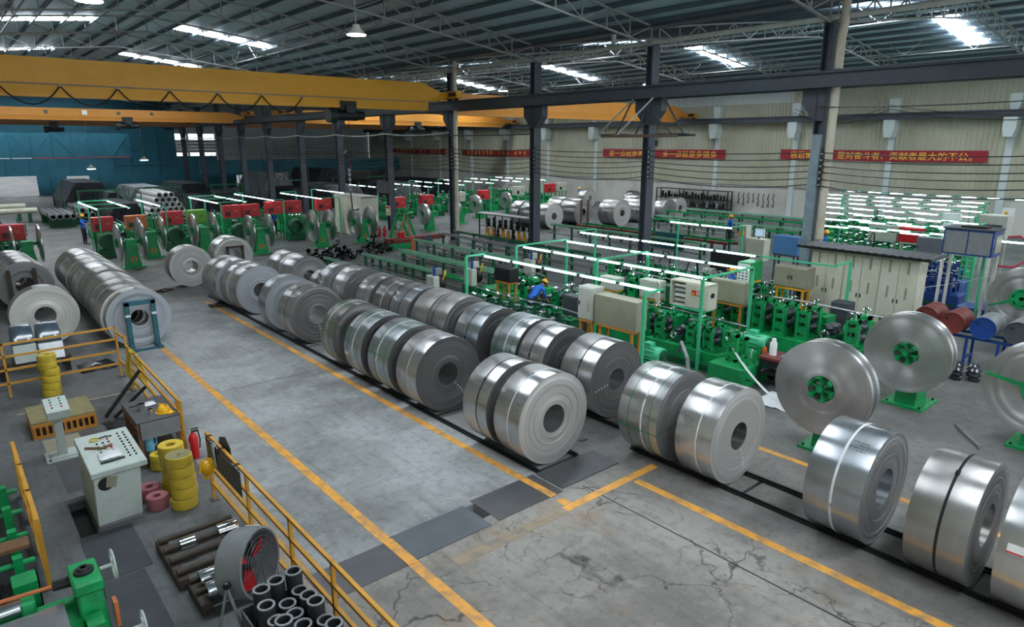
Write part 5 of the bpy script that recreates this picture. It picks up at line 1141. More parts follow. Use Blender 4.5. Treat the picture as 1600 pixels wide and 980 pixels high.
def redcab(x, y, m, lb, z=1.25, s=1.):
    t = thing('welder_cabinet', lb, 'cabinet', (x, y, 0), group='welder cabinets over the far mills')
    b = MB().bb(-.5*s, .5*s, -.2, .35, z, z+.75*s).obj('body', m, t, bevel=.02, smooth=0)
    MB().bb(-.42*s, -.12*s, -.206, -.2, z+.12, z+.4*s).obj('vent_panel', 'rust_red' if m == 'red_cab' else 'green_dark', t, smooth=0); MB().bb(.1*s, .3*s, -.208, -.2, z+.35*s, z+.45*s).obj('emblem', 'copper_orange', t, smooth=0)
    for k in range(2): MB().bb(-.36*s+.16*s*k, -.3*s+.16*s*k, -.212, -.206, z+.14, z+.38*s).obj('vent_dark_strip', 'black', t, smooth=0)  # black strips paint the dark inside the cabinet vents
    for a in (-.42*s, .42*s):
        for bb_ in (-.15, .3): MB().bb(a-.03, a+.03, bb_-.03, bb_+.03, 0, z).obj('leg', 'green', t, smooth=0)
    MB().bb(-.5*s, .5*s, -.22, .36, z-.05, z).obj('leg_frame', 'green', t, smooth=0)
for x, y, m, lb in ((.9, 40.2, 'red_cab', 'dull red welder cabinet at the left edge mill'), (2.55, 40.2, 'red_cab', 'faded red welder cabinet beside the left aisle'), (6.75, 41.2, 'red_cab', 'red welder cabinet beside the worker reaching out'), (8.1, 41.0, 'copper_orange', 'faded orange-red welder cabinet next to the red one'), (10.2, 42.0, 'red_cab', 'bright red welder cabinet left of the lime green one'),
                 (11.5, 42.0, 'lime', 'lime green welder cabinet'), (14.0, 43.5, 'red_cab', 'red welder cabinet, left of a pair behind the pale coil'), (15.2, 43.5, 'red_cab', 'red welder cabinet, right of a pair behind the pale coil'), (17.0, 44.2, 'red_cab', 'wide red welder cabinet beside a worker in a yellow helmet'), (18.3, 44.2, 'red_cab', 'red welder cabinet with a pale hose in front'), (20.6, 44.4, 'red_cab', 'small red welder cabinet by the column row')):
    r = 41.2/y if y > 41 else 1.0      # all stand on the floor at the entry end of their mill
    redcab(x*r-(.2 if x == 6.75 else 0), y*r, m, lb, 5.8-4.55*r)
for k, (xs, y0, y1, lb, pxs) in enumerate((([6.35, 7.85], 40.75, 46.8, 'far light frame over the mill with the reaching worker', (6.35,)), ([9.4], 40.9, 46.6, 'single far light row beside the lime cabinet', (9.62,)), ([12.4, 14.0], 40.6, 46.6, 'far light frame over the paired red cabinets', (12.5,)), ([15.6], 40.4, 47.5, 'single far light row behind post 29', (16.15,)), ([18.4], 39.8, 46.5, 'far light row just left of the cream booth', (19.55,)), ([21.8], 42.8, 48.0, 'far light row behind the cream booth', (21.4,)))):
    light_frame(xs, y0, y1, 2.4, lb, px=xs[0], post_x=pxs)
# far-bay machines: far block
gq = 'tube mills in the far bay'
for k, x in enumerate((27.0, 30.5, 34.0, 37.5, 41.0, 44.5)):
    mill(x, 45.0+.4*k, 9.2, 'green mill of the far-bay block behind the coil store, %s from the columns' % ORD[k], 'green', seed=40+k, group=gq)
    light_frame([x-.3], 44.5+.4*k, 52.5+.4*k, 2.4, 'light frame of the far-bay block behind the coil store, %s from the columns' % ORD[k], px=x-.8, gap=.55)
for k, (x, y, m, lb) in enumerate(((25.6, 42.6, 'red_cab', 'red welder cabinet right behind the switch-box column'), (28.4, 43.2, 'red_cab', 'red welder cabinet, second in the far bay'), (35.0, 44.5, 'red_cab', 'red welder cabinet in the middle of the far-bay block'), (42.6, 46.4, 'lime', 'lime welder cabinet in the far bay'), (44.9, 46.8, 'red_cab', 'red welder cabinet near the far-bay lime one'), (32.2, 44.2, 'cab_grey', 'pale grey cabinet between far-bay welders'), (40.2, 46.0, 'cab_grey', 'pale grey cabinet beside the far-bay lime one'), (47.0, 47.4, 'cab_grey', 'pale cabinet at the wall end of the far-bay block'))):
    r = min(1.0, 44.3/y); redcab(x*r, y*r, m, lb, 5.8-4.55*r)
# near block of the far bay (dense light rows)
for k, x in enumerate((27.6, 30.2, 33.0, 36.0, 39.0, 42.0, 45.0)):
    y0, y1 = .25*x, .46*x
    if k < 7: mill(x, y0+.3, y1-y0-.5, '%s mill of the brightly lit far-bay block, %s from the columns' % ('blue' if k in (0, 1) else 'green', ORD[k]), 'blue' if k in (0, 1) else 'green', seed=60+k, group=gq)
    light_frame([x-.1], y0+.25*(k % 2), y1, 2.5, 'light frame of the brightly lit far-bay block, %s from the columns' % ORD[k], px=x-.7, gap=.5)
light_frame([47.6], 9.6, 20.5, 2.6, 'light row nearest the side wall', gap=.6)
for k, x in enumerate((29.4, 32.15, 34.82, 37.82, 40.82, 43.82)): light_frame([x], .27*x, .43*x, 2.35, 'low light row between the brightly lit far-bay mills, %s from the columns' % ORD[k], posts=True, gap=.75)
light_frame([26.0], 3.6, 6.2, 2.7, 'short light row past the blue-framed box', px=25.3)
mill(26.0, 1.2, 5.6, 'blue mill partly hidden behind the oil drums', 'blue', seed=77, group=gq)
for k, (x, y0, y1, z0, z1, d, m, lb) in enumerate(((34.98, 12.3, 13.6, 1.2, 1.95, .4, 'cab_grey', 'pale grey machine housing among the dense lights'), (31.96, 9.3, 10.4, 1.0, 1.9, .42, 'mid_grey', 'mid grey machine housing before the dense lights'), (34.98, 11.2, 12.2, 1.2, 1.9, .4, 'red', 'dark red cabinet beside the pale grey housing'), (35.5, 8.1, 9.2, 1.7, 2.7, .9, 'cab_grey', 'tall pale cabinet with a dark window behind the blue-framed box'), (34.98, 9.8, 10.5, 1.8, 2.7, .4, 'tube_white', 'white panel cabinet next to the windowed cabinet'))):
    t = cabinet(x, y0, y1, z0, z1, d, m, lb, legs='pipe_white', doors=1, zfoot=0, group='far-bay machine cabinets')
    if k == 3: MB().bb(-.03, -.02, -.4, .4, z0+.15, z0+.6).obj('window', 'dark_grey', t, smooth=0)
# control station with screen in the far bay
t = thing('control_station', 'white control station with small screen and yellow lamp in the far bay', 'control desk', (31.5, 17.5, 0)); MB().bb(-.3, .3, -.5, .5, 0, 1.1).obj('desk', 'cab_cream', t, smooth=0); MB().bb(-.05, .05, -.3, .2, 1.2, 1.6).obj('screen_case', 'white', t, smooth=0); MB().bb(-.06, -.05, -.24, .14, 1.26, 1.54).obj('screen', 'lcd', t, smooth=0); MB().bb(-.04, .04, -.05, .02, 1.1, 1.2).obj('screen_arm', 'dark_grey', t, smooth=0); MB().bb(-.2, .3, .6, 1.0, 0, 1.7).obj('side_cabinet', 'cab_grey', t, smooth=0); MB().cyl((-.25, .8, 1.3), (-.35, .8, 1.3), .15, n=14).obj('round_cover', 'crane_yellow', t)
# conveyors across the far bay centre
for k, (x, y0, y1, z, m) in enumerate(((29.0, 19, 30, .9, 'pale_green'), (30.8, 18.5, 29, .9, 'green'), (36.4, 18, 28, .9, 'green'), (38.2, 18.4, 29, .9, 'pale_green'), (40.5, 18, 30, 1.0, 'green'), (43.0, 19, 30, 1.0, 'pale_green'))):
    runout(x, y0, y1, z, 'green conveyor in the middle of the far bay, %s from the columns' % ORD[k], m, .3)
for k, (x, y0, y1) in enumerate(((32.8, 20, 31.5), (33.3, 19.5, 30.5), (31.6, 22, 31))):
    t = tag(MB().bb(x-.1, x+.1, y0, y1, .35, .5).obj('red_beam', 'rust_red', smooth=0), 'long red steel beam lying before the far-bay coils', 'beam', 'red beams before the far-bay coils')
    for yy in (y0+1, y1-1): MB().bb(x-.06, x+.06, yy-.06, yy+.06, 0, .35).obj('support', 'steel_dark', t, smooth=0)
for x, y, z, w, h in ((29.5, 21.6, .5, .9, .9),):
    tag(MB().bb(x, x+.06, y-1.0, y+.9, .3, 1.15).obj('guard_plate', 'teal_stand', smooth=0), 'blue-grey guard plate beside the second column', 'guard plate')
# uprights before far-bay coils
t = thing('coil_prop', 'pair of brown steel uprights holding a brown coil in the far bay', 'prop frame', (35.2, 33.1, 0))
for x in (-.35, .35): MB().bb(x-.06, x+.06, -.06, .06, 0, 1.9).obj('upright', 'rust_brown', t, smooth=0)
MB().bb(-.5, .5, -.3, .3, 0, .06).obj('foot', 'rust_brown', t, smooth=0)
# black shelving and hung tools at the white wall
t = thing('tool_shelving', 'long black two-tier shelving against the white wall', 'shelf', (51.2, 35.1, 0))
for z in (.35, 1.05, 1.85): MB().bb(-.35, .35, -3.75, 3.75, z-.05, z).obj('shelf', 'black', t, smooth=0)
for y in (-3.7, -1.3, 1.2, 3.7):
    for x in (-.32, .32): MB().bb(x-.04, x+.04, y-.04, y+.04, 0, 1.85).obj('post', 'black', t, smooth=0)
for z, nn in ((1.05, 22), (.35, 22)):
    for i in range(nn):
        h = R.uniform(.2, .55); bright = z < .5 and i % 3 == 0
        tag(MB().cyl((0, 0, 0), (0, 0, h), R.uniform(.07, .13), n=10).cyl((0, 0, h), (0, 0, h+.06), .05, n=8).obj('roll_tool', 'bright_steel' if bright else 'black_gloss', None, (51.15+R.uniform(-.08, .08), 31.6+7.0*i/nn, z)),
            'black roll tool on the middle tier of the wall shelving' if z > .5 else ('shiny roll tool on the lower tier of the wall shelving' if bright else 'black roll tool on the lower tier of the wall shelving'), 'roll tool', 'tools on the wall shelving')
for i in range(8):
    y = 31.0-.45*i; h = R.uniform(.5, 1.0)
    m = MB(); m.tube([(0, 0, 0), (-.03, .06, -h*.4), (-.03, -.05, -h*.7), (0, .04, -h)], .03, 6); m.torus((-.03, 0, -h-.06), .08, .02, 'x', 10, 5); m.cyl((.02, 0, 0), (-.08, 0, 0), .02, n=6)
    tag(m.obj('hanging_tool', 'black', None, (WALLX-.05, y, 1.75)), 'black lifting sling or hook hanging on the white wall beside the shelving', 'tool', 'slings hanging on the white wall')
t = thing('warning_sign', 'white sign with yellow warning triangle on the white wall', 'sign', (WALLX-.03, 12.0, 1.35)); MB().bb(-.01, .01, -.45, .45, -.45, .45).obj('board', 'white', t, smooth=0); MB().prism([(-.28, -.22), (.28, -.22), (0, .28)], 'x', -.016, -.01).obj('triangle', 'helmet', t, smooth=0); MB().prism([(-.05, -.12), (.06, .02), (0, .02), (.05, .14), (-.07, -.01), (0, -.01)], 'x', -.02, -.016).obj('bolt_symbol', 'black', t, smooth=0)
# tube stock at the hall end
def bundle(x, y, L, n, r, m, lb, rows, z0=0., grp='tube bundles', parts=False):
    t = thing('tube_bundle', lb, 'tube bundle', (x, y, z0), group=grp)
    k = 0; b = MB(); me = MB().lathe([(r*.8, 0), (r, 0), (r, L), (r*.8, L), (r*.8, 0)], 'y', 10).mesh('tube', m) if parts else None
    for j in range(rows):
        nj = n-(j if parts else (max(0, j-rows//3)))
        for i in range(max(1, nj)):
            px, pz = (i-(nj-1)/2)*2*r, r+j*r*1.74
            if parts: link('tube', me, t, (px, R.uniform(-.1, .1), pz))
            else: b.lathe([(r*.82, 0), (r, 0), (r, L), (r*.82, L)], 'y', 8, (px, R.uniform(-.1, .1), pz)); b.lathe([(0, .05), (r*.85, .05)], 'y', 8, (px, 0, pz))
    if not parts: b.obj('tubes', m, t)['kind'] = 'stuff'
    if z0:
        for yy in (L*.15, L*.85): MB().bb(-n*r, n*r, yy-.12, yy+.12, -z0, 0).obj('bolster', 'green_dark', t, smooth=0)
    for yy in (L*.15, L*.85): MB().bb(-n*r-.06, -n*r, yy-.04, yy+.04, 0, rows*r*1.8+.1).obj('stake', 'green_dark', t, smooth=0); MB().bb(n*r, n*r+.06, yy-.04, yy+.04, 0, rows*r*1.8+.1).obj('stake', 'green_dark', t, smooth=0)
    return t
bundle(6.6, 56.0, 6, 4, .2, 'tube_steel', 'stack of thick pale tubes on a cart in the left aisle', 1, .6, parts=True); bundle(8.2, 57.5, 6, 3, .2, 'tube_steel', 'second short stack of pale tubes beside the left aisle', 2, .5, parts=True)
bundle(13.8, 58, 6, 7, .22, 'tube_white', 'pyramid of white-capped tubes behind the lime cabinet', 5, .1, parts=True)
for k, (x, y, L, n, r, m, rows, lb) in enumerate(((10.6, 56, 7, 18, .07, 'tube_dark', 12, 'dark tube bundle behind the reaching worker'), (11.7, 66.2, 3.5, 14, .07, 'tube_dark', 14, 'tall dark tube bundle left of the white-capped tubes'), (17.1, 58, 7, 20, .07, 'tube_dark', 12, 'wide dark tube bundle right of the white-capped tubes'), (20.6, 58, 7, 20, .07, 'tube_dark', 11, 'dark tube bundle beside the far columns'), (2.6, 53, 7.5, 26, .06, 'tube_steel', 5, 'low pale tube bundle left of the left aisle'), (14.85, 68, 7, 26, .07, 'tube_steel', 16, 'pale tube bundle near the end wall'), (19.0, 69, 7, 26, .07, 'tube_dark', 17, 'dark tube bundle near the dark end wall'),
                                                   (10.5, 70, 8, 28, .07, 'tube_dark', 20, 'big dark tube stack beside the bright doorway'), (26.5, 58, 8, 24, .07, 'tube_dark', 14, 'dark tube bundle at the start of the far-bay stock'), (30.5, 60, 8, 26, .07, 'tube_steel', 15, 'pale tube bundle in the far-bay stock'), (34.6, 61, 8, 26, .07, 'tube_dark', 17, 'dark tube bundle in the middle of the far-bay stock'), (38.5, 62, 8, 26, .07, 'tube_steel', 14, 'pale tube bundle right of the far-bay stock middle'), (42.5, 62, 8, 24, .07, 'tube_dark', 16, 'dark tube bundle near the wall in the far-bay stock'), (28.5, 72, 8, 26, .07, 'tube_steel', 22, 'tall pale tube bundle at the back of the far-bay stock'), (35.0, 73, 8, 30, .07, 'tube_dark', 24, 'tall dark tube bundle at the back of the far-bay stock'))):
    bundle(x, y, L, n, r, m, lb, rows)
for k, (x, y, z, lb) in enumerate(((5.5, 62.0, .9, 'pale pipe lying high beside the bright doorway'), (5.0, 64, 1.1, 'long beige pipe on trestles beside the bright doorway'))):
    t = tag(MB().cyl((x-3, y, z), (x+.2, y, z), .22, n=14).obj('large_pipe', 'cab_cream'), lb, 'pipe'); MB().bb(x-2.5, x-2.3, y-.3, y+.3, 0, z-.2).bb(x-.4, x-.2, y-.3, y+.3, 0, z-.2).obj('trestle', 'green_dark', t, smooth=0)
# rack frames (green gantries) among the tube stock
for k, (x, y) in enumerate(((10.2, 64.2), (15.5, 65.6), (21.0, 65.8), (28.5, 68.7), (40.0, 70.7))):
    t = thing('tube_gantry', 'green steel frame for tube stock, %s from the left aisle' % ORD[k], 'frame', (x, y, 0), group='green stock frames')
    for a in (-1.4, 1.4): MB().bb(a-.06, a+.06, -.06, .06, 0, 2.0).obj('post', 'green_dark', t, smooth=0)
    MB().bb(-1.5, 1.5, -.06, .06, 2.0, 2.12).obj('beam', 'green_dark', t, smooth=0); MB().bb(-1.4, 1.4, -.04, .04, 1.1, 1.18).obj('rail', 'green_dark', t, smooth=0)
# ================= FOREGROUND STATION =================
def fence(pts, h, rails, label, posts=None, s=.045, m='painted_yellow', foot=True):
    t = thing('guard_rail', label, 'guard rail', (pts[0][0], pts[0][1], 0)); ox, oy = pts[0]
    P = [(x-ox, y-oy) for x, y in pts]
    for a, b in zip(P, P[1:]):
        for z in rails: MB().bar((a[0], a[1], z), (b[0], b[1], z), s, s).obj('rail', m, t, smooth=0)
    for x, y in ([(x-ox, y-oy) for x, y in posts] if posts else P):
        MB().bb(x-s/2, x+s/2, y-s/2, y+s/2, 0, h+s/2).obj('post', m, t, smooth=0)
        if foot: MB().bb(x-.07, x+.07, y-.07, y+.07, 0, .012).obj('foot_plate', 'dark_grey', t, smooth=0)
    return t
fence([(2.75, 10.9), (2.75, 4.0)], 1.2, (.32, .62, .9, 1.2), 'long yellow guard rail with helmet and board beside the tube bin', [(2.75, 10.9), (2.75, 9.1), (2.75, 7.55), (2.75, 6.35), (2.75, 4.0)])
t = thing('board', 'dark grey board tied inside the yellow guard rail', 'board', (2.71, 10.0, .78)); MB().bb(-.012, .0, -.78, .78, 0, .4).obj('sheet', 'dark_grey', t, smooth=0); MB().prism([(-.1, .2), (.55, .2), (.4, .52), (.1, .62), (-.1, .5)], 'x', .09, .1).obj('flap', 'mat_dark', t, smooth=0)
for y in (-.6, .1, .7): MB().torus((.02, y, .41), .05, .012, 'y', 12, 5).obj('tie', 'black', t)
def helmet(loc, lb, rot=(0, 0, 0), parent=None, s=1.):
    if parent is None:
        t = thing('hard_hat', lb, 'helmet', loc); t.rotation_euler = rot
    else:
        t = bpy.data.objects.new('hard_hat', None); COL.objects.link(t); t.parent = parent; t.location = loc; t.rotation_euler = rot
    n = 10
    prof = [(.12*s*math.cos(a), .13*s*math.sin(a)) for a in [PI/2*i/n for i in range(n+1)]]
    MB().lathe(prof+[(0, .12*s)], 'z', 20).obj('shell', 'helmet', t)
    m = MB().lathe([(.115*s, 0), (.145*s, -.008*s), (.145*s, -.014*s), (.115*s, -.008*s)], 'z', 20, closed=True); m.bb(-.06*s, .06*s, -.2*s, -.11*s, -.016*s, -.006*s); m.obj('brim', 'helmet', t)
    MB().bb(-.018*s, .018*s, -.11*s, .1*s, .115*s, .138*s).obj('ridge', 'helmet', t, bevel=.006)
    return t
hh = helmet((2.62, 10.55, .78), 'yellow hard hat hanging on the guard rail beside the tape rolls', (1.2, 0, -1.2)); MB().tube([(0, .1, -.02), (.02, .16, -.14), (0, .05, -.2), (-.02, -.05, -.02)], .008, 5).obj('chin_strap', 'black', hh)
t = thing('strap_bundle', 'bunch of black and white straps hung over the guard rail', 'straps', (2.72, 10.35, 1.2)); 
for k in range(6): MB().tube([(-.04, .02*k-.05, -.35+.03*k), (-.05, .02*k-.05, 0), (0, .02*k-.05, .04), (.05, .02*k-.04, -.02), (.05, .02*k-.06, -.2)], .012, 5).obj('strap', 'black' if k % 2 else 'film_white', t)
fence([(2.86, 12.9), (2.9, 17.6)], 1.1, (.3, .6, .85, 1.1), 'yellow guard rail beside the work table with yellow strap loops', [(2.86, 12.9), (2.865, 13.15), (2.9, 17.45), (2.9, 17.6)])
t = thing('strap_coil', 'loops of yellow strapping draped over the far end of the guard rail', 'strapping', (2.88, 16.9, 1.1))
for k in range(9):
    a = .35*k-1.2; MB().tube([(-.08-.01*k, a*.15, -.75+.03*k), (-.1, a*.12+.05, -.3), (-.04, a*.1, .03), (.03, a*.14-.1, .04), (.09, a*.3-.3, -.3), (.1, a*.35-.5, -.8+.02*k)], .012, 5).obj('strap_loop', 'tape_yellow', t)
fence([(-2.0, 18.8), (2.9, 18.8)], 1.3, (.35, .68, 1.0, 1.3), 'wide yellow guard rail before the wrapped packs', [(-1.4, 18.8), (.6, 18.8), (2.9, 18.8)])
fence([(2.9, 18.72), (2.95, 17.95)], 1.25, (.45, 1.2), 'short yellow return of the wide guard rail', [(2.95, 17.95)])
fence([(.33, 9.95), (.31, 13.1)], .98, (.25, .5, .74, .98), 'yellow guard rail along the green slitting machine', [(.33, 9.95), (.325, 11.0), (.32, 12.05), (.31, 13.1)], s=.055)
# console
t = thing('operator_console', 'pale grey operator console with sloping button panel', 'console', (1.1, 11.1, 0))
MB().add([(0, 0, .05), (.62, .03, .05), (.62, 1.4, .05), (0, 1.4, .05), (.03, 0, .86), (.68, .02, .86), (.68, 1.4, .86), (.03, 1.4, .86)], [(0, 3, 2, 1), (4, 5, 6, 7), (0, 1, 5, 4), (1, 2, 6, 5), (2, 3, 7, 6), (3, 0, 4, 7)]).obj('cabinet', 'console_grey', t, bevel=.01, smooth=0)
MB().bb(.01, .61, .03, 1.38, 0, .05).obj('plinth', 'mid_grey', t, smooth=0)
tp = MB().add([(.0, -.05, .86), (.78, -.02, .86), (.78, 1.45, .9), (.0, 1.45, .9), (.0, -.05, .96), (.78, -.02, .96), (.78, 1.45, 1.02), (.0, 1.45, 1.02)], [(0, 3, 2, 1), (4, 5, 6, 7), (0, 1, 5, 4), (1, 2, 6, 5), (2, 3, 7, 6), (3, 0, 4, 7)]).obj('button_panel', 'console_grey', t, bevel=.012, smooth=0)
BT = {c: MB().cyl((0, 0, 0), (0, 0, .025), .017, .014, n=8).mesh('button', c) for c in ('black', 'red', 'green', 'white')}
for j in range(9):
    for i in range(6):
        if i == 3 or (j > 6 and i < 2): continue
        c = 'black' if i > 3 else R.choice(['black', 'red', 'green', 'black'])
        yy = .25+.12*j; link('button', BT[c], tp, (.26+.085*i, yy, .957+.06*(yy+.05)/1.5))
k = MB().lathe([(.0, -.01), (.1, -.01), (.11, 0), (.1, .012), (.08, .0), (.0, -.002)], 'y', 18).obj('vent_dark_disc', 'black', t, (.18, .005, .72)); MB().box((.26, -.012, .74), (.14, .01, .17), Matrix.Rotation(.2, 3, 'Y')).obj('vent_flap', 'cab_olive', t, smooth=0)  # black disc paints the dark of the vent opening
cloth('work_glove', 'film_white', (1.45, 11.55, .985), .3, 'pair of white work gloves lying on the console', 12)
t = tag(MB().tube([(1.28, 11.3, .99), (1.62, 11.32, .99)], .016, 6).obj('screwdriver', 'black'), 'black rod tool lying at the front of the console', 'tool')
t = thing('pliers', 'tool with yellow cord at the far corner of the console', 'tool', (1.35, 12.25, 1.02)); MB().torus((0, 0, .01), .06, .012, 'z', 14, 5).obj('cord_loop', 'tape_yellow', t); MB().tube([(.05, 0, .01), (.16, .03, .01), (.26, 0, .01)], .012, 6).obj('grip', 'black', t)
tag(MB().tube([(1.18, 12.0, 1.018), (1.4, 11.85, 1.012), (1.55, 11.9, 1.014)], .02, 6).obj('wooden_rod', 'wood'), 'wooden handled brush lying across the console', 'tool')
# pedestal
t = thing('control_pedestal', 'grey pedestal with small tilted button box', 'control pedestal', (1.07, 14.45, 0))
MB().bb(-.28, .28, -.26, .28, .004, .03).obj('base_plate', 'console_grey', t, smooth=0); MB().bb(-.2, .2, -.18, .2, .03, .05).obj('step_plate', 'console_grey', t, smooth=0); MB().bb(-.07, .07, -.07, .07, .05, .95).obj('post', 'console_grey', t, smooth=0)
b = MB().add([(-.17, -.3, .85), (.2, -.3, .85), (.2, .2, .93), (-.17, .2, .93), (-.17, -.34, 1.02), (.2, -.34, 1.02), (.2, .2, 1.14), (-.17, .2, 1.14)], [(0, 3, 2, 1), (4, 5, 6, 7), (0, 1, 5, 4), (1, 2, 6, 5), (2, 3, 7, 6), (3, 0, 4, 7)]).obj('button_box', 'console_grey', t, bevel=.01, smooth=0)
for j in range(4):
    for i in range(2): link('button', BT[('black', 'red', 'black', 'green')[(i+j) % 4]], b, (-.06+.15*i, -.2+.1*j, 1.045+.022*j))
for a in (-.23, .23): MB().cyl((a, -.2, .03), (a, -.2, .06), .018, n=6).obj('bolt', 'black', t)
# step crate
t = thing('step_platform', 'orange slatted step platform with worn wooden top', 'step', (1.28, 16.2, 0))
MB().bb(-.56, .56, -.55, .6, .3, .34).obj('top_board', 'tape_top', t, smooth=0); MB().bb(-.56, .56, -.57, -.53, .24, .3).obj('upper_rim', 'crane_orange', t, smooth=0); MB().bb(-.56, .56, -.57, -.53, 0, .06).obj('lower_rim', 'crane_orange', t, smooth=0)
for k in range(11): MB().bb(-.54+.105*k, -.5+.105*k, -.565, -.535, .06, .24).obj('slat', 'crane_orange', t, smooth=0)
for s in (-1, 1): MB().bb(s*.54-.02, s*.54+.02, -.55, .58, .0, .3).obj('side_panel', 'crane_orange', t, smooth=0)
for k, (a, b) in enumerate((((2.05, 16.0, .02), (2.845, 16.15, .87)), ((2.2, 15.85, .02), (2.845, 15.7, .62)))):
    tag(MB().bar(a, b, .06).obj('steel_bar', 'black'), ('longer' if k == 0 else 'shorter')+' black square bar leaning beside the orange step', 'bar', 'leaning black bars')
cloth('tarp', 'black', (2.2, 15.5, 0), .5, 'small black tarp heap beside the leaning bars', 21)
# floor plates and dark mats
for x0, x1, y0, y1, m, lb, z in ((.84, 1.46, 14.78, 15.5, 'cab_olive', 'beige steel sheet lying behind the pedestal', .006), (.9, 1.4, 12.75, 14.15, 'plate_steel', 'dark steel floor plate between pedestal and console', .006), (.82, 1.52, 9.62, 11.0, 'mat_dark', 'black floor plate in front of the console', .008), (.78, 1.4, 7.0, 9.58, 'mat_dark', 'blue-black floor plate beside the green slitting machine', .012)):
    tag(MB().bb(x0, x1, y0, y1, 0, z).obj('floor_plate', m, smooth=0), lb, 'floor plate', 'loose floor plates')
# tape rolls
def tape(x, y, z, m, lb, grp, Rr=.2, r=.075, h=.18, mt=None, seed=0):
    t = thing('tape_roll', lb, 'tape roll', (x, y, z), seed*.7, group=grp)
    MB().lathe([(r, .0), (Rr-.01, .0), (Rr, .01), (Rr+.004, h*.5), (Rr, h-.01), (Rr-.01, h), ], 'z', 28).obj('wrap', m, t)
    MB().lathe([(Rr-.01, h), (Rr*.75, h-.008), (r+.01, h-.004), (r, h-.01), (r, 0)], 'z', 28).obj('core', mt or m, t)
    MB().bb(Rr-.004, Rr+.006, -.02, .02, .01, h-.01).obj('tape_end', 'tape_top', t, smooth=0)
for k in range(5): tape(2.33+.008*((k*3) % 4-1.5), 11.02, .186*k, 'tape_yellow', ('topmost' if k == 4 else ORD[k]+' from the floor of')+(' roll of' if k == 4 else '')+' the yellow tape stack by the pink rolls', 'front yellow tape stack', mt='tape_top' if k == 4 else None, seed=k, r=.075 if k < 4 else .02)
for k in range(4): tape(2.36+.01*((k*3) % 4-1.5), 11.68, .215*k, 'tape_yellow', 'yellow tape roll in the stack behind the front stack, %s from the floor' % ORD[k], 'rear yellow tape stack', h=.21, seed=k)
for k in range(2): tape(2.36, 12.72, .15*k, 'tape_yellow', 'small yellow tape roll below the blue flask, %s' % ('lower of two' if k == 0 else 'upper of two'), 'small yellow tape pair', .16, .07, .145, seed=k)
for x, y, lb in ((1.97, 11.25, 'dusty pink tape roll beside the front yellow stack'), (1.95, 11.66, 'dusty pink tape roll half hidden by the console')): tape(x, y, 0, 'tape_pink', lb, 'pink tape rolls', .165, .06, .22)
for k in range(6): tape(1.38+.012*((k*5) % 4-1.5), 18.4, .17*k, 'tape_yellow', 'yellow tape roll in the tall stack at the wide guard rail, %s from the floor' % ORD[k], 'tall yellow tape stack', .19, .07, .165, seed=k)
extinguisher(2.97, 12.75, 'red fire extinguisher standing at the yellow rail end by the tape rolls', 1.05)
# work table
t = thing('work_table', 'old wooden work table with grey tin-covered top', 'table', (2.45, 13.5, 0))
MB().bb(-.36, .38, -.62, .62, .86, .9).obj('top', 'plate_steel', t, bevel=.008, smooth=0); MB().bb(-.3, .36, -.63, -.61, .55, .86).obj('cloth_apron', 'film_white' if False else 'mid_grey', t, smooth=0)
for a in (-.31, .33):
    for b in (-.56, .56): MB().bb(a-.035, a+.035, b-.035, b+.035, 0, .86).obj('leg', 'wood', t, smooth=0)
MB().bb(-.3, .33, -.55, .55, .2, .23).obj('lower_shelf', 'wood_dark', t, smooth=0); MB().bb(-.36, -.33, -.6, .6, .76, .86).obj('side_rail', 'wood', t, smooth=0); MB().bb(-.3, .33, .5, .53, .23, .5).obj('back_board', 'wood', t, smooth=0)
helmet((2.62, 13.15, .915), 'yellow hard hat lying on the wooden work table', (0, 0, .6))
t = thing('metal_pot', 'small steel pot on the work table beside the rag', 'pot', (2.32, 13.5, .9)); MB().lathe([(0, 0), (.06, 0), (.07, .13), (.062, .13), (.055, .01), (0, .01)], 'z', 18).obj('bowl', 'chrome', t); MB().bb(-.2, -.06, -.012, .012, .1, .115).obj('handle', 'black', t, smooth=0)
t = thing('steel_mug', 'small steel mug on the work table next to the hard hat', 'mug', (2.4, 13.15, .9)); MB().lathe([(0, 0), (.045, 0), (.045, .12), (.04, .12), (.04, .01), (0, .01)], 'z', 16).obj('cup', 'chrome', t); MB().tube([(-.045, 0, .1), (-.08, 0, .09), (-.08, 0, .04), (-.045, 0, .03)], .007, 5).obj('handle', 'chrome', t)
cloth('rag', 'film_white', (2.5, 13.75, .9), .22, 'white rag lying on the work table behind the pot', 31)
t = thing('vacuum_flask', 'light blue vacuum flask standing on the lower shelf of the work table', 'flask', (2.3, 13.1, .23)); MB().lathe([(0, 0), (.075, 0), (.078, .02), (.075, .3), (.05, .34), (.05, .4), (0, .4)], 'z', 18).obj('body', 'bottle_blue', t); MB().tube([(-.05, 0, .38), (-.12, 0, .42), (-.15, 0, .32), (-.075, 0, .22)], .014, 6).obj('handle', 'bottle_blue', t); MB().tube([(.07, 0, .3), (.12, 0, .24), (.12, 0, .12), (.075, 0, .06)], .014, 6).obj('side_handle', 'bottle_blue', t)
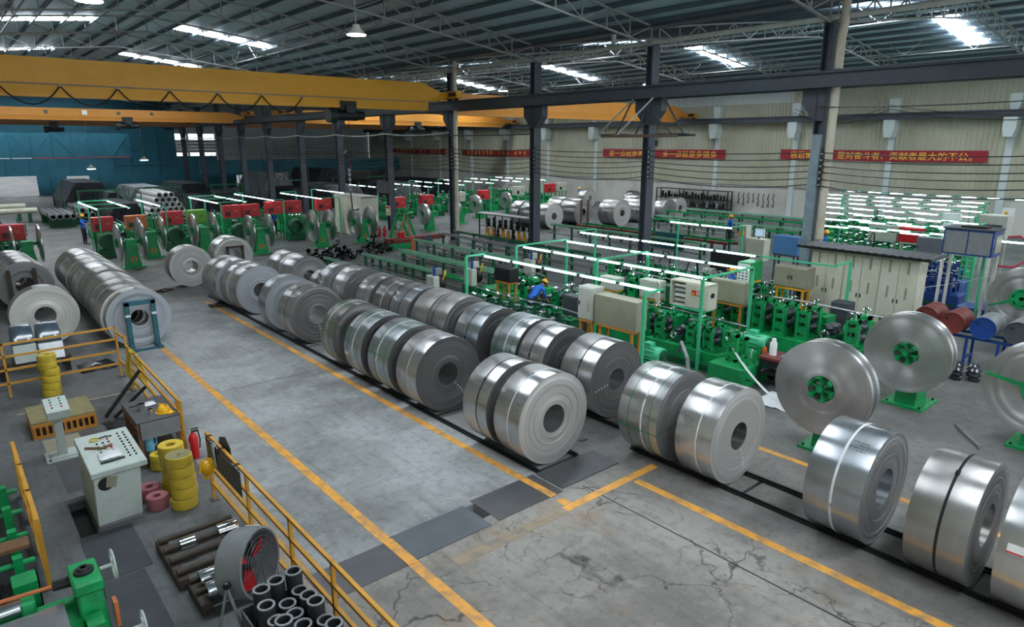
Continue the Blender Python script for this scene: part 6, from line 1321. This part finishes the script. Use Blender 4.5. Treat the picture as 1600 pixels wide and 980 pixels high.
# roller racks
def rack(x0, x1, y0, y1, bars, lb):
    t = thing('roller_rack', lb, 'rack', (x0, y0, 0), group='wooden roller racks')
    for x in (0, x1-x0): MB().bb(x-.07, x+.07, 0, y1-y0, 0, .16).obj('sleeper', 'wood_dark', t, bevel=.012, smooth=0)
    for yy, r in bars: MB().cyl((-.05, yy-y0, .16+r), (x1-x0+.05, yy-y0, .16+r), r, n=14).obj('spindle_bar', 'wood_dark', t)
    return t
rack(1.7, 2.62, 8.72, 9.95, ((9.8, .045), (9.5, .045), (9.18, .055), (8.85, .05)), 'low rack of dark bars with two chrome sleeves by the guard rail')
for x, l, r, lb in ((1.86, .2, .09, 'short chrome sleeve on the rack bar'), (2.38, .28, .12, 'longer chrome sleeve on the rack bar by the guard rail')):
    tag(MB().lathe([(.046, 0), (r, 0), (r, l), (.046, l), (.046, 0)], 'x', 24).obj('chrome_sleeve', 'chrome', None, (x, 9.5, .205)), lb, 'sleeve', 'chrome sleeves')
rack(1.78, 2.62, 8.0, 8.62, ((8.27, .035), (8.57, .035)), 'low rack holding long chrome shafts behind the drum fan')
for y, lb in ((8.42, 'long chrome shaft on the rack, farther of two'), (8.12, 'long chrome shaft on the rack, nearer of two')):
    tag(MB().lathe([(.03, 0), (.1, .0), (.105, .01), (.105, .8), (.1, .81), (.03, .81), (.03, 0)], 'x', 24).obj('chrome_shaft', 'chrome', None, (1.82, y, .265)), lb, 'shaft', 'chrome shafts')
# drum fan
t = thing('drum_fan', 'grey industrial drum fan with red blades on a tube stand', 'fan', (2.19, 7.53, 0))
hd = bpy.data.objects.new('fan_head', None); 
ax = Vector((.62, -.74, .12)).normalized(); Mx = ax.to_track_quat('X', 'Z').to_matrix(); C0 = Vector((0, 0, .82))
def fx(mb):
    mb.v = [tuple(Mx @ Vector(p)+C0) for p in mb.v]; return mb
dr = fx(MB().lathe([(.36, -.2), (.4, -.19), (.42, -.15), (.42, .15), (.43, .17), (.4, .17), (.4, -.14), (.36, -.17)], 'x', 40, closed=True)).obj('drum', 'mid_grey', t)
g = MB()
for r in (.08, .14, .2, .26, .32, .38): g.torus((.17, 0, 0), r, .004, 'x', 32, 4)
for k in range(4):
    a = PI*k/4; g.bar((.172, -.4*math.cos(a), -.4*math.sin(a)), (.172, .4*math.cos(a), .4*math.sin(a)), .006)
fx(g).obj('front_grille', 'dark_grey', t)
g = MB(); g.cyl((-.06, 0, 0), (.08, 0, 0), .07, n=14); fx(g).obj('hub', 'dark_grey', t)
for k in range(3):
    a = 2*PI*k/3; g = MB(); g.add([(-.03, .06*math.cos(a), .06*math.sin(a)), (.04, .06*math.cos(a+.5), .06*math.sin(a+.5)), (.05, .35*math.cos(a+.55), .35*math.sin(a+.55)), (-.03, .35*math.cos(a-.1), .35*math.sin(a-.1)), (-.035, .06*math.cos(a), .06*math.sin(a)), (.035, .06*math.cos(a+.5), .06*math.sin(a+.5)), (.045, .35*math.cos(a+.55), .35*math.sin(a+.55)), (-.035, .35*math.cos(a-.1), .35*math.sin(a-.1))], [(0, 1, 2, 3), (7, 6, 5, 4), (0, 4, 5, 1), (1, 5, 6, 2), (2, 6, 7, 3), (3, 7, 4, 0)]); fx(g).obj('blade', 'red', t)
g = MB(); g.lathe([(.0, -.19), (.38, -.19), (.38, -.18), (0, -.18)], 'x', 30); fx(g).obj('rear_guard', 'black', t)
k = fx(MB().box((0, .3, .3), (.2, .012, .18), Matrix.Rotation(PI/4, 3, 'X'))).obj('maker_label', 'white', t, smooth=0)
sd = Vector((-ax.y, ax.x, 0)).normalized()
for s in (-1, 1):
    e = sd*.46*s; MB().tube([(C0+e+Vector((0, 0, .04))), C0+e, (e.x-.12*ax.x, e.y-.12*ax.y, .35), (e.x-.2*ax.x, e.y-.2*ax.y, .03)], .018, 6).obj('stand_leg', 'mid_grey', t); MB().tube([C0+e, (e.x+.12*ax.x, e.y+.12*ax.y, .35), (e.x+.2*ax.x, e.y+.2*ax.y, .03)], .018, 6).obj('stand_leg', 'mid_grey', t)
    MB().bar((e.x-.22*ax.x, e.y-.22*ax.y, .02), (e.x+.22*ax.x, e.y+.22*ax.y, .02), .03).obj('foot', 'black', t); MB().cyl(C0+e*.92, C0+e*1.04, .04, n=10).obj('pivot', 'black', t)
# tube bin with standing black tubes
TB0 = [(2.29, 6.86), (2.49, 6.83), (2.46, 6.61), (2.45, 6.39), (2.46, 6.18), (2.47, 5.97), (2.48, 5.76), (2.06, 6.74), (2.25, 6.5), (2.04, 6.52), (2.25, 6.28), (2.05, 6.31), (2.26, 6.07), (2.06, 6.1), (2.27, 5.86), (2.07, 5.89), (2.28, 5.65), (2.49, 5.55), (2.08, 5.68), (2.1, 5.47), (2.3, 5.44)]
TBM = [MB().lathe([(.068, 0), (.095, 0), (.095, h-.01), (.092, h), (.072, h), (.068, h-.01), (.068, 0)], 'z', 24).mesh('tube', 'rubber') for h in (.88, .93, .8)]
TRM = MB().lathe([(.07, 0), (.095, 0), (.097, .004), (.095, .012), (.072, .012), (.07, 0)], 'z', 24).mesh('cut_rim', 'mid_grey')
q = random.Random(4)
for k, (x, y) in enumerate(TB0):
    j = k % 3 if k not in (8, 10, 12) else 2; h = (.88, .93, .8)[j]
    t = thing('rubber_tube', 'black thick-walled tube standing upright in the bin beside the drum fan', 'tube', (x, y, .02), group='black tubes in the bin')
    link('sleeve', TBM[j], t); link('cut_rim', TRM, t, (0, 0, h-.006)); t.rotation_euler = (q.uniform(-.015, .015), q.uniform(-.015, .015), 0)
t = thing('tube_bin', 'low steel bin holding the upright black tubes', 'bin', (2.27, 6.15, 0)); MB().bb(-.36, .36, -.86, .86, 0, .015).obj('floor_plate', 'plate_steel', t, smooth=0)
for s in (-1, 1): MB().bb(-.36, .36, s*.87-.01, s*.87+.01, 0, .6).obj('end_plate', 'plate_steel', t, smooth=0); MB().bb(s*.36-.01, s*.36+.01, -.87, .87, 0, .6).obj('side_plate', 'plate_steel', t, smooth=0)
# wrapped packs on stillage
for k, (x0, x1, y, lb) in enumerate(((-.6, .5, 20.4, 'film-wrapped strip pack at the left edge of the stillage'), (.85, 1.35, 20.3, 'grey film-wrapped strip pack in the middle of the stillage'), (1.37, 1.92, 20.25, 'silver film-wrapped strip pack at the right of the stillage'))):
    t = thing('wrapped_pack', lb, 'strip pack', ((x0+x1)/2, y, .42), group='film-wrapped strip packs'); w = x1-x0
    MB().add([(-w/2, -.2, 0), (w/2, -.2, 0), (w/2, .5, 0), (-w/2, .5, 0), (-w/2, -.1, .45), (w/2, -.1, .45), (w/2, .5, .45), (-w/2, .5, .45)], [(0, 3, 2, 1), (4, 5, 6, 7), (0, 1, 5, 4), (1, 2, 6, 5), (2, 3, 7, 6), (3, 0, 4, 7)]).obj('carton', 'console_grey' if k < 2 else 'bright_steel', t, bevel=.02, smooth=0)
    MB().add([(-w/2, -.1, .46), (w/2, -.1, .46), (w/2, .5, .46), (-w/2, .5, .46), (-w/2+.03, .12, .86), (w/2-.03, .12, .86), (w/2-.03, .5, .86), (-w/2+.03, .5, .86)], [(0, 3, 2, 1), (4, 5, 6, 7), (0, 1, 5, 4), (1, 2, 6, 5), (2, 3, 7, 6), (3, 0, 4, 7)]).obj('film_wrap', 'plastic_film', t, bevel=.03)
    for a in (-.15, .12): MB().box((a*w*2, -.035, .58), (.06, .01, .11), Matrix.Rotation(-.5, 3, 'X')).obj('tag', 'white', t, smooth=0)
t = thing('stillage', 'dark low stillage under the film-wrapped packs', 'stillage', (.6, 20.5, 0)); MB().bb(-1.4, 1.45, -.25, .45, .34, .42).obj('deck', 'wood_dark', t, smooth=0)
for a in (-1.3, 0, 1.35):
    for b in (-.2, .4): MB().bb(a-.06, a+.06, b-.06, b+.06, 0, .34).obj('leg', 'black', t, smooth=0)
cloth('tarp', 'black_gloss', (2.56, 20.1, 0), .8, 'glossy black plastic sheet on the floor beside the wrapped packs', 41)
# teal stand before the pale coil
t = thing('coil_stand', 'teal steel portal stand before the pale coil', 'stand', (3.97, 21.12, 0))
for s in (-1, 1): MB().bb(s*.34-.06, s*.34+.06, -.05, .07, 0, 1.4).obj('upright', 'teal_stand', t, smooth=0); MB().bb(s*.34-.08, s*.34+.08, -.35, .15, 0, .06).obj('foot', 'teal_stand', t, smooth=0)
MB().bb(-.4, .4, -.05, .07, 1.3, 1.42).obj('top_beam', 'teal_stand', t, smooth=0); MB().bb(-.3, .3, -.3, -.22, .0, .06).obj('cross_foot', 'teal_stand', t, smooth=0)
for s in (-1, 1): MB().bb(s*.34-.065, s*.34+.065, -.056, .076, .98, 1.05).obj('tape_mark', 'film_white', t, smooth=0)
# frames in front of the other left coils
t = thing('coil_stand', 'dark brown upright pair before the grey left coils', 'stand', (1.95, 28.8, 0))
for s in (-.45, .3): MB().bb(s-.06, s+.06, -.06, .06, 0, 1.5).obj('upright', 'wood_dark', t, smooth=0); MB().bb(s-.08, s+.08, -.3, .1, 0, .05).obj('foot', 'wood_dark', t, smooth=0)
t = thing('coil_stand', 'steel portal frame across the bore of the lone pale coil', 'stand', (9.85, 30.7, 0))
for s in (-.3, .35): MB().bb(s-.05, s+.05, -.05, .05, 0, 1.3).obj('upright', 'wood_dark', t, smooth=0)
MB().bb(-.35, .4, -.05, .05, 1.25, 1.33).obj('top_beam', 'wood_dark', t, smooth=0)
for x, y, lb in ((6.5, 29.1, 'small pile of dark timber wedges by the lone pale coil'), (7.3, 25.0, 'dark timber wedges beside the far end of the aisle row')):
    t = thing('timber_wedges', lb, 'wedges', (x, y, 0)); q = random.Random(int(x*10))
    for k in range(6): MB().box((q.uniform(-.35, .35), q.uniform(-.3, .3), .035+.03*(k > 3)), (.4, .1, .06), Matrix.Rotation(q.uniform(-1, 1), 3, 'Z')).obj('wedge', 'wood_dark', t, smooth=0)
# green slitting machine at the lower left
t = thing('slitting_machine', 'green slitting machine with handwheels, chrome roller and sheet table', 'slitting machine', (0, 8, 0))
p = MB().add([(.45, -.25, 0), (.78, -.25, 0), (.78, .35, 0), (.45, .35, 0), (.48, -.15, 1.02), (.7, -.15, 1.02), (.7, .3, 1.02), (.48, .3, 1.02)], [(0, 3, 2, 1), (4, 5, 6, 7), (0, 1, 5, 4), (1, 2, 6, 5), (2, 3, 7, 6), (3, 0, 4, 7)]).obj('side_column', 'green', t, bevel=.02, smooth=0)
MB().bb(.45, .73, -.19, .34, 1.0, 1.14).obj('column_head', 'green', t, bevel=.02, smooth=0); MB().lathe([(.03, 0), (.1, 0), (.1, .03), (.07, .03), (.06, .06), (.03, .06)], 'z', 18, (.59, .08, 1.14)).obj('bearing_cap', 'black', t)
MB().prism([(-.05, .75), (.1, .75), (.08, .98)], 'x', .785-.04, .79-.02).obj('gusset', 'green_dark', t, smooth=0)
def wheel(parent, c, r, axis='x'):
    k = MB().torus(c, r, .014, axis, 24, 6)
    for j in range(3):
        a = 2*PI*j/3; k.bar(c, (c[0], c[1]+r*math.cos(a), c[2]+r*math.sin(a)), .018)
    k.cyl((c[0]-.14, c[1], c[2]), (c[0]+.02, c[1], c[2]), .022, n=8); return k.obj('handwheel', 'console_grey', parent)
wheel(t, (.9, .3, .98), .17); wheel(t, (1.0, -.55, .62), .15)
MB().bb(-1.2, .5, .18, .34, .55, .75).obj('cross_beam', 'green', t, smooth=0); MB().bb(.3, .48, -.3, .34, 0, .72).obj('inner_plate', 'green', t, smooth=0)
MB().add([(-1.2, -.9, .72), (.36, -.9, .72), (.36, .14, .8), (-1.2, .14, .8), (-1.2, -.9, .74), (.36, -.9, .74), (.36, .14, .82), (-1.2, .14, .82)], [(0, 3, 2, 1), (4, 5, 6, 7), (0, 1, 5, 4), (1, 2, 6, 5), (2, 3, 7, 6), (3, 0, 4, 7)]).obj('sheet_table', 'bright_steel', t, smooth=0)
MB().cyl((-1.2, .3, .86), (.0, .3, .86), .085, n=18).obj('roller', 'chrome', t); MB().cyl((-1.2, -.4, .84), (.1, -.4, .84), .05, n=14).obj('lower_roller', 'chrome', t)
MB().bb(-.02, .12, .2, .42, .6, .92).obj('bearing_block', 'green', t, bevel=.02, smooth=0); MB().cyl((-1.2, .5, .95), (.48, .25, .98), .022, n=8).obj('drive_rod', 'copper_orange', t); MB().cyl((.3, .28, .975), (.46, .25, .98), .06, n=10).obj('coupling', 'black', t)
MB().bb(.78, .82, -.3, -.15, .55, .85).obj('guard_strip', 'copper_orange', t, smooth=0); MB().bb(.5, .66, -.5, -.25, .4, .8).obj('lower_bracket', 'green', t, smooth=0); MB().bb(.52, .64, -.62, -.5, .5, .62).obj('limit_switch', 'crane_yellow', t, smooth=0)
sh = MB().bb(-.05, -.03, .62, .9, 0, .92).bb(-.03, .2, .62, .635, 0, .92).bb(-.03, .2, .885, .9, 0, .92).bb(-.03, .2, .635, .885, .905, .92)
for z0, z1 in ((0, .28), (.42, .6), (.74, .92)): sh.bb(.185, .2, .62, .9, z0, z1)
for z in (.3, .62):      # triangular slots cut through the front plate
    sh.bb(.185, .2, .62, .9, z-.02, z).bb(.185, .2, .86, .9, z, z+.12); sh.prism([(.62, z), (.66, z), (.86, z+.1), (.86, z+.12), (.62, z+.12)], 'x', .185, .2)
sh.obj('second_column', 'green', t, smooth=0)
MB().bb(-1.0, .12, .9, 4.9, 0, .35).obj('bed', 'green_dark', t, smooth=0); MB().bb(-1.0, .02, 1.0, 4.6, .35, .4).obj('bed_plate', 'black', t, smooth=0)
for k in range(4):
    y = 1.4+.75*k; MB().bb(.0, .1, y, y+.12, .35, .85).obj('guide_post', 'green', t, smooth=0); MB().cyl((-1.0, y+.06, .75), (.22, y+.06, .75), .035, n=10).obj('guide_bar', 'green', t)
MB().bb(-1.0, .2, 1.6, 1.85, .85, .9).obj('guide_board', 'wood', t, smooth=0); MB().bb(-1.0, .0, 3.9, 5.2, .35, 1.0).obj('uncoil_housing', 'green', t, bevel=.02, smooth=0)
for k in range(4): MB().cyl((.0, 4.0+.3*k, .7), (.05, 4.0+.3*k, .7), .05, n=10).obj('bolt_cap', 'green_dark', t)
q = random.Random(5); m = MB()
for k in range(26): a = Vector((q.uniform(-.9, .1), q.uniform(.4, 1.1), q.uniform(.55, .75))); m.box(a, (q.uniform(.08, .22), q.uniform(.05, .12), q.uniform(.03, .08)), Matrix.Rotation(q.uniform(0, 3), 3, 'Z'))
o = m.obj('oily_rags', 'black_gloss', t); o['kind'] = 'stuff'
# ================= WORKERS =================
def person(x, y, rz, label, pose='stand', h=1.7, z=0.):
    s = h/1.72
    # skeleton: facing -y; joints with radii and material index (0 shirt 1 trousers 2 skin 3 shoe)
    J = {'pel': (0, 0, .95, .145), 'wai': (0, .0, 1.08, .13), 'che': (0, .01, 1.3, .16), 'nek': (0, .0, 1.47, .065), 'hd0': (0, -.01, 1.54, .07), 'hd1': (0, -.02, 1.62, .1), 'hd2': (0, -.01, 1.7, .07)}
    for sd, n in ((-1, 'l'), (1, 'r')):
        J.update({'hip'+n: (.1*sd, 0, .9, .1), 'kne'+n: (.11*sd, -.02, .5, .068), 'ank'+n: (.115*sd, .02, .1, .045), 'toe'+n: (.125*sd, -.13, .04, .038), 'sho'+n: (.19*sd, .01, 1.4, .066), 'elb'+n: (.25*sd, .03, 1.13, .048), 'wri'+n: (.24*sd, -.09, .9, .034), 'hnd'+n: (.235*sd, -.12, .83, .038)})
    if pose == 'reach':
        J['elbr'] = (.3, -.18, 1.25, .048); J['wrir'] = (.38, -.42, 1.33, .034); J['hndr'] = (.4, -.5, 1.35, .038); J['elbl'] = (-.22, -.2, 1.2, .048); J['wril'] = (-.12, -.44, 1.26, .034); J['hndl'] = (-.1, -.52, 1.27, .038)
    if pose == 'bend':
        for k in ('wai', 'che', 'nek', 'hd0', 'hd1', 'hd2', 'shol', 'shor', 'elbl', 'elbr', 'wril', 'wrir', 'hndl', 'hndr'):
            a, b, c, r = J[k]; dz, dy = c-.95, b; an = .95; J[k] = (a, dy*math.cos(an)-dz*math.sin(an), .95+dz*math.cos(an)+dy*math.sin(an), r)
        for n, sg in (('l', -1), ('r', 1)):
            a, b, c, r = J['sho'+n]; J['elb'+n] = (a*1.15, b-.05, c-.27, .048); J['wri'+n] = (a, b-.2, c-.45, .034); J['hnd'+n] = (a*.95, b-.26, c-.5, .038)
    E_ = [('pel', 'wai', 0), ('wai', 'che', 0), ('che', 'nek', 0), ('nek', 'hd0', 2), ('hd0', 'hd1', 2), ('hd1', 'hd2', 2)]
    for n in 'lr': E_ += [('pel', 'hip'+n, 1), ('hip'+n, 'kne'+n, 1), ('kne'+n, 'ank'+n, 1), ('ank'+n, 'toe'+n, 3), ('che', 'sho'+n, 0), ('sho'+n, 'elb'+n, 0), ('elb'+n, 'wri'+n, 2), ('wri'+n, 'hnd'+n, 2)]
    # hands: five short unequal fingers, thumb from the side of the palm
    for n, sd in (('l', -1), ('r', 1)):
        w_, hd = Vector(J['wri'+n][:3]), Vector(J['hnd'+n][:3]); d = (hd-w_).normalized(); sv = d.cross(Vector((0, 0, 1))); sv = sv.normalized() if sv.length > .1 else Vector((1, 0, 0)); up = sv.cross(d)
        for k, (off, ln) in enumerate(((-.03, .06), (-.01, .072), (.011, .068), (.03, .052))):
            a = hd+d*.02+sv*off; b = a+d*ln*.6; c = b+d*ln*.45-up*.018
            for nm, p in (('fa', a), ('fb', b), ('fc', c)): J[nm+n+str(k)] = tuple(p)+(.0095,)
            E_ += [('hnd'+n, 'fa'+n+str(k), 2), ('fa'+n+str(k), 'fb'+n+str(k), 2), ('fb'+n+str(k), 'fc'+n+str(k), 2)]
        a = hd-d*.02+sv*(-.045*sd); J['th'+n] = tuple(a)+(.011,); J['ti'+n] = tuple(a+d*.04+sv*(-.015*sd))+(.0095,); E_ += [('hnd'+n, 'th'+n, 2), ('th'+n, 'ti'+n, 2)]
    names = list(J); ix = {k: i for i, k in enumerate(names)}
    me = bpy.data.meshes.new('body'); me.from_pydata([J[k][:3] for k in names], [(ix[a], ix[b]) for a, b, _ in E_], [])
    ob = bpy.data.objects.new('body_tmp', me); COL.objects.link(ob)
    md = ob.modifiers.new('skin', 'SKIN'); md.use_smooth_shade = True
    sk = me.skin_vertices[0].data
    for i, k in enumerate(names): sk[i].radius = (J[k][3], J[k][3]*(.8 if k in ('che', 'wai', 'pel') else 1)); sk[i].use_root = (k == 'pel')
    sb = ob.modifiers.new('sub', 'SUBSURF'); sb.levels = 1; sb.render_levels = 1
    bpy.context.view_layer.update()
    bm = bpy.data.meshes.new_from_object(ob.evaluated_get(bpy.context.evaluated_depsgraph_get())); bpy.data.objects.remove(ob)
    bm.name = 'body'; bm.materials.clear()
    for mm in ('shirt_blue', 'trousers', 'skin', 'black'): bm.materials.append(MATS[mm])
    segs = [(Vector(J[a][:3]), Vector(J[b][:3]), mi, (J[a][3]+J[b][3])/2) for a, b, mi in E_]
    for p in bm.polygons:
        c = p.center; best = (9, 0)
        for a, b, mi, r in segs:
            d = b-a; u = max(0, min(1, (c-a).dot(d)/max(1e-6, d.length_squared))); dist = (c-(a+d*u)).length-r*.7
            if dist < best[0]: best = (dist, mi)
        p.material_index = best[1]; p.use_smooth = True
    t = thing('person', label, 'person', (x, y, z), rz, group='workers in blue'); t.scale = (s, s, s)
    link('body', bm, t)
    H2, H1 = Vector(J['hd2'][:3]), Vector(J['hd1'][:3]); up = (H2-H1).normalized() if pose == 'bend' else Vector((0, 0, 1))
    q = up.to_track_quat('Z', 'Y'); hp = H1+up*.05
    hh = helmet(tuple(hp), '', q.to_euler(), t)
    fw = q @ Vector((0, -1, 0)); rt = q @ Vector((1, 0, 0))
    f = MB(); f.cyl(H1+fw*.085-up*.005, H1+fw*.115-up*.025, .018, .008, n=6)
    f.obj('nose', 'skin', t)
    for sd in (-1, 1): MB().box(H1+fw*.092+rt*.036*sd+up*.015, (.02, .02, .012)).obj('eye', 'hair', t); MB().box(H1+rt*.1*sd, (.02, .035, .055)).obj('ear', 'skin', t, bevel=.006)
    MB().box(H1+fw*.09-up*.05, (.045, .015, .01)).obj('mouth', 'rust_red', t)
    g = MB().lathe([(.09, -.03), (.108, -.03), (.112, .02), (.1, .05), (.08, .05)], 'z', 14); g.v = [tuple(q @ Vector(p)+H1-fw*.02) for p in g.v]; g.obj('hair', 'hair', t)
    return t
person(6.3, 46.0, .9, 'worker in blue shirt and yellow helmet reaching to a red cabinet', 'reach', 1.74)
person(14.18, 15.6, 1.6, 'worker in blue bending over the first mill under the lights', 'bend', 1.72, .0)
person(20.1, 12.0, .3, 'worker half hidden behind the green instrument cabinet, yellow helmet showing', 'stand', 1.7)
person(35.2, 21.4, 1.0, 'worker in blue and yellow helmet standing at the far-bay conveyors', 'stand', 1.7)
person(32.15, 14.4, .5, 'worker among the brightly lit far-bay mills, yellow helmet showing', 'stand', 1.7)
person(16.3, 42.6, .3, 'worker in blue behind the post numbered 29', 'stand', 1.7)
person(35.6, 45.2, .6, 'worker in blue between the far-bay decoilers', 'reach', 1.7)
person(46.6, 44.6, .8, 'worker in blue by the wall end of the far-bay mills', 'stand', 1.7)
